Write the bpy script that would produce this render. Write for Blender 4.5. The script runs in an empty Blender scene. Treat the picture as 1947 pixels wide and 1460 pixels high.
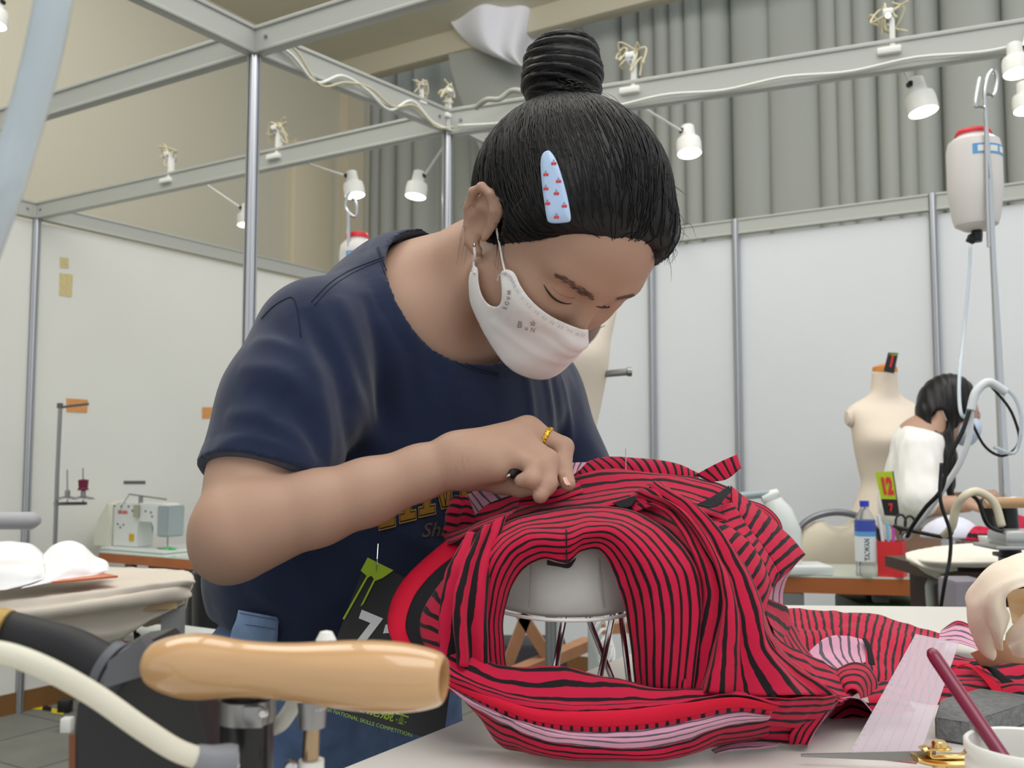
import bpy, bmesh, math, random
import numpy as np
from mathutils import Vector, Matrix, noise
from mathutils.bvhtree import BVHTree
from mathutils.geometry import delaunay_2d_cdt
R = math.radians
random.seed(7)
S = bpy.context.scene
COL = S.collection

# ---------------------------------------------------------------- camera
CAM = Vector((0, 0, 1.25)); PITCH = R(4.3); F = 1856.0
cd = bpy.data.cameras.new('camera'); cam = bpy.data.objects.new('camera', cd); COL.objects.link(cam)
cam.location = CAM; cam.rotation_euler = (R(90) + PITCH, 0, 0)
cd.sensor_width = 36; cd.lens = F / 1947 * 36; cd.clip_start = .02; cd.clip_end = 60
cd.dof.use_dof = True; cd.dof.focus_distance = .93; cd.dof.aperture_fstop = 13
S.camera = cam

# ---------------------------------------------------------------- world, hall lights, added fill lights, exposure
w = bpy.data.worlds.new('world'); S.world = w; w.use_nodes = True
w.node_tree.nodes['Background'].inputs[0].default_value = (.93, .97, 1, 1)
w.node_tree.nodes['Background'].inputs[1].default_value = .80
def area(name, loc, size, power, col=(1, .97, .93), aim=None):
    l = bpy.data.lights.new(name, 'AREA'); l.shape = 'RECTANGLE'; l.size, l.size_y = size; l.energy = power; l.color = col
    o = bpy.data.objects.new(name, l); COL.objects.link(o); o.location = loc
    if aim is not None: o.rotation_euler = (Vector(aim) - Vector(loc)).to_track_quat('-Z', 'Y').to_euler()
    return o
area('hall_light_front', (.6, -.6, 4.6), (3.2, 2.2), 66, (1, .97, .93), (.2, 1.4, 1.0))
area('hall_light_over_booth', (.3, 2.4, 4.7), (3, 2.4), 64, (1, .98, .95))
area('hall_light_over_right_booth', (2.8, 3.2, 4.7), (2.4, 2.4), 22, (.96, .98, 1))
area('hall_light_over_left_booth', (-2.6, 2.6, 4.7), (2.4, 2.4), 60, (1, .97, .9))
area('curtain_fill_light', (1.2, 4.6, 4.75), (5, 1.2), 62, (1, .98, .95), (1.6, 8, 3.2))  # added fill above the view, brightens the curtain
area('cream_wall_fill_light', (-2.4, 5.0, 4.75), (2.5, 1.2), 24, (1, .96, .88), (-4.2, 7.4, 3.4))  # another added fill out of view, lifts the cream hall wall
S.view_settings.view_transform = 'Standard'; S.view_settings.look = 'None'
S.view_settings.exposure = .06; S.view_settings.gamma = 1.0; S.view_settings.use_curve_mapping = False

# ---------------------------------------------------------------- pixel -> place helpers
cp, sp = math.cos(PITCH), math.sin(PITCH)
def ray(px, py):
    x = (px - 973.5) / F; z = -(py - 730) / F
    return Vector((x, cp - sp * z, sp + cp * z))
def at(px, py, d):
    r = ray(px, py); return CAM + r * (d / r.y)
def atz(px, py, z):
    r = ray(px, py); return CAM + r * ((z - CAM.z) / r.z)
def proj(p):
    q = Vector(p) - CAM; y = q.y * cp + q.z * sp; z = -q.y * sp + q.z * cp
    return 973.5 + F * q.x / y, 730 - F * z / y

# ---------------------------------------------------------------- materials
def lin(c):
    return tuple((v / 255 / 12.92 if v / 255 <= .04045 else ((v / 255 + .055) / 1.055) ** 2.4) for v in c)
MATS = {}
def mat(name, rgb, rough=.5, metal=0, bump=None, spec=.5, vary=None, trans=0, alpha=1, sss=0, coat=0, emit=0, ior=1.45, sheen=0, coords='Object'):
    """bump=(scale, strength, (sx,sy,sz)); vary=(scale, amount, (sx,sy,sz))"""
    if name in MATS: return MATS[name]
    m = bpy.data.materials.new(name); m.use_nodes = True; nt = m.node_tree; b = nt.nodes['Principled BSDF']
    c = lin(rgb); I = b.inputs
    I['Base Color'].default_value = (*c, 1); I['Roughness'].default_value = rough; I['Metallic'].default_value = metal
    I['Specular IOR Level'].default_value = spec; I['Transmission Weight'].default_value = trans; I['Alpha'].default_value = alpha
    I['Coat Weight'].default_value = coat; I['IOR'].default_value = ior; I['Sheen Weight'].default_value = sheen
    if sss:
        I['Subsurface Weight'].default_value = sss; I['Subsurface Radius'].default_value = (.012, .005, .003); I['Subsurface Scale'].default_value = 1
    if emit:
        I['Emission Color'].default_value = (*c, 1); I['Emission Strength'].default_value = emit
    tc = nt.nodes.new('ShaderNodeTexCoord')
    def noi(scale, sc, detail=4):
        mp = nt.nodes.new('ShaderNodeMapping'); mp.inputs['Scale'].default_value = sc
        nt.links.new(tc.outputs[coords], mp.inputs[0])
        n = nt.nodes.new('ShaderNodeTexNoise'); n.inputs['Scale'].default_value = scale; n.inputs['Detail'].default_value = detail
        nt.links.new(mp.outputs[0], n.inputs['Vector']); return n
    if bump:
        n = noi(bump[0], bump[2] if len(bump) > 2 else (1, 1, 1)); bp = nt.nodes.new('ShaderNodeBump')
        bp.inputs['Strength'].default_value = bump[1]; bp.inputs['Distance'].default_value = bump[3] if len(bump) > 3 else .002
        nt.links.new(n.outputs['Fac'], bp.inputs['Height']); nt.links.new(bp.outputs[0], I['Normal'])
    if vary:
        n = noi(vary[0], vary[2] if len(vary) > 2 else (1, 1, 1), 6); r = nt.nodes.new('ShaderNodeMapRange')
        r.inputs[1].default_value = .3; r.inputs[2].default_value = .7
        r.inputs[3].default_value = 1 - vary[1]; r.inputs[4].default_value = 1 + vary[1]
        mx = nt.nodes.new('ShaderNodeVectorMath'); mx.operation = 'SCALE'; mx.inputs[0].default_value = c
        nt.links.new(n.outputs['Fac'], r.inputs[0]); nt.links.new(r.outputs[0], mx.inputs['Scale']); nt.links.new(mx.outputs[0], I['Base Color'])
    MATS[name] = m; return m

# ---------------------------------------------------------------- mesh helpers
def catmull(P, n, closed=False):
    """resample a polyline of Vectors as a smooth curve with n points"""
    P = [np.array(p, float) for p in P]; m = len(P); out = []
    segs = m if closed else m - 1
    for i in range(n):
        t = i / n * segs if closed else i / (n - 1) * segs
        k = min(int(t), segs - 1); f = t - k
        g = (lambda j: P[j % m]) if closed else (lambda j: P[j] if 0 <= j < m else (2 * P[0] - P[1] if j < 0 else 2 * P[-1] - P[-2]))
        a, b, c, d = g(k - 1), g(k), g(k + 1), g(k + 2)
        out.append(.5 * ((2 * b) + (-a + c) * f + (2 * a - 5 * b + 4 * c - d) * f * f + (-a + 3 * b - 3 * c + d) * f ** 3))
    return out

class MB:
    """collects shapes into one bmesh; build() links it as ONE mesh object"""
    def __init__(s): s.bm = bmesh.new(); s.uv = s.bm.loops.layers.uv.new('UVMap'); s.mi = 0
    def box(s, c, size, rot=None, bev=0, seg=2):
        r = bmesh.ops.create_cube(s.bm, size=1)['verts']
        M = Matrix.Translation(c) @ (rot if rot is not None else Matrix.Identity(4)) @ Matrix.Diagonal((*size, 1))
        bmesh.ops.transform(s.bm, matrix=M, verts=r)
        fs = {f for v in r for f in v.link_faces}
        for f in fs: f.material_index = s.mi
        if bev:
            es = list({e for v in r for e in v.link_edges})
            q = bmesh.ops.bevel(s.bm, geom=es, offset=bev, segments=seg, affect='EDGES', profile=.5)
            for f in q['faces']: f.material_index = s.mi
        return s
    def beam(s, a, b, wd, ht, up=(0, 0, 1), bev=0):
        a, b = Vector(a), Vector(b); d = b - a; x = d.normalized(); y = Vector(up).cross(x).normalized(); z = x.cross(y)
        M = Matrix((x, y, z)).transposed().to_4x4()
        return s.box((a + b) / 2, (d.length, wd, ht), M, bev)
    def grid(s, rows, closed_u=False, closed_v=False, smooth=True, cap=False, uvs=(1, 1)):
        """rows: list of lists of points"""
        V = [[s.bm.verts.new(p) for p in r] for r in rows]; nr, nc = len(V), len(V[0])
        for i in range(nr if closed_v else nr - 1):
            for j in range(nc if closed_u else nc - 1):
                i2, j2 = (i + 1) % nr, (j + 1) % nc
                try: f = s.bm.faces.new((V[i][j], V[i][j2], V[i2][j2], V[i2][j]))
                except ValueError: continue
                f.smooth = smooth; f.material_index = s.mi
                for l, (a, b) in zip(f.loops, ((i, j), (i, j + 1), (i + 1, j + 1), (i + 1, j))):
                    l[s.uv].uv = (b / max(1, nc - 1) * uvs[0], a / max(1, nr - 1) * uvs[1])
        if cap:
            for r, rev in ((V[0], True), (V[-1], False)):
                try:
                    f = s.bm.faces.new(list(reversed(r)) if rev else r); f.material_index = s.mi
                except ValueError: pass
        return s
    def tube(s, pts, rad, n=10, cap=True, closed=False, flat=1.0, up=None, smoothpts=0):
        if smoothpts:
            if isinstance(rad, (list, tuple)):
                pts2 = catmull([(*p, r) for p, r in zip(pts, rad)], smoothpts, closed); pts = [p[:3] for p in pts2]; rad = [max(1e-5, p[3]) for p in pts2]
            else: pts = catmull(pts, smoothpts, closed)
        P = [Vector(p) for p in pts]; m = len(P); rows = []
        rad = rad if isinstance(rad, (list, tuple)) else [rad] * m
        nrm = None
        for i in range(m):
            if closed: t = P[(i + 1) % m] - P[i - 1]
            else: t = P[min(i + 1, m - 1)] - P[max(i - 1, 0)]
            if t.length < 1e-9: t = Vector((0, 0, 1))
            t.normalize()
            if nrm is None:
                u0 = Vector(up) if up is not None else (Vector((0, 0, 1)) if abs(t.z) < .9 else Vector((1, 0, 0)))
                nrm = (u0 - t * u0.dot(t)).normalized()
            else:
                nrm = (nrm - t * nrm.dot(t)).normalized()
            b = t.cross(nrm)
            rows.append([P[i] + nrm * (rad[i] * math.cos(a)) + b * (rad[i] * flat * math.sin(a)) for a in (2 * math.pi * k / n for k in range(n))])
        return s.grid(rows, closed_u=True, closed_v=closed, cap=cap and not closed)
    def lathe(s, prof, n=24, M=None, cap=True):
        """prof: list of (r, z)"""
        M = M or Matrix.Identity(4)
        rows = [[M @ Vector((max(r, 1e-5) * math.cos(a), max(r, 1e-5) * math.sin(a), z)) for a in (2 * math.pi * k / n for k in range(n))] for r, z in prof]
        return s.grid(rows, closed_u=True, cap=cap)
    def prism(s, poly, h, M=None):
        """extruded polygon: poly in local xy, height h in z"""
        M = M or Matrix.Identity(4)
        a = [s.bm.verts.new(M @ Vector((x, y, 0))) for x, y in poly]; b = [s.bm.verts.new(M @ Vector((x, y, h))) for x, y in poly]
        n = len(poly); fs = [s.bm.faces.new(list(reversed(a))), s.bm.faces.new(b)]
        for i in range(n): fs.append(s.bm.faces.new((a[i], a[(i + 1) % n], b[(i + 1) % n], b[i])))
        for f in fs: f.material_index = s.mi
        return s
    def mesh(s, name):
        bmesh.ops.recalc_face_normals(s.bm, faces=s.bm.faces)
        me = bpy.data.meshes.new(name); s.bm.to_mesh(me); s.bm.free(); return me
    def build(s, name, mats, parent=None, recalc=True, sharp=35):
        if recalc: bmesh.ops.recalc_face_normals(s.bm, faces=s.bm.faces)
        me = bpy.data.meshes.new(name); s.bm.to_mesh(me); s.bm.free()
        return link(name, me, mats, parent, sharp)

def world_of(o):
    M = Matrix.Translation(o.location) @ o.rotation_euler.to_matrix().to_4x4()
    return world_of(o.parent) @ M if o.parent else M
def link(name, me, mats, parent=None, sharp=35, shade=True):
    for m in (mats if isinstance(mats, (list, tuple)) else [mats]): me.materials.append(m)
    o = bpy.data.objects.new(name, me); COL.objects.link(o)
    if shade:
        me.polygons.foreach_set('use_smooth', [True] * len(me.polygons))
        if sharp: me.set_sharp_from_angle(angle=R(sharp))
    if parent is not None:
        me.transform(world_of(parent).inverted()); o.parent = parent
    return o
def tag(o, label, cat, group=None):
    o['label'] = label; o['category'] = cat
    if group: o['group'] = group
    return o
def thing(name, label, cat, loc=(0, 0, 0), rz=0, group=None):
    o = bpy.data.objects.new(name, None); COL.objects.link(o); o.empty_display_size = .05
    o.location = loc; o.rotation_euler = (0, 0, rz); return tag(o, label, cat, group)
def struct(o): o['kind'] = 'structure'; return o
def copy_tree(o, parent=None):
    c = o.copy(); COL.objects.link(c); c.parent = parent
    for ch in list(o.children): copy_tree(ch, c)
    return c
def frame(origin, x, y):
    x = Vector(x).normalized(); z = x.cross(Vector(y)).normalized(); y = z.cross(x)
    M = Matrix((x, y, z)).transposed().to_4x4(); M.translation = origin; return M
def text_me(s, size, font=None, extrude=0, bold=0, shear=0, align='CENTER'):
    c = bpy.data.curves.new('lettering', 'FONT'); c.body = s; c.size = size; c.extrude = extrude; c.offset = bold; c.shear = shear
    c.align_x = align; c.align_y = 'CENTER'; c.resolution_u = 3
    o = bpy.data.objects.new('lettering', c); COL.objects.link(o)
    me = bpy.data.meshes.new_from_object(o.evaluated_get(bpy.context.evaluated_depsgraph_get()))
    bpy.data.objects.remove(o); bpy.data.curves.remove(c); me.materials.clear(); return me
def bvh_of(o):
    me = o.data; M = world_of(o)
    return BVHTree.FromPolygons([M @ v.co for v in me.vertices], [list(p.vertices) for p in me.polygons])
def decal(me, M, bvh, d, off=.0006, cut=.004):
    """drape a flat mesh (local xy, placed by M) onto a surface along direction d"""
    bm = bmesh.new(); bm.from_mesh(me)
    for _ in range(4):
        es = [e for e in bm.edges if e.calc_length() > cut]
        if not es: break
        bmesh.ops.subdivide_edges(bm, edges=es, cuts=1, use_grid_fill=False)
        bmesh.ops.triangulate(bm, faces=bm.faces)
    d = Vector(d).normalized(); last = None
    for v in bm.verts:
        p = M @ v.co; h = bvh.ray_cast(p - d * .3, d)
        if h[0] is not None: v.co = h[0] - d * off; last = v.co.copy()
        else:
            v.co = p
    bm.to_mesh(me); bm.free(); return me

# ---------------------------------------------------------------- palette
M_white = mat('white_panel', (222, 222, 216), .45, vary=(1.5, .02))
M_whiteR = mat('white_panel_cool', (222, 225, 228), .45, vary=(1.5, .02))
M_cream = mat('cream_plaster', (200, 196, 180), .8, bump=(40, .1))
M_ceil = mat('ceiling_paint', (215, 210, 190), .85)
M_alu = mat('brushed_aluminium', (190, 192, 196), .32, .85, bump=(60, .05, (1, 1, .02)))
M_rail = mat('painted_rail', (176, 178, 172), .45, .1)
M_whitep = mat('white_plastic', (232, 232, 226), .35)
M_black = mat('black_plastic', (22, 22, 24), .4)
M_blackm = mat('black_rubber', (30, 30, 33), .6)
M_chrome = mat('chrome', (205, 205, 208), .12, 1)
M_steel = mat('dull_steel', (150, 150, 150), .35, .9)
M_brass = mat('brass', (228, 196, 130), .22, 1)
M_gold = mat('gold', (230, 180, 60), .15, 1)
M_tape = mat('yellowed_tape', (205, 190, 140), .5, vary=(60, .1))
M_cork = mat('tan_tape', (212, 150, 92), .6, vary=(80, .12))
M_floor = None
# ================================================================= THE SHELL
U = Vector((.5225, .8526, 0)); V = Vector((-.8526, .5225, 0))       # along the left booth wall, along the right booth wall
ZR = 2.545                                                         # top of the booth rails
P0 = Vector((-2.435, 4.91, 0)); Q0 = Vector((.924, 5.457, 0))
CORN = P0 + U * 2.22
PB = Vector((-.24, 3.565, 0)); PF = Vector((-.779, 2.87, 0))
def rotU(): return Matrix.Rotation(math.atan2(U.y, U.x), 4, 'Z')
def rotV(): return Matrix.Rotation(math.atan2(-V.y, -V.x), 4, 'Z')

# floor: grey carpet tiles
nt = None
M_floor = mat('grey_carpet_tile', (112, 113, 106), .9, bump=(300, .3), vary=(5, .12, (1, 1, 1)))
b = MB(); b.box((0, 3.5, -.02), (16, 17, .04), rotU()); struct(b.build('floor', M_floor))
b = MB()
for k in range(-2, 12):
    b.beam(P0 + U * (k * .5 - 2) - V * 3 + Vector((0, 0, .0005)), P0 + U * (k * .5 - 2) + V * 1 + Vector((0, 0, .0005)), .006, .002)
    b.beam(P0 - V * (k * .5 - .6) - U * 2.5 + Vector((0, 0, .0005)), P0 - V * (k * .5 - .6) + U * 2.2 + Vector((0, 0, .0005)), .006, .002)
struct(b.build('trim_1', mat('carpet_seam', (84, 84, 80), .9)))

# booth walls: flat white panels between aluminium posts
def panel(a, c, m, name, z0=.0, z1=ZR - .1):
    b = MB(); b.beam(a + Vector((0, 0, (z0 + z1) / 2)), c + Vector((0, 0, (z0 + z1) / 2)), .012, z1 - z0); return struct(b.build(name, m))
panel(P0 - U * 2.2, CORN, M_white, 'wall_left')
panel(CORN, Q0 - V * 3.2, M_whiteR, 'wall_right')
b = MB(); b.beam(P0 - U * 2.2 - V * .01 + Vector((0, 0, .05)), CORN - V * .01 + Vector((0, 0, .05)), .012, .1)
struct(b.build('baseboard_left', mat('brown_skirting', (120, 84, 44), .6, vary=(6, .1))))
b = MB(); b.beam(CORN - U * .01 + Vector((0, 0, .05)), Q0 - V * 3.2 - U * .01 + Vector((0, 0, .05)), .012, .1)
struct(b.build('baseboard_right', MATS['brown_skirting']))

def post(p, z1=ZR + .0, r=.021, label='', grp=None, rz=0):
    b = MB()
    prof = []
    for k in range(8):                                             # octagonal extrusion with a slot in every face
        a0 = math.pi / 4 * k + math.pi / 8 - math.pi / 4; a1 = a0 + math.pi / 4
        A = Vector((math.cos(a0), math.sin(a0), 0)) * r; B = Vector((math.cos(a1), math.sin(a1), 0)) * r
        n = ((A + B) / 2).normalized()
        for f, dp in ((0.08, 0), (.36, 0), (.38, .008), (.62, .008), (.64, 0), (.92, 0)):
            q = A.lerp(B, f) - n * dp; prof.append((q.x, q.y))
    b.prism(prof, z1, Matrix.Translation((p.x, p.y, 0)) @ Matrix.Rotation(rz, 4, 'Z'))
    o = b.build('booth_post', M_alu); tag(o, label, 'post', grp); return o
AU = math.atan2(U.y, U.x)
post(P0 - V * .015, label='aluminium booth post at the left wall beside the tan tape marks', rz=AU)
post(PF, r=.0215, label='slotted aluminium post rising between the girl and the left wall', rz=AU)
post(PB, label='aluminium post behind the girl\'s neck under the cable bundles', rz=AU)
for s_, lb in ((-.135, 'aluminium post on the right wall just past the mask'), (.362, 'aluminium post on the right wall behind the striped collar tie'), (1.36, 'aluminium post on the right wall above the seated person\'s hair')):
    post(Q0 - V * s_ - U * .03, label=lb, rz=AU)

def rail(a, c, name='booth_rail', label='', h=.085, t=.036, z=ZR):
    a = Vector((a.x, a.y, z - h / 2)); c = Vector((c.x, c.y, z - h / 2)); d = (c - a).normalized(); n = Vector((-d.y, d.x, 0))
    b = MB()
    b.beam(a, c, t * .7, h * .78); b.beam(a + Vector((0, 0, h * .43)), c + Vector((0, 0, h * .43)), t, h * .14, bev=.002); b.beam(a - Vector((0, 0, h * .43)), c - Vector((0, 0, h * .43)), t, h * .14, bev=.002)
    o = b.build(name, M_rail); tag(o, label, 'rail')
    L = (c - a).length
    for q in (a + d * .06, c - d * .06):
        s_ = MB(); s_.tube([q - n * (t * .36), q - n * (t * .36 + .004)], .006, 8); s_.build('screw', M_steel, o)
    return o
rail(P0 - U * 2.2 - V * .012, P0 - V * .012, label='grey top rail of the left wall, short run left of the corner post')
rail(P0 - V * .012, CORN - V * .012, label='grey top rail of the left wall running behind the girl\'s shoulder')
rail(CORN - U * .02, Q0 - V * 3.2 - U * .02, label='grey top rail along the right wall below the curtains')
rail(P0, PB, label='grey overhead beam with two clamp lamps, ending behind the girl\'s bun')
rail(PF, PB, label='shiny overhead beam with loose cables sloping down to the bun')
rail(PF, PF + V * 3.0, label='grey overhead beam crossing the top left to the tall post')
rail(PF, PF - U * 1.6, label='overhead beam from the tall post towards the camera at top left')
rail(PF, PF - V * 1.9, label='overhead beam from the tall post out over the girl')
rail(PB, Q0 - V * 0 - U * .03, label='thin overhead beam from the bun to the right wall', h=.06, t=.02)
RC0 = PB; RC1 = Vector((1.77, 2.70, 0))
rail(PB, RC1 + (RC1 - PB) * .1, label='long pale overhead beam crossing in front of the curtains', h=.1)

# hall: cream wall, ceiling slab, curtain
C0 = Vector((-1.69, 9.18, 0)); ZC = 5.0
b = MB(); b.beam(C0 - U * 12 + Vector((0, 0, ZC / 2)), C0 + U * .5 + Vector((0, 0, ZC / 2)), .1, ZC); struct(b.build('wall_hall', M_cream))
b = MB(); b.box(C0 + U * .12 - V * .09 + Vector((0, 0, ZC / 2)), (.24, .1, ZC), rotU())
b.box(C0 - U * .42 - V * .08 + Vector((0, 0, 2.05)), (.5, .08, 4.1), rotU(), bev=.01)
struct(b.build('wall_pier', mat('cream_pier', (206, 196, 172), .8)))
b = MB()
ca, cb = C0 + V * .3, C0 - V * 9
b.prism([(p.x, p.y) for p in (ca, cb, cb - U * 4.4, ca - U * 12)], .1, Matrix.Translation((0, 0, ZC)))
struct(b.build('ceiling', M_ceil))
b = MB(); b.beam(ca + Vector((0, 0, ZC - .09)) - U * .04, cb + Vector((0, 0, ZC - .09)) - U * .04, .14, .22, bev=.01)
struct(b.build('trim_2', mat('cream_soffit', (205, 198, 178), .8)))
# curtain with deep pleats
rng = np.random.RandomState(3)
def curtain(a, c, z0, z1, name, label, m, amp=.11, pitch=.20, slant=.35, rows=9):
    L = (c - a).length; d = (c - a) / L; n = Vector((-d.y, d.x, 0)); N = int(L / .018)
    xs = np.linspace(0, L, N); ph = np.cumsum(1 + .55 * np.sin(xs * 3.9 + 1) + .5 * np.sin(xs * 9.1 + 2 * np.sin(xs * 1.3)) * np.sin(xs * .83 + .4))
    ph = ph / ph[-1] * L / pitch * 2 * math.pi
    b = MB(); rws = []
    for k in range(rows):
        t = k / (rows - 1); z = z0 + (z1 - z0) * t
        row = []
        for x, f in zip(xs, ph):
            prof = math.sin(f) ; prof = math.copysign(abs(prof) ** .75, prof)
            o_ = amp * prof * (.85 + .6 * math.sin(x * 3.1 + 1.7 * t) * math.sin(x * 1.1)) + .05 * math.sin(x * 1.3 + t * .8)
            sh = .1 * math.sin(f + 1.4) * .5 + slant * .06 * math.sin(x * 2.2) * (1 - t)
            p = a + d * (x + sh) + n * o_; row.append((p.x, p.y, z))
        rws.append(row)
    b.grid(rws); o = b.build(name, m, sharp=0); tag(o, label, 'curtain'); return o
M_curt = mat('grey_curtain', (164, 167, 161), .85, bump=(200, .15), vary=(2.5, .06, (1, 1, .1)))
cu0 = C0 + U * .5 + V * .1; cu1 = cu0 - V * 8
curtain(cu0, cu1, .3, 7.2, 'curtain', 'tall grey pleated curtain hanging behind the right booth wall', M_curt)
# pale drape bulging out where the curtain is gathered back, and the lit cloth above it
g = []
for k, (pl, pr) in enumerate((((845, 20), (1060, -40)), ((868, 58), (1040, 40)), ((905, 92), (1020, 100)), ((975, 122), (1005, 128)))):
    g.append([at(pl[0] + (pr[0] - pl[0]) * t, pl[1] + (pr[1] - pl[1]) * t, 8.15 - .3 * math.sin(t * 3.1) + .05 * math.sin(t * 14 + k)) for t in np.linspace(0, 1, 24)])
b = MB(); b.grid([catmull([r[j] for r in g], 12) for j in range(24)])
tag(b.build('fabric_swag', mat('bright_cloth', (240, 240, 250), .8), sharp=0), 'bright white cloth swag hanging high beside the hair bun', 'cloth')
g = []
for k, (pl, pr) in enumerate((((850, 40), (990, 60)), ((855, 120), (1000, 130)), ((880, 200), (1010, 215)), ((930, 330), (1030, 330)))):
    g.append([at(pl[0] + (pr[0] - pl[0]) * t, pl[1] + (pr[1] - pl[1]) * t, 8.38 - .1 * math.sin(t * 3.1)) for t in np.linspace(0, 1, 12)])
b = MB(); b.grid([catmull([r[j] for r in g], 12) for j in range(12)])
tag(b.build('fabric_drape', M_curt, sharp=0), 'smooth grey drape slanting down behind the bun under the bright swag', 'cloth')

# marks on the left wall: point on the wall plane seen at a pixel
def on_wall(px, py, off=.012, o=P0, n=V):
    r = ray(px, py); k = (o - n * (.006 + off) - CAM).dot(n) / r.dot(n); return CAM + r * k
def wall_patch(name, quad, m, label, cat, off=.0, n=V, o=P0, parts=None):
    P = [on_wall(x, y, off, o, n) for x, y in quad]; b = MB(); Q = [p - n * .003 for p in P]
    b.grid([[P[0], P[1]], [P[3], P[2]]], smooth=False); b.grid([[Q[0], Q[1]], [Q[3], Q[2]]], smooth=False)
    for i in range(4): b.grid([[P[i], P[(i + 1) % 4]], [Q[i], Q[(i + 1) % 4]]], smooth=False)
    return tag(b.build(name, m), label, cat)
wall_patch('tape_mark', [(114, 489), (130, 490), (130, 510), (114, 509)], M_tape, 'small faded tape square high on the left wall', 'tape')
wall_patch('sticky_note', [(113, 519), (138, 522), (136, 565), (112, 561)], M_tape, 'pale yellow note stuck to the left wall below a smaller square', 'note')
wall_patch('cardboard_patch', [(126, 757), (167, 760), (165, 785), (126, 783)], M_cork, 'tan cardboard patch on the left wall behind the thread stand tip', 'cardboard')
wall_patch('cardboard_patch', [(384, 774), (412, 774), (412, 795), (384, 796)], M_cork, 'orange tan cardboard patch on the left wall next to the navy sleeve', 'cardboard')
wall_patch('wall_plate', [(235, 914), (276, 914), (276, 920), (235, 920)], mat('dark_grey_plate', (95, 96, 92), .5), 'small dark grey plate on the left wall above the sewing machine', 'plate')

# ================================================================= CLAMP LAMPS
M_bulb = mat('lit_bulb', (255, 252, 245), .5, emit=9)
M_shade = mat('lamp_white', (236, 236, 230), .4)
def lamp(px, py, d, rpx, tilt, label, arm_to=None, energy=9, roll=0):
    """spot lamp head whose lit mouth is centred at the pixel; tilt = lean of the axis (x, y)"""
    c = at(px, py, d); r = rpx * d / F
    t = thing('clamp_lamp', label, 'lamp', c, 0, 'white clamp lamps under the booth beams')
    ax = Vector((tilt[0], tilt[1], 1)).normalized(); M = frame(c, ax.orthogonal(), ax.cross(ax.orthogonal())); 
    h = r * 1.25
    MB().lathe([(r * .93, .0), (r, 0), (r, h * .7), (r * .93, h), (r * .55, h * 1.05), (r * .5, h * 1.04), (r * .9, h * .9), (r * .93, 0)], 28, M, cap=False).build('lamp_shade', M_shade, t)
    MB().lathe([(.001, h * 1.04), (r * .56, h * 1.04), (r * .6, h * 1.1), (r * .52, h * 1.95), (r * .42, h * 2.0), (.001, h * 2.0)], 20, M).build('socket', M_shade, t)
    MB().lathe([(.001, -h * .14), (r * .4, -h * .11), (r * .8, -h * .03), (r * .95, h * .05), (r * .9, h * .2), (.001, h * .2)], 24, M).build('bulb', M_bulb, t)
    k = M @ Vector((0, 0, h * 1.6)); j = k + Vector((-.9 if roll < 0 else .9, -.3, 0)) * r * .6
    jb = MB(); jb.tube([k, j], r * .12, 8); jb.lathe([(.001, -r * .18), (r * .2, -r * .18), (r * .2, r * .18), (.001, r * .18)], 12, frame(j, (1, 0, 0), (0, 0, 1)))
    jb.build('swivel_joint', M_black, t)
    if arm_to is not None: MB().tube([j, arm_to], .0045, 8).build('lamp_arm', M_whitep, t)
    l = bpy.data.lights.new('lamp_light', 'SPOT'); l.energy = energy; l.spot_size = R(120); l.spot_blend = .6; l.shadow_soft_size = r * .8; l.color = (.97, .98, 1)
    lo = bpy.data.objects.new('lamp_light', l); COL.objects.link(lo); lo.parent = t
    lo.location = -ax * .01; lo.rotation_euler = (-ax).to_track_quat('-Z', 'Y').to_euler()
    return t
def clampt(p, label, d_=(1, 0, 0), cables=True, s=1.0):
    t = thing('beam_clamp', label, 'clamp', p, 0, 'white clamps and cable knots on the beams')
    b = MB(); X = Vector(d_).normalized(); Mx = frame(p, X, Vector((0, 0, 1)).cross(X))
    def L(x, y, z): return Mx @ Vector((x * s, y * s, z * s))
    rm = Mx.copy(); rm.translation = (0, 0, 0)
    b.box(L(0, 0, -.05), (.07 * s, .06 * s, .022 * s), rm, .004); b.box(L(.01, 0, .02), (.016 * s, .03 * s, .12 * s), rm, .003); b.box(L(.0, 0, .075), (.03 * s, .05 * s, .02 * s), rm, .004)
    b.build('clamp_body', M_whitep, t)
    MB().tube([L(-.0, -.035, .055), L(-.0, .035, .055)], .009 * s, 10).build('wing_screw', M_chrome, t)
    if cables:
        c = MB(); rr = random.Random(int(p.x * 1000))
        for k in range(3):
            q = [L(rr.uniform(-.06, .06), rr.uniform(-.03, .03), rr.uniform(.0, .13)) for _ in range(6)]
            c.tube(q, .0035 * s, 6, smoothpts=26)
        c.build('cable_tie_loop', mat('beige_cable', (200, 192, 160), .5), t)
    return t
dB = (PB - P0).normalized(); dC = (RC1 - PB).normalized()
def on_beam(px, A, B, zz=ZR + .012):
    # point of the beam A-B seen at column px
    best = min((abs(proj((A + (B - A) * t) + Vector((0, 0, zz)))[0] - px), t) for t in np.linspace(0, 1.3, 1300)); p = A + (B - A) * best[1]; return Vector((p.x, p.y, zz))
c1 = on_beam(322, P0, PB); c2 = on_beam(527, P0, PB); c3 = on_beam(1200, PB, RC1); c4 = on_beam(1690, PB, RC1); c5 = on_beam(800, PF, PB); c6 = on_beam(850, PF, PB)
clampt(c1, 'white beam clamp with tape, above the left wall', dB); clampt(c2, 'white beam clamp with beige cable loop, just past the tall post', dB)
clampt(c3, 'white beam clamp on the long pale beam right of the bun', dC); clampt(c4, 'white beam clamp on the long pale beam at the upper right', dC)
clampt(c5, 'small clamp on the shiny beam among the loose cables', (PB - PF), s=.55); clampt(c6, 'cable knot where the beams meet left of the bun', (PB - PF), s=.8)
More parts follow.
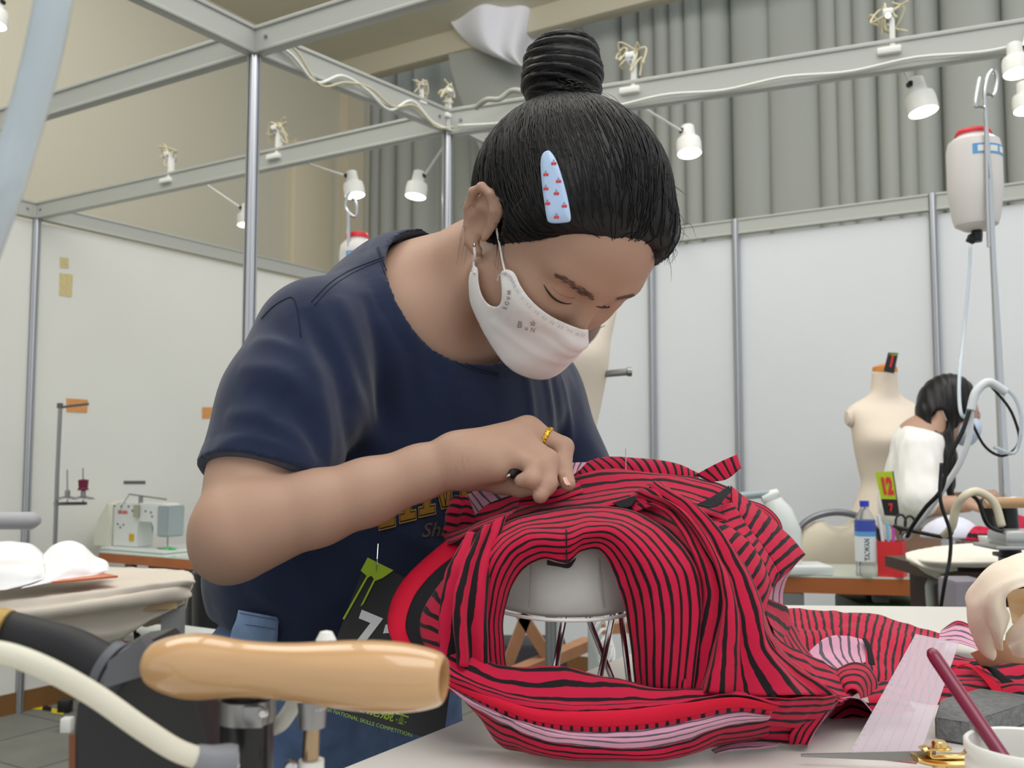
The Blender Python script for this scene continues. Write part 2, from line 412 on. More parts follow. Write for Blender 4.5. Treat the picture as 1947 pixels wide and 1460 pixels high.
lamp(675, 372, 3.95, 20, (-.18, .1), 'lit white clamp lamp in front of the hanging bottle with red cap', c2 + Vector((.05, 0, -.05)), roll=-1)
lamp(790, 374, 3.75, 21, (.12, .1), 'lit white clamp lamp leaning left above the girl\'s neck', c6 + Vector((.04, .05, -.05)), roll=1)
lamp(1311, 292, 3.7, 24, (-.02, .2), 'lit white clamp lamp just right of the girl\'s hair', c3 + Vector((.0, .0, -.08)), roll=-1)
lamp(1756, 213, 3.0, 29, (-.14, .15), 'lit white clamp lamp on a long arm at the upper right', c4 + Vector((.06, .05, -.08)), roll=-1)
lamp(1934, 140, 2.7, 26, (.02, .15), 'lit white clamp lamp cut by the picture\'s right edge near the top', on_beam(1960, PB, RC1) , roll=1)
lamp(1952, 210, 3.6, 24, (.0, .15), 'lit white clamp lamp, mostly hidden beyond the right edge below another', None)
lamp(468, 428, 4.4, 17, (-.05, .1), 'lit white clamp lamp seen behind the tall aluminium post', c1 + Vector((.15, 0, -.05)), roll=-1)
lamp(-12, 48, 3.0, 24, (.05, .1), 'lit clamp lamp cut by the upper left edge, glow only', PF + V * 1.9 + Vector((0, 0, ZR - .05)))
# loose cables along the shiny beam
def cable(name, pts, r, m, label, cat='cable', n=60):
    b = MB(); b.tube(pts, r, 8, smoothpts=n); return tag(b.build(name, m, sharp=0), label, cat)
cb_ = [PF + Vector((0, 0, ZR - .03))]
for k in range(1, 9):
    p = PF.lerp(PB, k / 8) + Vector((.02, -.02, ZR - .07 + .035 * math.sin(k * 2.3))); cb_.append(p)
cable('loose_cable', cb_, .005, M_whitep, 'white cable sagging along the shiny beam')
cb_ = [p + Vector((.01, .01, .02 * math.sin(i * 1.7))) for i, p in enumerate(cb_)]
cable('loose_cable', cb_, .004, mat('beige_cable', (200, 192, 160), .5), 'beige cable twisted round the shiny beam near the bun')
pts = [PB.lerp(RC1, t) + Vector((0, -.03, ZR + .01 - .1 * (1 if i % 2 else .86))) for i, t in enumerate(np.linspace(.02, 1.0, 12))]
cable('loose_cable', pts, .005, M_whitep, 'white cable strapped under the long pale beam')
pts = [at(905, 205, 3.45), at(925, 190, 3.4), at(950, 188, 3.4), at(975, 172, 3.38), at(1010, 178, 3.3)]
cable('loose_cable', pts, .01, mat('grey_cable', (170, 170, 160), .5), 'thick grey cable bundle left of the bun')
# ================================================================= SMOOTH SOLIDS (distance fields turned into meshes)
def RC(a, b, ra, rb):
    a = np.array(a, float); b = np.array(b, float); ab = b - a; L = ab @ ab
    def f(P):
        t = np.clip((P - a) @ ab / L, 0, 1); return np.linalg.norm(P - a - t[:, None] * ab, axis=1) - (ra + (rb - ra) * t)
    return f
def EL(c, rad, Rm=None):
    c = np.array(c, float); rad = np.array(rad, float); Rm = np.eye(3) if Rm is None else np.array(Rm, float)
    def f(P):
        q = (P - c) @ Rm; k0 = np.linalg.norm(q / rad, axis=1); k1 = np.linalg.norm(q / rad ** 2, axis=1) + 1e-9
        return np.where(k0 < .05, -rad.min(), k0 * (k0 - 1) / k1)
    return f
def PL(p, n):
    p = np.array(p, float); n = np.array(n, float); n = n / np.linalg.norm(n)
    return lambda P: (P - p) @ n
def chain(pts, rads):
    return [RC(pts[i], pts[i + 1], rads[i], rads[i + 1]) for i in range(len(pts) - 1)]
def combine(ops, P, rc=None):
    d = np.full(len(P), 1.0)
    for op, f, k in ops:
        e = f(P)
        if op == 'u':
            h = np.clip(.5 + .5 * (d - e) / k, 0, 1); d = d * (1 - h) + e * h - k * h * (1 - h)
        elif op == 's':
            h = np.clip(.5 - .5 * (d + e) / k, 0, 1); d = d * (1 - h) - e * h + k * h * (1 - h)
        else:
            h = np.clip(.5 - .5 * (d - e) / k, 0, 1); d = d * (1 - h) + e * h + k * h * (1 - h)
    return d
def sdf_me(name, ops, lo, hi, h=.003, post=None, B=16):
    lo = np.array(lo, float); hi = np.array(hi, float); nb = np.ceil((hi - lo) / (h * B)).astype(int); s = h * B
    I = np.stack(np.meshgrid(*[np.arange(n) for n in nb], indexing='ij'), -1).reshape(-1, 3)
    Cc = lo + (I + .5) * s; D = combine(ops, Cc)
    if post: D = post(Cc, D)
    I = I[np.abs(D) < s * 1.35]; N = (nb * B + 3).astype(np.int64)
    g = np.stack(np.meshgrid(*[np.arange(B + 1)] * 3, indexing='ij'), -1).reshape(-1, 3)
    keys, pos, quads = [], [], []; rad = s * .87
    corners = [(a, b, c) for a in (0, 1) for b in (0, 1) for c in (0, 1)]
    def key(c): return (c[:, 0] * N[1] + c[:, 1]) * N[2] + c[:, 2]
    for ib in I:
        P = lo + (ib * B + g) * h; cen = P.mean(0)[None]
        act = [o for o in ops if (o[1](cen)[0] if o[0] != 'i' else -abs(o[1](cen)[0])) < rad * 1.5 + o[2] + .035]
        if not act and not post: continue
        d = combine(act, P)
        if post: d = post(P, d)
        Fd = d.reshape(B + 1, B + 1, B + 1); ins = Fd < 0
        if ins.all() or not ins.any(): continue
        cnt = sum(ins[a:B + a, b:B + b, c:B + c].astype(int) for a, b, c in corners)
        cell = np.argwhere((cnt > 0) & (cnt < 8))
        acc = np.zeros((len(cell), 3)); num = np.zeros(len(cell))
        for ax in range(3):
            o1, o2 = [q for q in range(3) if q != ax]
            for p in (0, 1):
                for q in (0, 1):
                    o = np.zeros(3, int); o[o1] = p; o[o2] = q; a = cell + o; b2 = a.copy(); b2[:, ax] += 1
                    fa = Fd[a[:, 0], a[:, 1], a[:, 2]]; fb = Fd[b2[:, 0], b2[:, 1], b2[:, 2]]; m = (fa < 0) != (fb < 0)
                    t = np.where(m, fa / np.where(m, fa - fb, 1), 0); pt = a.astype(float); pt[:, ax] += t
                    acc += pt * m[:, None]; num += m
        pos.append(lo + (ib * B + acc / num[:, None]) * h); keys.append(key(cell + ib * B))
        for ax in range(3):
            o1, o2 = (ax + 1) % 3, (ax + 2) % 3
            sl = [slice(0, B)] * 3; s2 = list(sl); s2[ax] = slice(1, B + 1)
            A = ins[tuple(sl)]; Bq = ins[tuple(s2)]
            for want, flip in ((A & ~Bq, False), (~A & Bq, True)):
                e = np.argwhere(want) + ib * B
                if not len(e): continue
                e = e[(e[:, o1] > 0) & (e[:, o2] > 0)]
                d1 = np.zeros(3, int); d1[o1] = 1; d2 = np.zeros(3, int); d2[o2] = 1
                q = [key(e - d1 - d2), key(e - d2), key(e), key(e - d1)]
                if flip: q = q[::-1]
                quads.append(np.stack(q, 1))
    K = np.concatenate(keys); Pp = np.concatenate(pos); o = np.argsort(K); K = K[o]; Pp = Pp[o]
    Q = np.concatenate(quads); ix = np.searchsorted(K, Q); ix = np.clip(ix, 0, len(K) - 1); ok = (K[ix] == Q).all(1); ix = ix[ok]
    me = bpy.data.meshes.new(name); me.vertices.add(len(Pp)); me.vertices.foreach_set('co', Pp.astype(np.float32).ravel())
    me.loops.add(len(ix) * 4); me.loops.foreach_set('vertex_index', ix.astype(np.int32).ravel())
    me.polygons.add(len(ix)); me.polygons.foreach_set('loop_start', np.arange(0, len(ix) * 4, 4, dtype=np.int32))
    me.update(calc_edges=True); me.validate()
    return me
def smooth_me(me, it=3, f=.5):
    n = len(me.vertices); co = np.empty(n * 3); me.vertices.foreach_get('co', co); co = co.reshape(-1, 3)
    e = np.empty(len(me.edges) * 2, int); me.edges.foreach_get('vertices', e); e = e.reshape(-1, 2)
    cnt = np.bincount(e.ravel(), minlength=n)[:, None]
    for _ in range(it):
        acc = np.zeros((n, 3))
        for k in range(3): acc[:, k] = np.bincount(e[:, 0], co[e[:, 1], k], n) + np.bincount(e[:, 1], co[e[:, 0], k], n)
        co = co * (1 - f) + f * acc / np.maximum(cnt, 1)
    me.vertices.foreach_set('co', co.ravel()); me.update(); return me
def sinnoise(P, sc, seed=0):
    r = np.random.RandomState(seed); v = np.zeros(len(P))
    for k in range(5):
        d = r.randn(3) * sc; v += np.sin(P @ d + r.rand() * 6.28 + 1.3 * np.sin(P @ (r.randn(3) * sc * .6)))
    return v / 5
# ================================================================= THE GIRL AT THE TABLE
# head frame: +x her right, +y where the face points, +z crown; bent well forward over the work
hr = Vector((-.80, -.60, .08)).normalized()
hf = Vector((.285, -.49, -.826)); hf = (hf - hr * hf.dot(hr)).normalized(); hu = hr.cross(hf)
HM = Matrix((hr, hf, hu)).transposed().to_4x4()
BRIDGE = at(1122, 572, .90)
HM.translation = BRIDGE - (HM.to_3x3() @ Vector((0, .083, .012)))
HR = np.array(HM.to_3x3())
HMi = HM.inverted()
def hp(x, y, z): return tuple(HM @ Vector((x, y, z)))
def hel(c, rad): return EL(hp(*c), rad, HR)
def hrc(a, b, ra, rb): return RC(hp(*a), hp(*b), ra, rb)
head = [('u', hel((0, -.012, .043), (.0745, .093, .086)), .01),
        ('u', hel((0, .030, -.018), (.057, .056, .075)), .03),
        ('u', hel((0, .045, .045), (.056, .040, .045)), .03)]
for s in (1, -1):
    head += [('u', hrc((s * .051, .004, -.048), (s * .014, .067, -.083), .017, .014), .03),
             ('u', hel((.036, .056, -.014), (.024, .022, .022)) if s > 0 else hel((-.033, .054, -.012), (.020, .020, .020)), .022),
             ('u', hrc((s * .012, .083, .030), (s * .044, .069, .030), .006, .006), .016)]
head += [('u', hrc((0, .068, -.083), (0, .066, -.086), .014, .014), .02)]
for s in (1, -1):
    head += [('s', hel((s * .030, .0945, .010), (.017, .013, .011)), .014)]
for s in (1, -1):
    head += [('u', hel((s * .031, .0665, .0085), (.0150, .0150, .0130)), .007)]
head += [('u', hrc((0, .082, .020), (0, .098, -.024), .0062, .0085), .012)]
for s in (1, -1): head += [('u', hel((s * .0115, .092, -.031), (.0072, .009, .0068)), .008)]
head += [('u', hel((0, .080, -.056), (.020, .009, .009)), .012)]
# ears
ear = []
for s in (1, -1):
    e0 = Vector((s * .0765, -.010, -.004)); ex = Vector((s * .26, -.96, 0)).normalized(); ez = Vector((s * .12, -.18, .97)).normalized()
    def ep(a, b, c=0, e0=e0, ex=ex, ez=ez, s=s): return hp(*(e0 + ex * a + ez * b + Vector((s, .2, 0)) * c))
    em = HR @ np.array(Matrix((ex.cross(ez) * -1, ex, ez)).transposed())
    ear += [('u', EL(ep(.007, .006, .002), (.0060, .0195, .0315), em), .006)]
    ear += [('u', f, .003) for f in chain([ep(-.010, .004, .004), ep(-.006, .020, .006), ep(.004, .030, .008), ep(.016, .028, .010), ep(.0235, .016, .011), ep(.023, .0, .010), ep(.016, -.014, .008), ep(.006, -.024, .006), ep(-.004, -.026, .004)],
                                          [.0030, .0036, .0040, .0042, .0042, .0040, .0042, .0062, .0056])]
    ear += [('u', f, .003) for f in chain([ep(.004, .017, .005), ep(.013, .010, .006), ep(.014, -.002, .006), ep(.009, -.012, .005)], [.0022, .0030, .0030, .0024])]
    ear += [('s', EL(ep(.004, -.001, .0105), (.0075, .0082, .0125), em), .003)]
    ear += [('u', RC(ep(-.009, -.002, .004), ep(-.008, -.009, .005), .0034, .003), .003)]
head += ear
HEADC = Vector(hp(0, 0, 0))
# torso joints
SR = at(606, 650, .975); SL = at(1010, 745, 1.20); NB = at(800, 590, 1.085); 
NECK0 = Vector(hp(.0, -.045, -.035)); PELV = at(640, 1180, 1.15)
E_R = at(453, 1010, .862); FA = [(500, 991, .865, .0378), (600, 966, .870, .0328), (700, 935, .876, .0290), (800, 898, .882, .0238)]; W_R = at(872, 874, .885)
body = list(head)
body += [('u', RC(NECK0, NECK0.lerp(NB, .55), .050, .049), .02), ('u', RC(NECK0.lerp(NB, .5), NB, .049, .066), .03),
         ('u', RC(hp(.040, .0, -.052), NB + Vector((.02, -.045, -.03)), .016, .016), .03),                    # neck muscle
         ('u', RC(SR + Vector((.02, .03, 0)), NB, .046, .056), .05), ('u', RC(SL, NB, .046, .056), .05),
         ('u', RC(at(800, 700, 1.10), at(700, 1020, 1.13), .098, .100), .05), ('u', RC(at(700, 1020, 1.13), PELV, .095, .085), .05),
         ('u', RC(at(770, 640, 1.04), at(960, 735, 1.13), .05, .05), .05),
         ('u', RC(SR, at(492, 905, .905), .050, .043), .03), ('u', RC(at(492, 905, .905), E_R, .042, .0400), .02),
         ('u', RC(at(418, 1054, .865), at(426, 1060, .868), .022, .022), .02)]
fc = [(E_R, .0400)] + [(at(x, y, d_), r_) for x, y, d_, r_ in FA] + [(W_R, .0215)]
body += [('u', RC(fc[i][0], fc[i + 1][0], fc[i][1], fc[i + 1][1]), .010) for i in range(len(fc) - 1)]
# right hand: the palm faces down, back of the hand to the lamp, little finger nearest the camera
def fing(pts, rads, k=.004, base=.009):
    c = chain(pts, rads); return [('u', c[0], base)] + [('u', f, k) for f in c[1:]]
MC = {'i': at(1012, 822, .922), 'm': at(1003, 818, .905), 'r': at(985, 836, .890), 'p': at(960, 860, .878)}
for f, rr in (('i', .0115), ('m', .0122), ('r', .0122), ('p', .0120)): body += [('u', RC(W_R + Vector((0, 0, .0)), MC[f], .0185, rr), .014)]
body += [('u', RC(at(885, 888, .882), at(945, 888, .872), .0125, .0135), .016)]
hand = fing([MC['m'], at(1072, 850, .898), at(1071, 894, .884), at(1080, 920, .872)], [.0112, .0090, .0080, .0070])
hand += fing([MC['r'], at(1043, 874, .876), at(1042, 920, .864), at(1027, 942, .857)], [.0112, .0090, .0080, .0070])
hand += fing([MC['p'], at(1017, 886, .866), at(1012, 912, .856), at(992, 914, .860)], [.0105, .0085, .0076, .0066])
hand += fing([MC['i'], at(1058, 868, .922), at(1052, 912, .905), at(1040, 930, .890)], [.0105, .0088, .0080, .0070])
hand += fing([at(905, 898, .897), at(950, 915, .897), at(990, 925, .888), at(1016, 925, .880)], [.015, .0115, .0095, .0080], base=.014)
body += hand
# left arm goes down behind the cloth; its hand holds the cloth from behind
E_L = at(1150, 985, 1.20); W_L = at(1120, 985, 1.03)
body += [('u', RC(SL, E_L, .045, .036), .03), ('u', RC(E_L, W_L, .036, .023), .02)]
for k in range(4):
    m_ = at(1085 + 12 * k, 985 - 4 * k, .985 - .004 * k); body += [('u', RC(W_L, m_, .018, .0115), .012)]
    body += fing([m_, at(1062 + 13 * k, 975 - 4 * k, .965), at(1052 + 13 * k, 995 - 3 * k, .958)], [.0105, .0085, .0075])
body += fing([at(1130, 975, .99), at(1128, 958, .975), at(1110, 950, .965)], [.012, .010, .008], base=.012)
M_skin = mat('skin', (178, 143, 122), .48, sss=.12, bump=(700, .12), vary=(9, .05), spec=.35)
lo = (-.42, .72, .95); hi = (.50, 1.36, 1.66)
person = link('person', sdf_me('person', body, lo, hi, .0024), M_skin, sharp=0)
tag(person, 'girl with a high hair bun, white mask and navy shirt bending over striped cloth', 'person')
BODY = bvh_of(person)
# fingernails
def nail(p, d_, up, L=.0085, W=.0072):
    M = frame(p, d_, Vector(up).cross(Vector(d_))); b = MB(); rows = []
    for i in range(7):
        t = i / 6; wd = W * (.5 if i == 6 else .93 if i in (0, 5) else 1) / 2
        rows.append([M @ Vector((L * (t - .5), wd * math.sin(a), .0012 * (math.cos(a) - 1) + .0003)) for a in np.linspace(-1.3, 1.3, 7)])
    b.grid(rows); return b.build('fingernail', mat('nail', (224, 176, 160), .25), person, sharp=0)
TOC = Vector((0, -1, 0))
nail(at(1079, 915, .8655) , at(1083, 925, .87) - at(1071, 894, .88), (.55, -.75, .3))

# ---------- t-shirt
HEMR = at(497, 912, .905)
sh = [('u', RC(SR + Vector((.0, .0, -.004)), NB + Vector((0, .01, -.012)), .060, .062), .05), ('u', RC(SL, NB, .058, .062), .05),
      ('u', RC(at(790, 640, 1.10), at(720, 880, 1.12), .112, .118), .06), ('u', RC(at(720, 880, 1.12), at(640, 1120, 1.13), .120, .122), .06),
      ('u', RC(at(600, 760, 1.08), at(560, 1060, 1.10), .085, .095), .06),
      ('u', RC(at(640, 1120, 1.14), at(640, 1200, 1.16), .122, .112), .04),
      ('u', RC(at(770, 640, 1.035), at(975, 760, 1.13), .058, .062), .05),
      ('u', RC(at(870, 800, 1.08), at(800, 1050, 1.10), .085, .085), .06),

      ('u', RC(SL, at(1080, 900, 1.19), .055, .055), .03)]
hemn = (at(470, 1000, .89) - at(525, 820, .93)).normalized()
hem_plane = PL(at(497, 911, .90), hemn)
arm_side = PL(at(640, 900, .93), Vector((-1, 0.15, 0)))
neckdir = (NECK0 - NB).normalized()
def shirt_post(P, d):
    fold = np.zeros(len(P))
    for (pl, w_, am) in FOLDS:
        if np.linalg.norm(P.mean(0) - pl.mean(0)) > np.linalg.norm(pl[0] - pl[-1]) * .6 + .10 and len(P) > 3000 and np.ptp(P[:, 0]) < .1: continue
        best = np.full(len(P), 1.0); bt = np.zeros(len(P)); m_ = len(pl) - 1
        for i in range(m_):
            a, ab = pl[i], pl[i + 1] - pl[i]; t = np.clip((P - a) @ ab / (ab @ ab + 1e-12), 0, 1); q = np.linalg.norm(P - a - t[:, None] * ab, axis=1)
            nb = q < best; best = np.where(nb, q, best); bt = np.where(nb, (i + t) / m_, bt)
        fold += am * np.exp(-np.abs(best / w_) ** 1.4) * np.sin(np.clip(bt, .001, .999) * math.pi) ** .5
    d = d - fold - .0026 * sinnoise(P * np.array([1, 1, .35]), 42, 4) - .0010 * sinnoise(P * np.array([1, 1, .5]), 110, 9)
    # the sleeve: its own tube, cut at the hem, melted into the shoulder
    e = combine(SLEEVE, P) - fold - .0015 * sinnoise(P * np.array([1, 1, .35]), 42, 4); e = np.maximum(e, hem_plane(P))
    h = np.clip(.5 + .5 * (d - e) / .022, 0, 1); d = d * (1 - h) + e * h - .022 * h * (1 - h); d = np.maximum(d, np.where((P[:, 0] < HX) & (P[:, 1] < SLY), hem_plane(P), -1))
    d = np.maximum(d, P @ HB - HB0)                                 # bottom hem
    band = np.abs(P @ HB - HB0 + .016); d = d + .0008 * (band < .0012)
    band = np.abs(hem_plane(P) + .018); d = d + .0008 * ((band < .0012) & (P[:, 0] < HX))
    shell = np.maximum(d, -(d + .012))
    q = P - NKC; ax = q @ NKA; rr = np.linalg.norm(q - ax[:, None] * NKA, axis=1); e = rr - NKR
    rib = np.exp(-((e - .019) / .0012) ** 2) * .0012
    return np.maximum(shell + rib * (ax > -.05), -np.where(ax > -.05, e, 1.0))
SLEEVE = [('u', RC(SR, at(552, 770, .94), .060, .062), .04), ('u', RC(at(552, 770, .94), at(497, 940, .90), .061, .0640), .03)]
SLY = .965
HX = at(640, 900, .93).x
HB = np.array((at(450, 1130, 1.1) - at(440, 1060, 1.1)).normalized()); HB = np.array((-.12, .1, -1.0)); HB /= np.linalg.norm(HB)
HB0 = float(np.array(at(600, 1205, 1.06)) @ HB); LS = 0; LN = 0
NA_ = (at(935, 560, .95) - at(835, 640, 1.09)); NKA = np.array(NA_.normalized()); NKC = np.array(at(868, 560, 1.045)); NKR = .088
FOLDS = []
_c = sdf_me('coarse', sh, lo, hi, .007, shirt_post); CB = BVHTree.FromPolygons([v.co.copy() for v in _c.vertices], [list(p.vertices) for p in _c.polygons]); bpy.data.meshes.remove(_c)
def fold(pts, w_=.009, am=.006):
    P = []
    for x, y, _ in catmull([(*p, 0) for p in pts], 7):
        r_ = ray(x, y).normalized(); h = CB.ray_cast(CAM, r_)
        if h[0] is not None: P.append(np.array(h[0]))
    if len(P) > 1: FL.append((np.array(P), w_, am))
FL = []
for pts, w_, am in (([(548, 570), (590, 700), (618, 800), (625, 885)], .007, .007), ([(575, 590), (640, 700), (660, 800), (668, 880)], .010, -.007), ([(596, 570), (650, 680), (690, 800), (705, 860)], .009, .007),
                    ([(640, 560), (680, 660), (700, 760), (712, 850)], .010, .006), ([(690, 560), (720, 660), (728, 760), (740, 840)], .008, -.005), ([(720, 600), (760, 700), (775, 820)], .009, .004),
                    ([(455, 700), (520, 705), (570, 730), (600, 780)], .008, .006), ([(470, 740), (530, 760), (580, 810), (610, 880)], .008, -.005), ([(430, 790), (490, 790), (560, 830), (600, 885)], .007, .006),
                    ([(480, 650), (530, 650), (580, 680), (610, 740)], .008, .005), ([(410, 850), (470, 830), (540, 850), (590, 890)], .006, .004), ([(500, 600), (540, 640), (600, 700)], .010, -.004),
                    ([(560, 740), (520, 800), (500, 890)], .008, -.004), ([(1000, 705), (1010, 780), (1012, 860)], .005, .005), ([(1035, 705), (1046, 780), (1050, 850)], .005, .006), ([(1065, 710), (1080, 780), (1085, 850)], .004, .005), ([(1048, 705), (1062, 780), (1066, 860)], .006, -.005),
                    ([(850, 660), (870, 740), (880, 800)], .010, .003), ([(760, 600), (800, 680), (830, 790)], .008, .003), ([(470, 1110), (540, 1150), (620, 1180)], .008, .005), ([(560, 1060), (610, 1130), (690, 1170)], .010, .005), ([(640, 1010), (690, 1080), (700, 1150)], .010, .005),
                    ([(590, 1100), (640, 1150), (690, 1190)], .007, -.005), ([(760, 1010), (820, 1040), (850, 1080)], .009, .004)): fold(pts, w_, am)
FOLDS = FL
M_shirt = mat('navy_jersey', (30, 40, 66), .85, bump=(1500, .25), sheen=.25, spec=.2)
shirt = link('t_shirt', smooth_me(sdf_me('t_shirt', sh, lo, hi, .0028, shirt_post), 2), M_shirt, person, sharp=0)
SHIRT = bvh_of(shirt)
def seam_on(pts, name, r=.0007, n=40):
    P = [tuple(q) for q in catmull([(*p, 0) for p in pts], n)]; out = []
    for x, y, _ in P:
        r_ = ray(x, y).normalized(); h = SHIRT.ray_cast(CAM, r_)
        if h[0] is not None: out.append(h[0] - r_ * .0002)
    b = MB(); b.tube(out, r, 6); b.build(name, mat('navy_seam', (18, 24, 42), .9), shirt, sharp=0)
seam_on([(738, 486), (700, 500), (662, 516), (625, 540), (592, 574)], 'shoulder_seam'); seam_on([(734, 492), (698, 506), (664, 523), (630, 546), (598, 580)], 'shoulder_seam', .0005)
seam_on([(497, 606), (516, 586), (536, 572), (556, 566), (566, 590), (572, 640)], 'sleeve_seam')
seam_on([(719, 470), (735, 515), (765, 577), (800, 628), (845, 668), (898, 697), (950, 710)], 'collar_seam', .0009); seam_on([(716, 472), (731, 518), (761, 580), (796, 632), (842, 673), (896, 702), (950, 715)], 'collar_seam', .0005)
# ---------- hair: pulled up cap, bun, strands
M_hair = mat('black_hair', (17, 14, 14), .42, spec=.38)
cap = [('u', hel((0, -.014, .046), (.0855, .104, .0965)), .01), ('u', hel((.004, -.046, .036), (.083, .084, .088)), .02),
       ('u', hel((-.030, .046, .070), (.040, .036, .038)), .02), ('u', hel((.03, .03, .06), (.045, .04, .04)), .03)]
NC = np.array(HM.translation)
def cap_post(P, d):
    q = (P - NC) @ HR
    e = .84 * (q[:, 1] - .027) - .543 * q[:, 2] - .004 * np.sin(q[:, 0] * 90) 
    d = d + .0085 * np.exp(-np.maximum(-e, 0) / .016)
    n = -.25 * q[:, 1] - .97 * (q[:, 2] + .052) - .0
    ang = np.arctan2(q[:, 0], q[:, 2] - .05)
    d = d + .0005 * np.sin(ang * 95 + 6 * sinnoise(q, 30, 2))
    sm = .003
    def mx(a, b): h = np.clip(.5 + .5 * (a - b) / sm, 0, 1); return b * (1 - h) + a * h + sm * h * (1 - h)
    d = mx(d, e); d = mx(d, n)
    ec = np.linalg.norm((q - np.array([.087, -.006, -.004])) / np.array([.020, .022, .034]), axis=1) - 1
    return np.maximum(d, -ec * .02)
hair = link('hair', sdf_me('hair', cap, lo, (.5, 1.36, 1.66), .0026, cap_post), M_hair, person, sharp=0)
HAIR = bvh_of(hair)
BC = Vector((.0, -.156, .099))                                      # bun centre in head space
BA = Vector((0, -.86, .50)).normalized(); bx = Vector((1, 0, 0)); by = BA.cross(bx)
def bp(a, r, h): return BC + bx * (r * math.cos(a)) + by * (r * math.sin(a)) + BA * h
coil = []
for k in range(44):
    t = k / 43; a = 2.6 + t * 2 * math.pi * 2.15
    coil.append((hp(*bp(a, 0.0200 - .009 * max(0, t - .55), -.024 + .042 * t)), .0205 - .003 * max(0, t - .6)))
bun = [('u', RC(coil[k][0], coil[k + 1][0], coil[k][1], coil[k + 1][1]), .004) for k in range(43)]
bun += [('u', RC(hp(*(BC - BA * .035)), hp(*(BC + BA * .02)), .024, .018), .01), ('u', RC(hp(*(BC - BA * .07)), hp(*(BC - BA * .03)), .038, .022), .02)]
BCn = np.array(hp(*BC)); BAn = np.array((HM.to_3x3() @ BA)); BXn = np.array(HM.to_3x3() @ bx); BYn = np.array(HM.to_3x3() @ by)
def bun_post(P, d):
    q = P - BCn; h = q @ BAn; a = np.arctan2(q @ BYn, q @ BXn)
    return d + .0011 * np.sin(h * 620 + 2 * a + 1.5 * np.sin(a * 2 + h * 60)) + .0005 * np.sin(h * 1500 + 3 * a)
bo = link('hair_bun', sdf_me('hair_bun', bun, (-.25, .7, 1.4), (.3, 1.3, 1.75), .0018, bun_post), M_hair, person, sharp=0)
BUN = bvh_of(bo)
def hair_curves(name, paths, rad, m, parent):
    c = bpy.data.curves.new(name, 'CURVE'); c.dimensions = '3D'; c.bevel_depth = 1.0; c.bevel_resolution = 0; c.use_fill_caps = False
    inv = world_of(parent).inverted()
    for p in paths:
        s = c.splines.new('POLY'); s.points.add(len(p) - 1)
        n = len(p)
        for i, q in enumerate(p):
            q = inv @ Vector(q); s.points[i].co = (*q, 1); s.points[i].radius = rad * (1 - .75 * (i / (n - 1)) ** 3)
    c.materials.append(m); o = bpy.data.objects.new('tmp', c); COL.objects.link(o)
    me = bpy.data.meshes.new_from_object(o.evaluated_get(bpy.context.evaluated_depsgraph_get())); bpy.data.objects.remove(o); bpy.data.curves.remove(c)
    o = bpy.data.objects.new(name, me); COL.objects.link(o); o.parent = parent; me.polygons.foreach_set('use_smooth', [True] * len(me.polygons)); return o
rh = random.Random(5)
vs = [world_of(hair) @ v.co for v in hair.data.vertices]
bb = HM @ (BC - BA * .048)
paths = []
for _ in range(2400):
    p = rh.choice(vs); l = HMi @ p
    if l.y < -.1 or (p - bb).length < .03: continue
    off = rh.uniform(.0002, .0011); pts = []
    tgt = bb + HM.to_3x3() @ Vector((rh.uniform(-.014, .014), 0, rh.uniform(-.014, .014)))
    for k in range(40):
        h = HAIR.find_nearest(p); n = h[1]
        if (h[0] - HEADC).dot(n) < 0: n = -n
        pts.append(h[0] + n * off); dd = tgt - h[0]
        if dd.length < .024: pts.append(tgt); break
        dd -= n * dd.dot(n); p = h[0] + dd.normalized() * .008
    if len(pts) > 3: paths.append(pts)
hair_curves('hair_strands', paths, .00042, M_hair, person)
paths = []
for k in range(420):                                                # strands wound round the bun
    t0 = rh.uniform(0, .7); ro = rh.uniform(0, 6.28); pts = []
    for i in range(18):
        t = t0 + i / 18 * .3; j = min(t * 43, 42.99); c0, r0 = coil[int(j)]; c1, r1 = coil[int(j) + 1]; f = j - int(j)
        c = Vector(c0).lerp(Vector(c1), f); tan = (Vector(c1) - Vector(c0)).normalized(); n1 = (c - Vector(hp(*BC))); n1 = (n1 - tan * n1.dot(tan)).normalized(); n2 = tan.cross(n1)
        a = ro + t * 3; pts.append(c + (n1 * math.cos(a) + n2 * math.sin(a)) * (r0 + .0012))
    paths.append(pts)
for k in range(46):                                                 # the brush of ends sticking out at the base
    a = Vector(hp(*(BC - BA * .02 + bx * -.028))); e = at(rh.uniform(1110, 1160), rh.uniform(172, 196), .93 + rh.uniform(-.02, .02))
    a = at(rh.uniform(1060, 1110), rh.uniform(150, 185), .895); paths.append(catmull([a, a.lerp(e, .5) + Vector((0, 0, rh.uniform(-.004, .006))), e], 8))
hair_curves('bun_strands', paths, .00045, M_hair, person)
paths = []
def stray(pts, n=14): paths.append(catmull(pts, n))
for k in range(90):                                                 # short fuzz over the crown
    p = rh.choice(vs); l = HMi @ p; h = HAIR.find_nearest(p); n = (p - HEADC).normalized()
    if l.y > .03 and l.z < .05: continue
    t = Vector((rh.gauss(0, 1), rh.gauss(0, 1), rh.gauss(0, 1))); t = (t - n * t.dot(n)).normalized()
    stray([p, p + t * .012 + n * .004, p + t * .024 + n * rh.uniform(.003, .009)], 7)
for (a, b_, c_) in (((1276, 440), (1310, 425), (1325, 455)), ((1280, 420), (1300, 440), (1290, 470)), ((1270, 470), (1288, 480), (1272, 505)), ((1278, 400), (1298, 415), (1302, 445))):
    stray([at(*a, .93), at(*b_, .93), at(*c_, .93)])
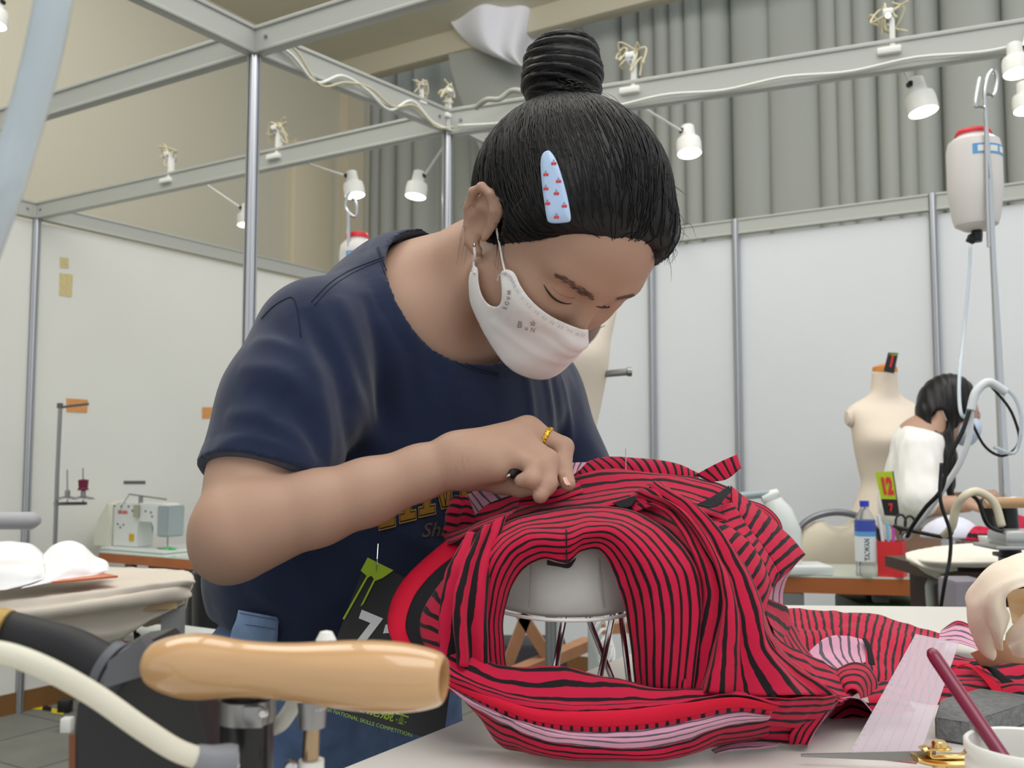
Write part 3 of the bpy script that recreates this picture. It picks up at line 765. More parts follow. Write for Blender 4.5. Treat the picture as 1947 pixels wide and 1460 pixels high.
for k in range(34):                                                 # loose ends on the far temple
    x = rh.uniform(1232, 1278); stray([at(x, rh.uniform(420, 450), .885), at(x + rh.uniform(0, 8), 475, .882), at(x + rh.uniform(-4, 12), rh.uniform(492, 506), .884)])
for k in range(7):                                                 # nape wisps
    x = rh.uniform(868, 900); stray([at(x + 14, 400, .97), at(x + 2, 440, .965), at(x - rh.uniform(0, 14), rh.uniform(470, 510), .96)])
for k in range(14):                                                 # sideburn
    x = rh.uniform(936, 958); y1 = rh.uniform(470, 515)
    q = [(x + 4, 425), (x, 455), (x - rh.uniform(-3, 8), y1)]; pq = []
    for a_, b_ in q:
        r_ = ray(a_, b_).normalized(); h = BODY.ray_cast(CAM, r_); pq.append((h[0] if h[0] is not None else at(a_, b_, .87)) - r_ * .0009)
    stray(pq, 8)
hair_curves('loose_hair', paths, .00022, M_hair, person)

# ---------- brows, lashes
def onskin(px, py, off=.0006, bv=BODY, alt=.9):
    r_ = ray(px, py).normalized(); h = bv.ray_cast(CAM, r_)
    if h[0] is None: return at(px, py, alt)
    n = h[1] if h[1].dot(r_) < 0 else -h[1]; return h[0] + n * off
paths = []
brow = [(1061, 525, 3), (1076, 532, 6), (1095, 543, 7), (1114, 556, 5), (1132, 567, 3)]; 
for k in range(120):
    t = rh.uniform(0, 3.9); i = int(t); f = t - i; x = brow[i][0] * (1 - f) + brow[i + 1][0] * f; y = brow[i][1] * (1 - f) + brow[i + 1][1] * f; w_ = brow[i][2]
    y += rh.uniform(-w_, w_); x2, y2 = x + rh.uniform(-12, -7), y - rh.uniform(2, 7)
    paths.append([onskin(x, y), onskin((x + x2) / 2, (y + y2) / 2, .0009), onskin(x2, y2, .0006)])
for k in range(70):
    t = rh.random(); x = 1168 + 32 * t; y = 569 - 7 * t + rh.uniform(-2.5, 2); paths.append([onskin(x, y, .0006), onskin(x + 4, y - 1.5, .0008), onskin(x + 8, y - 2.5, .0006)])
hair_curves('eyebrow', [p for p in paths if proj(p[0])[0] < 1150], .00026, mat('brow_hair', (96, 74, 62), .6), person); hair_curves('eyebrow', [p for p in paths if proj(p[0])[0] >= 1150], .00026, MATS['brow_hair'], person)
for nm, pl in (('eyelashes', [(1034, 541), (1041, 553), (1051, 565), (1063, 573), (1076, 577), (1087, 577)]), ('eyelashes', [(1133, 582), (1142, 584), (1151, 584), (1159, 583)])):
    b = MB(); b.tube([onskin(x, y, .0002) for x, y in pl], [.0003, .0009, .0011, .0010, .0006, .0003][:len(pl)], 8, smoothpts=24)
    o = b.build(nm, mat('lash_brown', (46, 30, 26), .6), person, sharp=0)
b = MB(); b.tube([onskin(x, y, -.0001) for x, y in [(1040, 536), (1054, 551), (1068, 561), (1082, 566), (1094, 567)]], [.0002, .0003, .0004, .0003, .0002], 6, smoothpts=20)
b.build('eyelid_crease', mat('lid_crease', (150, 100, 78), .6), person, sharp=0)

# ---------- face mask, drawn on a smooth hull round nose and jaw
hull = [('u', hel((0, .030, -.018), (.066, .062, .080)), .01), ('u', hrc((0, .078, .010), (0, .097, -.026), .010, .011), .03), ('u', hel((0, .066, -.062), (.028, .030, .030)), .03)]
for s in (1, -1): hull += [('u', hrc((s * .056, .0, -.048), (s * .016, .066, -.084), .019, .017), .03), ('u', hel((s * .036 if s > 0 else -.032, .056 if s > 0 else .050, -.014), (.026, .024, .024)), .03)]
HULLV = None
hm_ = sdf_me('hull', hull, (-.2, .7, 1.2), (.3, 1.2, 1.6), .003)
HULLV = BVHTree.FromPolygons([HMi @ v.co for v in hm_.vertices], [list(p.vertices) for p in hm_.polygons]); bpy.data.meshes.remove(hm_)
half = [(0, -4), (5, -6), (17, -9), (30, -7), (44, -3), (50, -1), (54, -2), (58, -7), (59, -14), (52, -20), (47.5, -30), (47.5, -40), (51, -48), (57, -51.5), (64, -50), (71, -45), (78, -38), (82, -40), (79, -52), (74, -62), (68, -73), (56, -78), (45, -82), (31, -86), (20, -89), (10, -91), (0, -92)]
def smoothpoly(h, n=90):
    return [tuple(p) for p in catmull([(*q, 0) for q in h], n)]
hh = [(p[0], p[1]) for p in smoothpoly(half)]
outl = [(a, z) for a, z in hh] + [(-a * .97, z - (36 * min(1, a / 15) if z > -30 and a < 60 else 0)) for a, z in reversed(hh[1:-1])]
verts = [Vector((a * 1.2, z)) for a, z in outl]; n0 = len(verts); edges = [(i, (i + 1) % n0) for i in range(n0)]
def inpoly(x, y, P):
    c = False; j = len(P) - 1
    for i in range(len(P)):
        if (P[i].y > y) != (P[j].y > y) and x < (P[j].x - P[i].x) * (y - P[i].y) / (P[j].y - P[i].y) + P[i].x: c = not c
        j = i
    return c
PV = verts[:n0]
for a in np.arange(-100, 101, 2.5):
    for z in np.arange(-102, 0, 2.5):
        if inpoly(a, z, PV): verts.append(Vector((a, z)))
cv, ce, cf, *_ = delaunay_2d_cdt(verts, edges, [list(range(n0))], 1, 1e-4)
bm = bmesh.new(); bv_ = []
for v in cv:
    th = R(v.x / 1.2); z = v.y / 1000; d_ = Vector((math.sin(th), math.cos(th), 0)); o_ = Vector((0, 0, z)) + d_ * .25
    h = HULLV.ray_cast(o_, -d_); p = h[0] if h[0] is not None else Vector((0, 0, z)) + d_ * .06
    az = abs(v.x / 1.2); wv = math.exp(-(az / 34) ** 2)
    p = p + d_ * (.0022 + .0016 * math.exp(-((z + .020 - .00008 * az) / .004) ** 2) * wv - .0012 * math.exp(-((z + .030) / .003) ** 2) * wv + .0012 * math.exp(-((z + .052 + .0002 * az) / .006) ** 2) * (1 if az < 45 else 0))
    bv_.append(bm.verts.new(HM @ p))
for f in cf:
    try: bm.faces.new([bv_[i] for i in f]).smooth = True
    except ValueError: pass
bmesh.ops.recalc_face_normals(bm, faces=bm.faces)
me = bpy.data.meshes.new('face_mask'); bm.to_mesh(me); bm.free()
M_mask = mat('white_nonwoven', (238, 234, 231), .8, bump=(1800, .2))
mask = link('face_mask', me, M_mask, person, sharp=0)
md = mask.modifiers.new('thickness', 'SOLIDIFY'); md.thickness = .0012; md.offset = 1
MASK = bvh_of(mask)
b = MB(); edge = [HM @ (HMi @ Vector(bv_co) * 1) for bv_co in []]
# stitched welds along the upper edge and round the ear notch
b = MB()
for (i0, i1, off) in ((2, 26, 3.0), (3, 26, 4.6)):
    for k in range(40):
        t = k / 39 * .30 + .02; a, z, _ = catmull([(*q, 0) for q in half], 200)[int(t * 199)]
        th = R(a); zz = (z - off) / 1000; d_ = Vector((math.sin(th), math.cos(th), 0)); h = HULLV.ray_cast(Vector((0, 0, zz)) + d_ * .25, -d_)
        if h[0] is not None:
            p = HM @ (h[0] + d_ * .0052); b.box(p, (.0013, .0004, .0006), HM.to_3x3().to_4x4() @ Matrix.Rotation(-th, 4, 'Z'))
b.build('seam_weld', mat('weld_grey', (196, 190, 190), .8), mask)
M_print = mat('mask_print', (160, 150, 150), .7)
def label_px(s, size, px, py, rot, d, bv, m, parent, name, off=.0030, bold=.012, font=None, shear=0):
    me = text_me(s, size, bold=bold * size, shear=shear); r_ = ray(px, py).normalized(); X = Vector((math.cos(R(rot)), 0, math.sin(R(rot)))); Y = Vector((-math.sin(R(rot)), 0, math.cos(R(rot))))
    M = Matrix((X, Y, X.cross(Y))).transposed().to_4x4(); M.translation = at(px, py, d)
    decal(me, M, bv, r_, off, .003); o = link(name, me, m, parent, sharp=0, shade=False); return o
label_px('B', .0085, 988, 618, -12, .85, MASK, M_print, mask, 'mask_lettering'); label_px('u', .0058, 1001, 624, -12, .85, MASK, M_print, mask, 'mask_lettering')
label_px('N', .0058, 1013, 628, -12, .85, MASK, M_print, mask, 'mask_lettering'); label_px('\u2606', .0062, 1013, 616, -12, .85, MASK, M_print, mask, 'mask_mark')
for ch, x, y, r_ in (('M', 967, 556, -86), ('A', 966, 567, -92), ('D', 963, 577, -102), ('E', 959, 586, -112)): label_px(ch, .0052, x, y, r_, .84, MASK, M_print, mask, 'mask_lettering')
for sgn in (1,):
    b = MB(); b.tube([onskin(965, 520, .003, MASK), onskin(959, 495, .0022), onskin(954, 465, .0022), onskin(951, 440, .0035, HAIR), onskin(948, 424, .001, HAIR)], .0011, 8, smoothpts=30); b.build('ear_loop', M_mask, mask, sharp=0)
    b = MB(); b.tube([onskin(905, 520, .002, MASK), onskin(904, 500, .002, alt=.92), onskin(904, 484, .002, alt=.915), at(902, 470, .915)], .0014, 8, smoothpts=20); b.build('ear_loop', M_mask, mask, sharp=0)
for pl in ([(881, 846), (879, 866), (882, 886), (890, 906)], [(869, 872), (867, 888), (869, 906)], [(888, 858), (889, 872), (893, 888)]):
    b = MB(); b.tube([onskin(x, y, -.0001) for x, y in pl], [.0001] + [.00045] * (len(pl) - 2) + [.0002], 6, smoothpts=16); b.build('wrist_crease', mat('crease_skin', (184, 140, 116), .6), person, sharp=0)
# ---------- ear stud, ring, hair clip
p = onskin(902, 466, .0012); b = MB(); b.lathe([(.0001, -.0016), (.0013, -.001), (.0017, 0), (.0013, .001), (.0001, .0016)], 12, Matrix.Translation(p)); b.build('ear_stud', M_chrome, person)
fd = (at(1072, 850, .898) - MC['m']).normalized(); rc = MC['m'].lerp(at(1072, 850, .898), .52); rm = frame(rc, fd.orthogonal(), fd.cross(fd.orthogonal()))
b = MB(); q = []
for k in range(72):
    a = 2 * math.pi * k / 72; q.append(rm @ Vector((math.cos(a) * .0104, math.sin(a) * .0104, .0007 * math.sin(a * 9))))
b.tube(q, [.0013 + .0005 * abs(math.sin(2 * math.pi * k / 72 * 9)) for k in range(72)], 8, closed=True)
q = [rm @ Vector((math.cos(2 * math.pi * k / 72) * .0106, math.sin(2 * math.pi * k / 72) * .0106, -.0014 * math.sin(2 * math.pi * k / 72 * 9))) for k in range(72)]
b.tube(q, .0012, 8, closed=True); b.build('finger_ring', M_gold, person, sharp=0)
# clip: a tapered plate lying on the hair
cl = [(1041, 287), (1048, 290), (1058, 306), (1069, 338), (1078, 372), (1084, 405), (1084, 418), (1078, 422), (1056, 424), (1044, 422), (1040, 415), (1035, 385), (1030, 345), (1028, 310), (1032, 293)]
ce_ = at(1056, 360, .80); hits = [onskin(x, y, 0, HAIR) for x, y in cl]; cen = sum(hits, Vector()) / len(hits)
r1 = ray(1056, 360).normalized(); best = None
dd1 = (onskin(1060, 415, 0, HAIR) - onskin(1043, 300, 0, HAIR)).normalized(); dd2 = (onskin(1078, 390, 0, HAIR) - onskin(1036, 392, 0, HAIR)); nn = dd1.cross(dd2).normalized(); nn = nn if nn.dot(r1) < 0 else -nn
def onplane(px, py, h=.0):
    r_ = ray(px, py); k = (cen + nn * (.006 + h) - CAM).dot(nn) / r_.dot(nn); return CAM + r_ * k
cl3 = catmull([onplane(*q) for q in cl], 60, closed=True)
b = MB(); c_ = Vector(sum((np.array(p) for p in cl3), np.zeros(3)) / 60)
def inset(p, f, h): return Vector(p).lerp(c_, f) + nn * h
b.grid([[inset(p, .0, -.0012) for p in cl3], [inset(p, -.01, 0) for p in cl3], [inset(p, .03, .0012) for p in cl3], [inset(p, .4, .0018) for p in cl3], [inset(p, .995, .002) for p in cl3]], closed_u=True)
b.grid([[inset(p, .0, -.0012) for p in cl3], [inset(p, .99, -.0012) for p in cl3]], closed_u=True)
clip = b.build('hair_clip', mat('pale_blue_plastic', (176, 200, 232), .3, coat=.3), person, sharp=0)
CLIP = bvh_of(clip)
bR = MB(); bG = MB()
for x, y in ((1053, 309), (1038, 330), (1062, 343), (1038, 357), (1058, 366), (1041, 385), (1073, 390), (1058, 411)):
    for dx in (-2.4, 2.6): bR.lathe([(.0001, -.0002), (.0014, 0), (.0012, .0003), (.0001, .0005)], 10, frame(onskin(x + dx, y + 2, .0002, CLIP), dd1, nn.cross(dd1)))
    bG.tube([onskin(x - 2, y, .0004, CLIP), onskin(x, y - 6, .0004, CLIP), onskin(x + 2.4, y, .0004, CLIP)], .00022, 5)
bR.build('cherry_print', mat('cherry_red', (214, 60, 62), .4), clip); bG.build('cherry_stem_print', mat('stem_green', (86, 110, 120), .5), clip)
# ---------- pen held under the fingers
t = thing('pen', 'black pen held inside the hand with the gold ring', 'pen', at(985, 896, .872))
b = MB(); b.tube([at(968, 903, .862), at(972, 901, .864), at(1000, 888, .878), at(1030, 872, .90)], [.0018, .0042, .0048, .0048], 14); b.build('barrel', M_black, t)
b = MB(); b.tube([at(963, 906, .861), at(968.5, 903, .8625)], [.0005, .0018], 10); b.build('pen_tip', M_chrome, t)
# ---------- shirt lettering
M_ylw = mat('gold_print', (150, 108, 30), .8); M_ylw2 = mat('gold_print_edge', (176, 140, 60), .8)
def slab(ch, px, py, hpx, wpx, rot=10):
    """block slab letter as flat strokes, draped on the shirt"""
    st = {'I': [(-.2, -.5, .2, .5), (-.5, -.5, .5, -.3), (-.5, .3, .5, .5)], 'N': [(-.42, -.5, -.18, .5), (.18, -.5, .42, .5), (-.6, .34, -.1, .5), (-.6, -.5, 0, -.34), (.0, .34, .6, .5), 'd'],
          'D': [(-.4, -.5, -.12, .5), (-.4, .32, .25, .5), (-.4, -.5, .25, -.32), (.22, -.36, .48, .36)], 'V': ['v'], 'L': [(-.3, -.5, 0, .5), (-.5, -.5, .5, -.28), (-.5, .32, .2, .5)]}[ch]
    for lay, (m, gr, off) in enumerate(((M_ylw2, .06, .0012), (mat('print_gap', (24, 24, 34), .8), .02, .0016), (M_ylw, -.015, .0020))):
        bm = bmesh.new()
        for q in st:
            if q == 'd': P = [(-.42 - gr, .5 + gr), (-.12 + gr, .5 + gr), (.42 + gr, -.5 - gr), (.12 - gr, -.5 - gr)]
            elif q == 'v':
                for s_ in (-1, 1):
                    P = [(s_ * (.5 + gr), .5 + gr), (s_ * (.18 - gr), .5 + gr), (-.0 * s_ - gr * s_, -.5 - gr), (s_ * (.16 + gr), -.5 - gr)]
                    vv = [bm.verts.new((x * wpx, y * hpx, 0)) for x, y in P]; bm.faces.new(vv)
                continue
            else: x0, y0, x1, y1 = q; P = [(x0 - gr, y0 - gr), (x1 + gr, y0 - gr), (x1 + gr, y1 + gr), (x0 - gr, y1 + gr)]
            bm.faces.new([bm.verts.new((x * wpx, y * hpx, 0)) for x, y in P])
        bmesh.ops.triangulate(bm, faces=bm.faces); me = bpy.data.meshes.new('shirt_lettering'); bm.to_mesh(me); bm.free()
        s_ = .99 / F; X = Vector((math.cos(R(rot)), 0, math.sin(R(rot)))); Y = Vector((-.05, 0, 1)).normalized(); M = Matrix((X * s_, Y * s_, X.cross(Y))).transposed().to_4x4(); M.translation = at(px, py, .99)
        decal(me, M, SHIRT, ray(px, py), off, .006); o = link('shirt_lettering', me, m, shirt, sharp=0, shade=False)
for ch, x, y, w_, r_ in (('L', 735, 968, 30, 14), ('I', 774, 955, 30, 13), ('I', 811, 944, 30, 12), ('V', 846, 930, 40, 12), ('D', 893, 915, 44, 10), ('I', 935, 902, 30, 8)): slab(ch, x, y, 66, w_, r_)
label_px('Sha', .020, 826, 1008, 4, .95, SHIRT, mat('script_print', (92, 74, 62), .8), shirt, 'shirt_script', off=.001, shear=.35)
# ---------- jeans and shoes
HIP = Vector((-.205, 1.17, .97)); T = Vector((.5225, .8526, 0)); FW = Vector((.8526, -.5225, 0))
jn = []
for s_ in (-1, 1):
    h_ = HIP + T * (.078 * s_) ; k_ = h_ + Vector((0, 0, -.45)) + FW * .02; f_ = h_ + Vector((0, 0, -.86)) - FW * .02
    jn += [('u', RC(h_ + Vector((0, 0, .03)), h_ + Vector((0, 0, -.10)), .102, .104), .05), ('u', RC(h_ + Vector((0, 0, -.10)), k_, .102, .072), .03), ('u', RC(k_, f_, .07, .062), .03)]
def jpost(P, d):
    d = d - .003 * sinnoise(P, 28, 3) - .0015 * sinnoise(P * np.array([1, 1, 3]), 50, 5)
    return np.maximum(np.maximum(d, P[:, 2] - 1.085), -(P[:, 2] - .09))
jeans = link('jeans', sdf_me('jeans', jn, (-.5, .85, .05), (.1, 1.5, 1.13), .006, jpost), mat('blue_denim', (86, 108, 142), .85, bump=(900, .5), vary=(40, .2)), person, sharp=0)
b = MB()
rows = [[at(x0 + (x1 - x0) * t, y0 + (y1 - y0) * t, d_ - .012 * math.sin(t * 3.1)) for t in np.linspace(0, 1, 10)] for (x0, y0, x1, y1, d_) in ((456, 1160, 530, 1174, 1.00), (452, 1178, 527, 1190, .998), (444, 1195, 527, 1205, 1.0), (440, 1212, 526, 1220, 1.005), (430, 1290, 530, 1300, 1.02))]
b.grid(rows); o = b.build('waistband', mat('light_denim', (126, 150, 184), .85, bump=(900, .4), vary=(30, .15)), person, sharp=0); o.modifiers.new('thickness', 'SOLIDIFY').thickness = .002
b = MB()
for y0, y1 in ((1166, 1179), (1186, 1197)):
    for k in range(18):
        t = k / 18; p = at(458 + 68 * t, y0 + (y1 - y0) * t, .9935 - .012 * math.sin(t * 3.1)); b.box(p, (.0024, .0006, .0007))
b.build('stitching', mat('denim_thread', (70, 90, 130), .8), o)
for s_ in (-1, 1):
    f_ = HIP + T * (.078 * s_); b = MB(); rows = []
    for t, wx, hz in ((-.06, .02, .05), (-.04, .036, .07), (.02, .038, .075), (.08, .042, .055), (.14, .044, .045), (.18, .034, .035), (.198, .012, .02)):
        c = Vector((f_.x, f_.y, 0)) + FW * t; rows.append([c + T * (wx * math.cos(a)) + Vector((0, 0, max(.002, hz * (.5 + .5 * math.sin(a))))) for a in np.linspace(0, 2 * math.pi, 16, endpoint=False)])
    b.grid(rows, closed_u=True, cap=True); b.build('shoe', mat('white_canvas', (225, 222, 214), .7), person)
# ---------- competitor card pinned to the shirt
def bil(C, s, t): return (C[0] * (1 - s) + C[1] * s) * (1 - t) + (C[3] * (1 - s) + C[2] * s) * t
CC = [at(697, 1062, .955), at(876, 1150, .93), at(842, 1412, .885), at(594, 1336, .93)]
def cardp(s, t, h=0):
    n = (CC[1] - CC[0]).cross(CC[3] - CC[0]).normalized(); n = n if n.y < 0 else -n
    return bil(CC, s, t) + n * (h + .008 * math.sin(s * math.pi))
def card_inv(px, py):
    b_ = min(((proj(cardp(s, t))[0] - px) ** 2 + (proj(cardp(s, t))[1] - py) ** 2, s, t) for s in np.linspace(-.05, 1.05, 56) for t in np.linspace(-.05, 1.05, 56)); return b_[1], b_[2]
t_ = thing('number_card', 'black number card with green drips pinned to the navy shirt', 'card', cardp(.5, 1))
b = MB(); b.grid([[cardp(s, t) for s in np.linspace(0, 1, 14)] for t in np.linspace(0, 1, 10)]); b.grid([[cardp(s, t, -.0012) for s in np.linspace(0, 1, 14)] for t in np.linspace(0, 1, 10)])
b.build('card_sheet', mat('black_card', (32, 31, 33), .5), t_, sharp=0)
M_lime = mat('lime_print', (150, 180, 40), .6)
def on_card(me, s0, t0, sx, sy, rot, name, m, off=.0008):
    c, s_ = math.cos(R(rot)), math.sin(R(rot))
    for v in me.vertices:
        x, y = v.co.x * sx, v.co.y * sy; v.co = cardp(s0 + (x * c - y * s_) , t0 - (x * s_ + y * c), off)
    return link(name, me, m, t_, shade=False)
b = MB(); q0 = [card_inv(x, y) for x, y in ((697, 1062), (748, 1086), (728, 1100), (715, 1103), (706, 1096), (700, 1098), (685, 1086))]
bm = bmesh.new(); bm.faces.new([bm.verts.new(cardp(s, t, .0009)) for s, t in q0])
for pl in (((699, 1092), (703, 1094), (656, 1176), (651, 1174)), ((713, 1100), (717, 1102), (689, 1151), (685, 1150))): bm.faces.new([bm.verts.new(cardp(*card_inv(*q), .0010)) for q in pl])
me = bpy.data.meshes.new('drip_logo'); bm.to_mesh(me); bm.free(); link('drip_logo', me, M_lime, t_, shade=False)
M_wprint = mat('white_print', (214, 214, 214), .6)
s7, t7 = card_inv(690, 1212); s3, t3 = card_inv(737, 1236)
on_card(text_me('7', 1, bold=.03), s7, t7, .42, .40, 0, 'card_number', M_wprint); on_card(text_me('3', 1, bold=.03), s3, t3, .42, .40, 0, 'card_number', M_wprint)
sa, ta = card_inv(700, 1350); on_card(text_me('\u5168\u570b\u6280\u80fd\u7af6\u8cfd', 1, bold=.01), sa, ta, .105, .075, 0, 'card_caption', M_lime)
sa, ta = card_inv(696, 1372); on_card(text_me('Zen NATIONAL SKILLS COMPETITION', 1), sa, ta, .040, .036, 0, 'card_caption', M_lime)
b = MB(); b.tube([cardp(*card_inv(718, 1085), .002), cardp(*card_inv(718, 1066), .006), at(719, 1034, .955)], .0005, 6); b.build('safety_pin', M_chrome, t_)
# ================================================================= WORK TABLE
ZT = 1.02
def onT(px, py): return atz(px, py, ZT)
M_table = mat('white_laminate', (214, 210, 203), .35, vary=(3, .015))
e0 = onT(730, 1430); eU = (onT(1430, 1151) - e0).normalized()
TP = [e0 - eU * .95, onT(1432, 1150), onT(2300, 1158), Vector((1.15, -.15, ZT))]
t = thing('work_table', 'white topped work table under the striped cloth and steam iron', 'table', (.35, .8, 0))
b = MB(); b.prism([(p.x, p.y) for p in TP], -.028, Matrix.Translation((0, 0, ZT))); b.build('table_top', M_table, t, sharp=30)
cT = sum(TP, Vector()) / 4
for p in TP:
    q = p.lerp(cT, .12); b = MB(); b.box((q.x, q.y, (ZT - .03) / 2), (.05, .05, ZT - .03), bev=.004); b.build('leg', M_steel, t)

# ================================================================= STRIPED CLOTH
def fabric(name, base, line, ns=1.0, width=.30, wob=.16, rough=.75, back=None):
    m = bpy.data.materials.new(name); m.use_nodes = True; nt = m.node_tree; b = nt.nodes['Principled BSDF']; N = nt.nodes.new; L = nt.links.new
    uv = N('ShaderNodeUVMap'); uv.uv_map = 'UVMap'; sx = N('ShaderNodeSeparateXYZ'); L(uv.outputs[0], sx.inputs[0])
    def nz(scx, scy, sc):
        mp = N('ShaderNodeMapping'); mp.inputs['Scale'].default_value = (scx, scy, 1); L(uv.outputs[0], mp.inputs[0]); n = N('ShaderNodeTexNoise'); n.inputs['Scale'].default_value = sc; n.inputs['Detail'].default_value = 2
        L(mp.outputs[0], n.inputs['Vector']); return n
    n1 = nz(60, .7, 1.0); n2 = nz(26, .5, 1.0)
    def M(op, a, bb, c=None):
        q = N('ShaderNodeMath'); q.operation = op
        for i, v in enumerate((a, bb, c)):
            if v is None: continue
            if isinstance(v, (int, float)): q.inputs[i].default_value = v
            else: L(v, q.inputs[i])
        return q.outputs[0]
    w1 = M('MULTIPLY', M('SUBTRACT', n1.outputs['Fac'], .5), wob * 1.6); w2 = M('MULTIPLY', M('SUBTRACT', n2.outputs['Fac'], .5), wob * 2.2)
    v = M('ADD', M('ADD', sx.outputs[1], w1), w2); fr = M('FRACT', v, None); dist = M('ABSOLUTE', M('SUBTRACT', fr, .5), None)
    half = M('ADD', width / 2, M('MULTIPLY', M('SUBTRACT', n2.outputs['Fac'], .5), .22))
    s = M('LESS_THAN', dist, half); mx = N('ShaderNodeMix'); mx.data_type = 'RGBA'
    mx.inputs[6].default_value = (*lin(base), 1); mx.inputs[7].default_value = (*lin(line), 1); L(s, mx.inputs[0]); L(mx.outputs[2], b.inputs['Base Color'])
    b.inputs['Roughness'].default_value = rough; b.inputs['Specular IOR Level'].default_value = .15; b.inputs['Sheen Weight'].default_value = .08
    tc = N('ShaderNodeTexCoord'); nn = N('ShaderNodeTexNoise'); nn.inputs['Scale'].default_value = 1400; bp = N('ShaderNodeBump'); bp.inputs['Strength'].default_value = .15; bp.inputs['Distance'].default_value = .001
    L(tc.outputs['Object'], nn.inputs['Vector']); L(nn.outputs['Fac'], bp.inputs['Height']); L(bp.outputs[0], b.inputs['Normal'])
    return m
M_str = fabric('red_black_stripe', (186, 25, 61), (26, 20, 24), width=.34)
M_lin = fabric('pink_reverse', (208, 154, 176), (92, 84, 94), width=.26, wob=.22)
M_red = mat('red_tape', (205, 24, 54), .7, bump=(1400, .15), spec=.2); M_blk = mat('black_tape', (32, 32, 36), .75, spec=.2)
def tdepth(px, py, h=.0): return onT(px, py).y if h == 0 else atz(px, py, ZT + h).y
GP = []
class Cloth:
    def __init__(s): s.b = {}; s.k = 0
    def add(s, part, rails, stripes, run='u', nu=60, nv=26, fold=(0, 0, 0), amp=.0015, seed=0, bulge=0, v0=0):
        """rails: pixel curves with depth; stripes run along the rails ('u') or across them ('v')"""
        R_ = []
        for r in rails:
            P = [at(x, y, d) if d > 0 else onT(x, y) + Vector((0, 0, -d)) for x, y, d in r]; R_.append(catmull(P, nu))
        cols = [catmull([r[j] for r in R_], nv) if len(rails) > 2 else [R_[0][j] * (1 - k / (nv - 1)) + R_[1][j] * (k / (nv - 1)) for k in range(nv)] for j in range(nu)]
        G = np.array([[cols[j][i] for j in range(nu)] for i in range(nv)])       # nv x nu x 3
        gu = np.gradient(G, axis=1); gv = np.gradient(G, axis=0); n = np.cross(gu, gv); n /= (np.linalg.norm(n, axis=2, keepdims=True) + 1e-12)
        view = G - np.array(CAM); n *= -np.sign((n * view).sum(2, keepdims=True) + 1e-12)
        T = np.linspace(0, 1, nv)[:, None]; WN = np.clip(np.minimum(T, 1 - T) * 6 + .02, 0, 1); S_ = np.linspace(0, 1, nu)[None, :]
        dsp = amp * (sinnoise(G.reshape(-1, 3), 45, 1) + .6 * sinnoise(G.reshape(-1, 3), 110, 2)).reshape(nv, nu)
        if fold[0]: dsp = dsp + fold[1] * np.sin(T * fold[0] * 2 * math.pi + fold[2] + 1.1 * np.sin(S_ * 4 + seed) + .0 * S_) * (.45 + .55 * S_) * WN
        if bulge: dsp = dsp + bulge * np.sin(np.clip(T, 0, 1) * math.pi) * np.sin(np.clip(S_, 0, 1) * math.pi) ** .5
        G = G + n * dsp[..., None]
        Lu = np.linalg.norm(np.diff(G, axis=1), axis=2).sum(1).mean(); Lv = np.linalg.norm(np.diff(G, axis=0), axis=2).sum(0).mean()
        s.k += 1; b = s.b.setdefault(part if part in ('striped_cloth', 'cloth_cover', 'muslin_cloth', 'paper') else (part, s.k), MB()); nvtx = [[b.bm.verts.new(G[i, j]) for j in range(nu)] for i in range(nv)]
        for i in range(nv - 1):
            for j in range(nu - 1):
                f = b.bm.faces.new((nvtx[i][j], nvtx[i][j + 1], nvtx[i + 1][j + 1], nvtx[i + 1][j])); f.smooth = True
                for l, (a, c) in zip(f.loops, ((i, j), (i, j + 1), (i + 1, j + 1), (i + 1, j))):
                    u, v = c / (nu - 1), a / (nv - 1)
                    l[b.uv].uv = (u * Lu + seed * 3.1, v * stripes + .25 + v0) if run == 'u' else (v * Lv + seed * 3.1, u * stripes + .25 + v0)
    def build(s, names, parent, th=.0007):
        for part, b in s.b.items():
            part = part if isinstance(part, str) else part[0]; o = b.build(part, names[part], parent, recalc=False, sharp=0); md = o.modifiers.new('thickness', 'SOLIDIFY'); md.thickness = th; md.offset = 0
D = lambda pts, d: [(x, y, d) for x, y in pts]
g = Cloth()
# back panel over the form, lines running across
g.add('striped_cloth', [[(850, 968, 1.0), (905, 945, .985), (980, 925, .97), (1070, 905, .965), (1150, 888, .97), (1230, 894, .98), (1320, 908, .98), (1392, 930, .97)],
      [(845, 1000, .96), (920, 985, .94), (1000, 955, .93), (1080, 940, .92), (1160, 925, .93), (1240, 922, .94), (1320, 935, .94), (1405, 965, .93)],
      [(846, 1038, .92), (930, 1005, .895), (1010, 985, .875), (1080, 972, .868), (1160, 962, .87), (1240, 955, .89), (1320, 970, .89), (1410, 1000, .9)]], 6, seed=1, fold=(1.5, .002, 0))
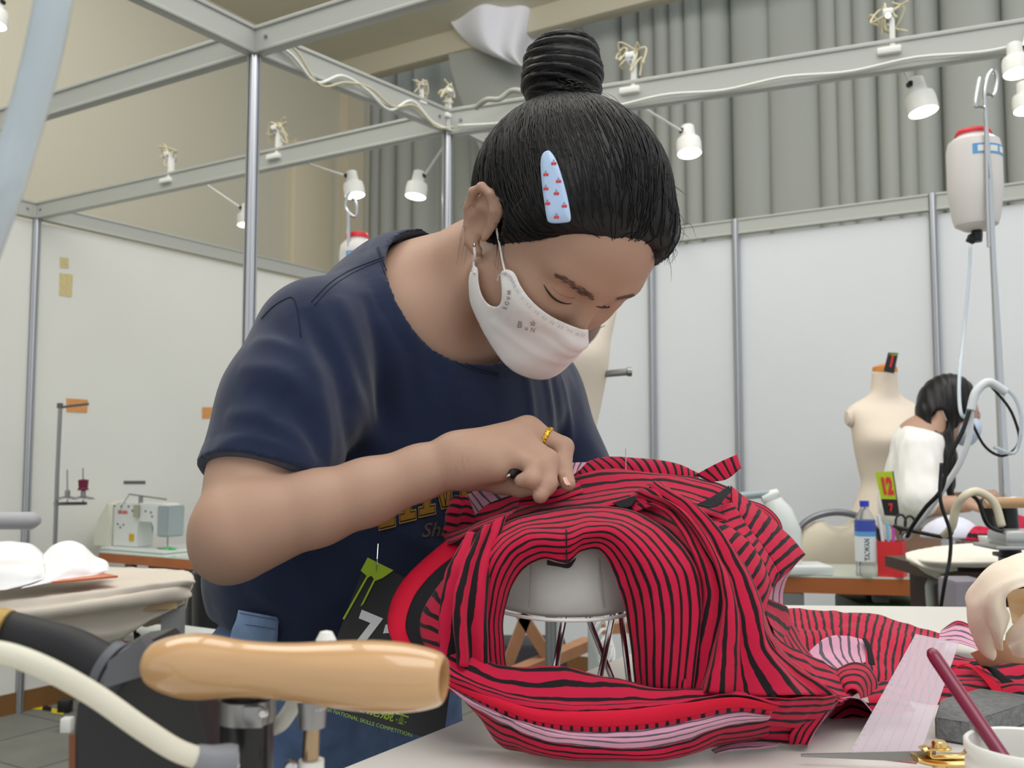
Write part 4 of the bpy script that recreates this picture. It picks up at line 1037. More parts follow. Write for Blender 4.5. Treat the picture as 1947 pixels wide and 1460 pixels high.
# dome and the two legs of cloth falling beside the opening
g.add('striped_cloth', [[(966, 1292, .80), (957, 1175, .80), (984, 1094, .795), (1030, 1064, .79), (1078, 1071, .788), (1106, 1049, .79), (1142, 1048, .79), (1171, 1100, .79), (1191, 1170, .79), (1207, 1308, .785)],
      [(928, 1280, .785), (920, 1165, .785), (945, 1065, .78), (1000, 1018, .785), (1078, 1013, .788), (1122, 1002, .787), (1182, 1012, .783), (1242, 1085, .775), (1262, 1170, .77), (1258, 1314, .765)],
      [(890, 1262, .785), (884, 1140, .79), (912, 1040, .80), (978, 986, .83), (1080, 966, .86), (1150, 963, .86), (1235, 985, .83), (1312, 1060, .785), (1334, 1150, .77), (1318, 1318, .757)]], 8.5, nu=110, nv=40, seed=2, fold=(1.0, .0015, 0))
g.add('striped_cloth', [[(1150, 955, .90), (1230, 955, .90), (1300, 985, .89), (1360, 1060, .86), (1400, 1180, .83), (1400, 1300, .82)], [(1150, 975, .885), (1215, 985, .88), (1280, 1020, .86), (1325, 1090, .83), (1340, 1190, .81), (1340, 1310, .79)], [(1150, 990, .89), (1200, 1000, .88), (1262, 1050, .85), (1300, 1110, .82), (1310, 1190, .80), (1300, 1310, .78)]], 5, seed=50)
g.add('striped_cloth', [[(1440, 1130, .86), (1490, 1150, .95), (1500, 1160, 1.0)], [(1470, 1200, .84), (1500, 1230, .90), (1520, 1240, .95)], [(1480, 1240, .81), (1530, 1290, .83), (1600, 1318, .84)]], 5, seed=51)
g.add('striped_cloth', [[(838, 1240, .80), (950, 1290, .79), (1100, 1320, .785), (1300, 1320, .785), (1480, 1330, .78), (1560, 1325, .80)], [(850, 1310, .80), (950, 1370, .79), (1100, 1400, .775), (1300, 1395, .78), (1440, 1395, .79), (1540, 1400, .80)]], 4, seed=52)
g.add('striped_cloth', [[(1395, 1120, .86), (1440, 1180, .84), (1470, 1230, .83), (1500, 1300, .82)], [(1500, 1160, 1.02), (1515, 1200, .98), (1540, 1240, .94), (1600, 1310, .90)]], 6, seed=53)
g.add('striped_cloth', [[(1400, 1300, .80), (1480, 1310, .80), (1560, 1300, .83), (1640, 1310, .88)], [(1390, 1340, .78), (1470, 1350, .78), (1540, 1350, .80), (1600, 1340, .83)]], 4, seed=54)
g.add('striped_cloth', [[(1572, 1352, .885), (1610, 1325, .90), (1645, 1335, .90), (1690, 1350, .90)], [(1592, 1385, .875), (1620, 1372, .88), (1650, 1378, .88), (1690, 1385, .88)]], 3, seed=55)
# folds at the left front
g.add('striped_cloth', [[(965, 978, .822), (938, 1060, .79), (925, 1150, .775), (930, 1285, .772)], [(925, 1000, .80), (895, 1075, .775), (880, 1160, .762), (878, 1262, .765)],
      [(893, 1015, .81), (866, 1080, .785), (850, 1160, .775), (848, 1240, .775)], [(880, 1030, .83), (848, 1085, .80), (838, 1160, .79), (836, 1218, .785)]], 6, nu=50, nv=40, fold=(3.2, .0055, .6), seed=3)
g.add('striped_cloth', [[(845, 1040, .90), (880, 1020, .865), (925, 1000, .84), (968, 978, .83)], [(850, 1010, .93), (890, 1000, .90), (930, 985, .885), (985, 968, .87)]], 2.5, nv=16, seed=4)
O_ = [(846, 1030, .90), (800, 1068, .90), (762, 1108, .895), (742, 1148, .89), (737, 1185, .875), (748, 1222, .85), (785, 1262, .82), (840, 1303, .79)]
I_ = [(884, 1040, .885), (828, 1086, .885), (796, 1122, .88), (777, 1160, .87), (772, 1195, .86), (785, 1228, .84), (818, 1262, .81), (868, 1300, .785)]
K_ = [(884, 1048, .882), (852, 1092, .88), (822, 1130, .872), (804, 1165, .862), (799, 1195, .85), (808, 1228, .832), (838, 1258, .805), (880, 1292, .785)]
N_ = [(892, 1085, .84), (880, 1125, .83), (866, 1165, .82), (858, 1195, .81), (856, 1220, .80), (860, 1240, .795), (872, 1260, .79), (900, 1285, .785)]
g.add('red_binding', [O_, I_], 1, seed=5, amp=.001, bulge=.003, nv=10); g.add('black_binding', [I_, K_], 1, seed=6, amp=.001, nv=8)
g.add('striped_cloth', [K_, N_], 8, run='v', seed=7, nv=14, bulge=.004)
# sweep of cloth along the bottom
T_ = [(838, 1208, .785), (885, 1229, .78), (930, 1258, .775), (985, 1271, .77), (1055, 1267, .77), (1095, 1271, .77), (1150, 1285, .768), (1215, 1300, .765), (1290, 1311, .76), (1384, 1317, .755), (1470, 1330, .76)]
B1 = [(845, 1262, .765), (880, 1285, .758), (936, 1305, .75), (1000, 1320, .745), (1070, 1325, .742), (1120, 1324, .742), (1177, 1322, .742), (1240, 1322, .742), (1310, 1322, .742), (1400, 1322, .742), (1480, 1335, .75)]
B2 = [(850, 1292, .758), (885, 1308, .75), (936, 1326, .742), (1005, 1345, .735), (1074, 1352, .732), (1125, 1352, .732), (1177, 1350, .732), (1240, 1344, .732), (1310, 1335, .732), (1400, 1325, .735), (1480, 1342, .745)]
B3 = [(850, 1300, .762), (888, 1319, .754), (936, 1342, .744), (1000, 1366, .735), (1055, 1377, .732), (1120, 1382, .731), (1177, 1381, .731), (1240, 1375, .732), (1310, 1362, .734), (1395, 1345, .738), (1470, 1350, .75)]
B4 = [(851, 1303, .764), (890, 1325, .756), (936, 1349, .746), (1000, 1374, .737), (1055, 1386, .734), (1120, 1391, .733), (1177, 1390, .733), (1240, 1384, .734), (1310, 1371, .736), (1395, 1353, .742), (1465, 1360, .752)]
B5 = [(853, 1306, .768), (890, 1335, .76), (925, 1358, .752), (975, 1386, .742), (1030, 1407, .735), (1090, 1416, .732), (1160, 1424, .732), (1240, 1423, .734), (1315, 1406, .738), (1384, 1380, .746), (1460, 1368, .76)]
B6 = [(925, 1352, .77), (935, 1375, .78), (955, 1414, .782), (1005, 1434, .757), (1060, 1443, .746), (1120, 1447, .742), (1190, 1448, .74), (1270, 1445, .743), (1330, 1430, .76), (1390, 1413, .785), (1470, 1405, .797)]
g.add('striped_cloth', [T_, B1, B2], 4.2, nu=90, seed=8, fold=(1.3, .003, .5), amp=.002)
g.add('red_binding', [B2, B3], 1, nu=90, nv=10, seed=9, bulge=.002, amp=.001); g.add('striped_cloth', [B3, B4], 34, run='v', nu=90, nv=6, seed=10, amp=.0005)
g.add('lining', [B4, [(x, (y + y2) / 2, d - .003) for (x, y, d), (_, y2, _2) in zip(B4, B5)], B5], 3.4, nu=90, nv=16, seed=11, amp=.002)
g.add('striped_cloth', [B5, B6], 4.4, nu=90, nv=20, seed=12, amp=.002, bulge=.004)
g.add('striped_cloth', [[(1384, 1380, .76), (1440, 1372, .765), (1500, 1370, .78), (1545, 1372, .80)], [(1375, 1412, .785), (1440, 1408, .79), (1500, 1413, .787), (1536, 1417, .782)]], 2.5, seed=13, amp=.002)
g.add('striped_cloth', [[(1390, 1322, .74), (1450, 1325, .745), (1520, 1325, .76), (1590, 1322, .79)], [(1384, 1350, .745), (1450, 1350, .75), (1510, 1352, .765), (1580, 1345, .80)], [(1400, 1378, .76), (1450, 1378, .765), (1505, 1380, .78), (1550, 1378, .80)]], 4, seed=14, amp=.003)
# big front lobe at the right
g.add('striped_cloth', [[(1190, 957, .872), (1255, 968, .845), (1318, 1050, .80), (1338, 1150, .785), (1305, 1240, .78), (1283, 1316, .765)], [(1215, 940, .865), (1290, 975, .825), (1345, 1055, .785), (1368, 1140, .765), (1352, 1235, .757), (1335, 1318, .75)],
      [(1235, 925, .868), (1312, 975, .822), (1376, 1060, .78), (1408, 1150, .755), (1415, 1245, .747), (1430, 1322, .742)], [(1262, 919, .885), (1330, 968, .84), (1400, 1050, .80), (1442, 1130, .78), (1470, 1230, .77), (1592, 1322, .80)]], 12.5, nu=70, nv=50, fold=(2.6, .008, .8), seed=15, amp=.002)
g.add('striped_cloth', [[(1330, 968, .90), (1400, 1050, .86), (1442, 1130, .84), (1478, 1225, .81), (1560, 1300, .84)], [(1325, 975, .86), (1392, 1060, .82), (1436, 1140, .80), (1475, 1235, .785), (1590, 1320, .80)]], 2, nv=10, seed=16)
g.add('striped_cloth', [[(1470, 1205, .82), (1500, 1230, .83), (1545, 1245, .86), (1590, 1270, .89)], [(1462, 1245, .795), (1500, 1275, .80), (1560, 1300, .82), (1620, 1320, .86)], [(1470, 1290, .775), (1510, 1310, .78), (1560, 1325, .79), (1600, 1332, .80)]], 6, seed=17, amp=.003)
g.add('striped_cloth', [[(1185, 962, .885), (1210, 938, .885), (1235, 922, .885), (1262, 916, .89)], [(1200, 975, .86), (1245, 960, .85), (1280, 950, .85), (1305, 962, .85)]], 7, run='v', seed=18, bulge=.006)
# mitred sleeve at the right
s0 = [(1300, 985, .87), (1350, 1055, .845), (1400, 1120, .84), (1452, 1172, .84)]; s1 = [(1325, 972, .90), (1400, 1012, .885), (1445, 1060, .88), (1468, 1118, .88)]; s2 = [(1388, 924, .945), (1440, 962, .95), (1490, 1008, .95), (1532, 1054, .94)]; s3 = [(1392, 955, .92), (1420, 1000, .905), (1455, 1045, .90), (1482, 1092, .895)]
g.add('striped_cloth', [s0, s1], 9, run='v', seed=19, nv=16, bulge=.005); g.add('striped_cloth', [s1, s3], 9, run='v', seed=22, nv=10, v0=.5); g.add('striped_cloth', [s3, s2], 8, run='v', seed=20, nv=18, bulge=.003, v0=.3)
g.add('striped_cloth', [s1[-1:] + [(1475, 1108, .89), (1482, 1092, .895)], [(1500, 1082, .92), (1515, 1070, .93), (1532, 1054, .94)]], 2, seed=21)
g.add('striped_cloth', [[(1415, 950, .985), (1455, 962, .99), (1485, 990, .99), (1494, 1035, .98)], [(1410, 975, .96), (1440, 985, .965), (1468, 1010, .965), (1480, 1045, .96)]], 5, seed=23)
g.add('black_binding', [[(1322, 962, .878), (1345, 950, .885), (1368, 935, .90), (1386, 923, .93)], [(1350, 966, .872), (1366, 962, .88), (1378, 948, .895), (1392, 933, .925)]], 1, seed=24, nv=8)
g.add('black_binding', [[(1165, 958, .868), (1195, 948, .868), (1230, 938, .875)], [(1180, 966, .860), (1198, 963, .858), (1205, 955, .862)]], 1, seed=24, nv=8)
g.add('lining', [[(1448, 1122, .90), (1452, 1150, .90), (1470, 1190, .88)], [(1520, 1064, .94), (1492, 1108, .95), (1488, 1180, .95)]], 3, seed=25)
# collar band and its loose end
g.add('collar_band', [[(1078, 905, .962), (1105, 884, .968), (1150, 869, .975), (1220, 872, .985), (1285, 881, .99), (1328, 900, .99)], [(1088, 916, .952), (1120, 901, .958), (1180, 896, .968), (1240, 902, .972), (1290, 909, .978), (1328, 916, .98)]], 17, run='v', seed=26, nv=10, amp=.0005, bulge=.002)
g.add('collar_band', [[(1322, 903, .985), (1362, 882, .98), (1402, 865, .975)], [(1350, 917, .975), (1382, 911, .965), (1409, 889, .96)]], 5, run='v', seed=27, amp=.001)
# turned back lining near the hand and the gathered corner
g.add('lining', [[(880, 948, .955), (905, 932, .935), (958, 914, .915), (1015, 898, .91)], [(898, 985, .935), (928, 958, .92), (985, 937, .905), (1018, 927, .895)]], 9, run='v', seed=28, amp=.001)
g.add('lining', [[(1068, 886, .945), (1090, 880, .952), (1116, 879, .962)], [(1074, 918, .925), (1084, 908, .935), (1102, 893, .952)]], 4, run='v', seed=29, amp=.0005)
g.add('striped_cloth', [[(858, 948, .97), (850, 975, .955), (845, 1010, .945)], [(872, 942, .955), (872, 975, .935), (868, 1010, .925)], [(890, 946, .945), (902, 978, .93), (905, 1004, .92)]], 4, run='v', seed=30, fold=(1.5, .003, 0))
g.add('striped_cloth', [[(1012, 922, .90), (1050, 915, .90), (1085, 905, .93)], [(990, 945, .90), (1050, 935, .89), (1100, 918, .93)], [(985, 962, .90), (1050, 955, .89), (1110, 935, .92)]], 3, seed=31)
# inner edge tab at the crown of the opening
g.add('black_binding', [[(1040, 1064, .80), (1060, 1070, .80), (1078, 1071, .80), (1096, 1060, .80)], [(1040, 1074, .80), (1060, 1077, .80), (1082, 1080, .80), (1094, 1066, .80)]], 1, seed=32, nv=6)
# cloth trailing away over the table
g.add('striped_cloth', [[(1482, 1153, 1.26), (1549, 1162, 1.24), (1649, 1168, 1.22), (1729, 1190, 1.20), (1800, 1208, 1.18)], [(1484, 1190, 1.12), (1560, 1199, 1.10), (1640, 1212, 1.08), (1720, 1235, 1.07), (1792, 1262, 1.06)],
      [(1500, 1240, 1.01), (1570, 1262, .99), (1640, 1290, .97), (1712, 1322, .95), (1792, 1347, .92)]], 22, run='v', nu=90, nv=30, seed=33, amp=.004, fold=(1.5, .004, 0))
g.add('lining', [[(1533, 1240, .95), (1572, 1212, .98), (1610, 1207, .99), (1643, 1213, .99)], [(1550, 1262, .93), (1580, 1245, .96), (1612, 1240, .97), (1646, 1240, .97)], [(1576, 1273, .92), (1600, 1268, .93), (1625, 1264, .94), (1646, 1258, .95)]], 6, run='v', seed=34, amp=.003)
g.add('black_binding', [[(1640, 1212, .98), (1648, 1235, .965), (1652, 1262, .95)], [(1648, 1213, .985), (1658, 1235, .97), (1664, 1264, .95)]], 1, seed=35, nv=5)
g.add('striped_cloth', [[(1582, 1300, .87), (1590, 1272, .89), (1620, 1258, .91), (1650, 1266, .91), (1668, 1290, .90), (1668, 1316, .88)], [(1596, 1318, .85), (1600, 1290, .86), (1620, 1280, .87), (1640, 1285, .87), (1650, 1302, .87), (1650, 1324, .86)], [(1606, 1326, .84), (1612, 1314, .84), (1620, 1310, .84), (1628, 1312, .84), (1634, 1320, .84), (1636, 1328, .84)]], 4, seed=36)
g.add('striped_cloth', [[(1650, 1300, .90), (1680, 1290, .92), (1720, 1300, .93)], [(1650, 1325, .86), (1690, 1320, .87), (1730, 1330, .88)], [(1655, 1350, .85), (1690, 1352, .85), (1740, 1352, .86)]], 3, seed=37, amp=.004)
A_ = [(1534, 1418, .782), (1560, 1372, .80), (1597, 1331, .82), (1630, 1327, .83), (1652, 1345, .83), (1668, 1368, .83)]
g.add('lining', [A_, [(x + 2, y + 1, d + .05) for x, y, d in A_], [(1556, 1400, .86), (1575, 1368, .89), (1600, 1340, .91), (1630, 1335, .92), (1652, 1350, .91), (1668, 1372, .88)]], 3, seed=38, amp=.0005)
g.add('striped_cloth', [[(1536, 1416, .780), (1550, 1388, .79), (1580, 1345, .80), (1600, 1326, .81)], [(1500, 1413, .787), (1505, 1390, .78), (1545, 1350, .79), (1590, 1322, .80)]], 3, seed=39)
g.add('lining', [[(1352, 1424, .778), (1390, 1412, .785), (1440, 1408, .79), (1480, 1414, .786)], [(1362, 1432, .766), (1395, 1428, .77), (1440, 1424, .776), (1480, 1418, .783)]], 1.5, seed=40, nv=6)
g.add('lining', [[(1790, 1198, 1.18), (1820, 1190, 1.18), (1855, 1202, 1.16), (1888, 1240, 1.1)], [(1782, 1222, 1.12), (1822, 1222, 1.11), (1852, 1235, 1.09), (1880, 1258, 1.06)]], 4, seed=41, amp=.003)
g.add('striped_cloth', [[(1792, 1197, 1.185), (1822, 1181, 1.19), (1856, 1198, 1.17), (1875, 1222, 1.14)], [(1800, 1200, 1.175), (1824, 1192, 1.178), (1850, 1206, 1.16), (1868, 1222, 1.13)]], 2, seed=42, nv=6)
g.add('striped_cloth', [[(1790, 1240, 1.07), (1850, 1252, 1.05), (1900, 1258, 1.04), (1965, 1250, 1.04)], [(1785, 1285, 1.0), (1840, 1285, .99), (1900, 1290, .98), (1965, 1290, .98)], [(1780, 1335, .93), (1840, 1330, .93), (1900, 1335, .925), (1965, 1335, .93)]], 7, nu=60, seed=43, amp=.004, fold=(1.5, .005, 0))
g.add('black_binding', [[(1838, 1266, 1.0), (1868, 1268, .995), (1900, 1292, .965), (1925, 1318, .945)], [(1848, 1258, 1.01), (1880, 1262, 1.0), (1918, 1288, .975), (1945, 1315, .95)]], 1, seed=44, nv=6)
g.add('red_binding', [[(1800, 1275, 1.0), (1838, 1268, .995), (1870, 1290, .96), (1895, 1322, .935)], [(1830, 1262, 1.0), (1850, 1266, .995), (1890, 1292, .96), (1912, 1320, .94)]], 1, seed=45, nv=6)
g.add('striped_cloth', [[(884, 1048, .882), (905, 1030, .85)], [(852, 1092, .88), (892, 1085, .84)]], 2, seed=60, run='v')
garment = thing('garment', 'red and black striped unfinished garment draped over the padded pressing form', 'garment', onT(1180, 1400))
g.build({'striped_cloth': M_str, 'red_binding': M_red, 'black_binding': M_blk, 'lining': M_lin, 'collar_band': M_str}, garment)
cable('garment_seam', [at(1076, 967, .864), at(1076, 985, .838), at(1077, 1015, .786), at(1077, 1045, .785), at(1078, 1070, .786)], .0006, M_blk, '', 'x')
so = bpy.data.objects['garment_seam']; del so['label']; del so['category']; so.data.transform(world_of(garment).inverted()); so.parent = garment; so.name = 'centre_seam'
tag(MB().tube([at(1190, 895, .968), at(1190, 853, .97)], .0005, 6).build('dressmaking_pin', M_chrome), 'steel pin standing upright in the striped collar band', 'pin')

# padded pressing form on chrome legs, under the garment
ham = thing('pressing_form', 'grey padded pressing form on crossed chrome legs inside the striped cloth', 'ham', onT(1080, 1372))
zb = at(1075, 1157, .86).z
def oz(c, rx, ry, z, n=40): return [(c.x + rx * math.cos(a) * (1 + .06 * math.cos(4 * a)), c.y + ry * math.sin(a), z) for a in np.linspace(0, 2 * math.pi, n, endpoint=False)]
hc = at(1078, 1157, .875); b = MB()
b.grid([oz(hc, .001, .001, zb), oz(hc, .056, .062, zb), oz(hc, .062, .070, zb + .006), oz(hc, .060, .068, zb + .03), oz(hc, .056, .062, zb + .05), oz(hc, .044, .05, zb + .068), oz(hc, .024, .028, zb + .078), oz(hc, .001, .001, zb + .080)], closed_u=True)
b.build('padding', mat('grey_cotton', (196, 196, 192), .85, bump=(60, .3), vary=(20, .05)), ham, sharp=0)
b = MB(); b.tube([Vector(p) + Vector((0, 0, -.001)) for p in oz(hc, .0625, .0705, zb)], .0016, 8, closed=True); b.build('piping', M_mask, ham, sharp=0)
for x in ((1010, 1006), (1140, 1150)):
    b = MB(); b.tube([at(x[0], 1062, .815), at((x[0] + x[1]) / 2, 1110, .808), at(x[1], 1156, .81)], .0005, 6); b.build('seam', mat('seam_grey', (140, 140, 138), .8), ham)
for (x0, y0, x1, y1, dd) in ((1075, 1160, 1052, 1292, .85), (1113, 1160, 1168, 1300, .90), (1167, 1160, 1140, 1292, .86), (1180, 1160, 1197, 1300, .85)):
    a, c = at(x0, y0, dd), at(x1, y1, dd); k = (ZT + .004 - a.z) / (c.z - a.z); b = MB(); b.tube([a, a + (c - a) * k], .0026, 10); b.build('leg', M_chrome, ham)
b = MB(); b.tube([onT(1030, 1365), onT(1075, 1345), onT(1190, 1345), onT(1215, 1368), onT(1190, 1385), onT(1060, 1385)], .003, 8, closed=True); o = b.build('base_ring', M_chrome, ham); o.location.z += .003
# ================================================================= FOREGROUND: STEAM IRON AND TUBES
iron = thing('steam_iron', 'steam iron with pale wooden handle and black body close to the camera', 'iron', atz(420, 2050, ZT))
hA, hB = at(275, 1262, .452), at(845, 1292, .424); ax = (hB - hA).normalized(); HL = (hB - hA).length
Mh = frame(hA, ax.orthogonal(), ax.cross(ax.orthogonal())); Mh = Matrix((ax.orthogonal().normalized(), ax.cross(ax.orthogonal().normalized()), ax)).transposed().to_4x4(); Mh.translation = hA
pr = [(275, 0), (276, 14), (280, 26), (290, 38), (305, 46), (330, 54), (362, 60), (395, 60), (430, 56), (470, 52), (520, 51), (570, 53), (630, 59), (690, 64), (740, 65), (780, 62), (810, 57), (830, 51), (838, 47), (843, 42), (844, 39)]
prof = [((r * (.452 - .028 * (x - 275) / 570)) / F, (x - 275) / 570 * HL) for x, r in pr]
rin = prof[-1][0]; prof += [(rin * .93, HL - .0002), (rin * .90, HL - .004), (rin * .88, HL - .026), (.0001, HL - .026)]
pp = catmull([(r, z, 0) for r, z in prof[:-4]], 60); prof = [(p[0], p[1]) for p in pp] + prof[-4:]
M_maple = mat('varnished_wood', (194, 153, 106), .24, coat=.9, vary=(26, .14, (.25, 1, 2.5)), bump=(30, .04))
MB().lathe(prof, 48, Mh).build('handle', M_maple, iron, sharp=50)
b = MB()
for (x, y, rr) in ((560, 1318, .0009), (700, 1300, .0012), (628, 1308, .0011)):
    pass
# black body and heat shield
P3 = lambda x, y, d: at(x, y, d)
b = MB(); fr = [(150, 1335), (205, 1240), (258, 1232), (282, 1262), (372, 1320), (404, 1422), (455, 1640), (140, 1640), (136, 1460)]
A = [P3(x, y, .470) for x, y in fr]; Bk = [P3(x, y, .470) + Vector((0, .055, 0)) for x, y in fr]
c0 = sum(A, Vector()) / len(A); c1 = sum(Bk, Vector()) / len(Bk)
b.grid([[c0 + (p - c0) * .001 for p in A], [c0 + (p - c0) * .97 + Vector((0, -.003, 0)) for p in A], A, Bk, [c1 + (p - c1) * .97 + Vector((0, .003, 0)) for p in Bk], [c1 + (p - c1) * .001 for p in Bk]], closed_u=True, smooth=True)
b.build('heat_shield', mat('satin_black', (28, 29, 31), .38, bump=(90, .08)), iron, sharp=30)
b = MB(); b.beam(P3(140, 1395, .468), P3(138, 1640, .468), .003, .003); b.build('trim_strip', mat('brown_trim', (110, 62, 38), .5), iron)
# collar and black cord
hc0, hc1 = P3(120, 1218, .475), P3(236, 1282, .470); d_ = (hc1 - hc0).normalized()
b = MB(); b.tube([hc0.lerp(hc1, t) for t in (.70, .72, .84, .86)], [.0095, .0125, .0125, .010], 24); b.build('collar', mat('grey_rubber', (92, 93, 98), .5), iron)
b = MB(); b.tube([hc0.lerp(hc1, t) for t in (.88, .9, 1.02, 1.05)], [.0105, .0135, .0135, .011], 24); b.build('collar', MATS['grey_rubber'], iron)
b = MB(); b.prism([(0, 0), (.026, .004), (.020, .020), (.004, .012)], .01, frame(P3(212, 1300, .462), (1, 0, .15), (0, 0, 1))); b.build('latch', MATS['grey_rubber'], iron)
b = MB(); b.tube([P3(-60, 1178, .48), P3(0, 1193, .48), P3(70, 1212, .478), P3(140, 1232, .475), P3(205, 1268, .471)], [.0085, .0088, .009, .0092, .0095], 24, smoothpts=30); o = b.build('power_cord', M_blackm, iron)
b = MB(); b.tube([P3(-30, 1190, .478), P3(12, 1200, .478)], [.0102, .0102], 20); b.build('cord_sleeve', mat('ochre_sleeve', (170, 140, 70), .5), iron)
# black cylinder, band and screws
b = MB(); q = P3(470, 1372, .452); b.lathe([(.0001, 0), (.0118, 0), (.0118, -.07), (.0115, -.11), (.0001, -.11)], 32, Matrix.Translation(q)); b.build('valve_body', mat('gloss_black', (24, 24, 26), .25), iron, sharp=30)
b = MB(); b.lathe([(.0118, .0005), (.0127, .0005), (.0127, .0105), (.0118, .0105)], 32, Matrix.Translation(q), cap=False); b.box(q + Vector((.006, -.0128, .0055)), (.009, .0035, .0095), bev=.001); b.build('clamp_band', M_steel, iron, sharp=30)
b = MB(); b.lathe([(.0001, .0), (.0085, .0), (.0085, .012), (.0001, .012)], 24, Matrix.Translation(q + Vector((0, 0, .0105)))); b.build('neck', M_black, iron, sharp=30)
def screw(x, y, d, r, parent, m=None):
    b = MB(); M = frame(at(x, y, d), (1, 0, 0), (0, 0, 1)); b.lathe([(.0001, r * .5), (r * .7, r * .4), (r, 0), (r, -r * .6), (.0001, -r * .6)], 16, M); b.box(at(x, y, d) + Vector((0, -r * .45, 0)), (r * 1.5, r * .2, r * .25)); b.build('screw', m or M_chrome, parent)
screw(500, 1357, .436, .0022, iron); screw(441, 1455, .440, .0034, iron); screw(553, 1458, .440, .0028, iron)
b = MB(); q = P3(594, 1362, .45); b.tube([q, q - Vector((.0012, 0, .033)), q - Vector((.0013, 0, .11))], [.0036, .0038, .0038], 24); b.build('steam_pipe', mat('worn_brass', (168, 146, 118), .25, .95), iron, sharp=30)
b = MB(); b.lathe([(.0001, .006), (.0062, .006), (.0064, 0), (.0050, -.002), (.0046, -.006), (.0001, -.006)], 24, Matrix.Translation(P3(594, 1346, .45))); b.build('pipe_cap', M_whitep, iron, sharp=30)
b = MB(); b.lathe([(.0001, .004), (.0056, .004), (.0056, -.06), (.0001, -.06)], 24, Matrix.Translation(P3(592, 1462, .45))); b.build('pipe_joint', M_whitep, iron, sharp=30)
b = MB(); b.lathe([(.0001, .002), (.0060, .002), (.0066, -.001), (.0060, -.012), (.0001, -.012)], 20, Matrix.Translation(P3(594, 1330, .45))); b.build('pipe_ring', M_steel, iron)
b = MB(); b.tube([P3(620, 1216, .49), P3(620, 1290, .49)], [.0050, .0054], 20); b.lathe([(.0001, .0045), (.003, .0038), (.0050, 0)], 20, Matrix.Translation(P3(620, 1216, .49))); b.build('knob', M_whitep, iron)
b = MB(); b.tube([P3(518, 1384, .462), P3(534, 1375, .462), P3(552, 1350, .462), P3(570, 1318, .462), P3(590, 1290, .465)], .0036, 20, smoothpts=24); b.build('bent_tube', mat('silicone', (206, 206, 196), .35, spec=.4), iron)
# sole and base under the frame edge
zi = ZT
b = MB(); sp_ = [(-.075, -.05), (-.02, -.058), (.05, -.045), (.105, 0), (.05, .045), (-.02, .058), (-.075, .05)]
qc = at(430, 1640, .47); Ms = Matrix.Translation((qc.x + .0, qc.y + .02, zi + .001)); b.prism(sp_, .012, Ms); b.build('soleplate', M_steel, iron)
b = MB(); b.prism([(x * .85, y * .85) for x, y in sp_], max(.01, qc.z - zi - .01), Matrix.Translation((qc.x, qc.y + .02, zi + .013))); b.build('body', MATS['satin_black'], iron)
cable('steam_hose', [at(-60, 1238, .40), at(10, 1243, .40), at(90, 1272, .40), at(180, 1322, .405), at(270, 1385, .41), at(340, 1428, .415), at(400, 1444, .42), at(450, 1440, .425)], .0048, MATS['silicone'], 'translucent milky hose sweeping in front of the black iron body', 'hose')
hs = bpy.data.objects['steam_hose']; b = MB(); b.tube([at(372, 1438, .417), at(400, 1444, .42), at(438, 1441, .424), at(452, 1440, .425)], [.0050, .0058, .0060, .0052], 20); b.build('end_sleeve', mat('grey_sleeve', (128, 130, 136), .45), hs)
bpy.data.objects['steam_hose'].data.materials[0] = mat('milky_silicone', (212, 208, 190), .3, sss=.0, spec=.5, vary=(20, .05))
M_clear = mat('clear_vinyl', (226, 236, 242), .12, trans=.5, ior=1.2, coat=.6)
b = MB(); cpts = [at(112, -70, .33), at(98, 20, .33), at(72, 140, .33), at(38, 260, .33), at(0, 380, .33), at(-50, 520, .34)]
b.tube(cpts, .0062, 24, smoothpts=50, cap=False); b.tube(cpts, .0040, 24, smoothpts=50, cap=False)
tag(b.build('vinyl_tube', M_clear, sharp=0, recalc=False), 'clear vinyl tube hanging down the upper left edge, close to the camera', 'tube')

# ================================================================= FOREGROUND RIGHT
t = thing('ruler', 'translucent pinkish plastic ruler leaning against the striped cloth', 'ruler', onT(1680, 1445))
q = [at(1741, 1205, .86), at(1823, 1222, .845), at(1743, 1452, onT(1743, 1452).y), at(1612, 1437, onT(1612, 1437).y)]
M_rul = mat('frosted_pink_plastic', (214, 200, 210), .45, alpha=.58, spec=.3)
def quad(b, q, th=.0018, n=12):
    nn = (q[1] - q[0]).cross(q[3] - q[0]).normalized(); nn = nn if nn.y < 0 else -nn
    f = [[bil(q, s, t) for s in np.linspace(0, 1, n)] for t in np.linspace(0, 1, n)]; k = [[p - nn * th for p in r] for r in f]
    b.grid(f, smooth=False); b.grid([list(reversed(r)) for r in k], smooth=False)
    for e in ((f[0], k[0]), (k[-1], f[-1]), ([r[0] for r in k], [r[0] for r in f]), ([r[-1] for r in f], [r[-1] for r in k])): b.grid(e, smooth=False)
    return nn
b = MB(); nn = quad(b, q); b.build('ruler_sheet', M_rul, t, recalc=False)
b = MB()
for k in range(24):
    s_ = .04 + k / 25; L_ = .05 if k % 5 else .09; b.tube([bil(q, .0, s_) + nn * .0003, bil(q, L_, s_) + nn * .0003], .00022, 4)
for k in range(1, 6): b.tube([bil(q, k / 6, .02) + nn * .0003, bil(q, k / 6, .98) + nn * .0003], .00012, 4)
b.build('scale_marks', mat('faint_scale', (200, 180, 190), .6, alpha=.22), t)
b = MB(); b.tube([bil(q, 0, 1) + nn * .0004, bil(q, 1, 1) + nn * .0004], .0008, 6); b.build('red_edge', mat('pink_edge', (176, 84, 104), .5), t)

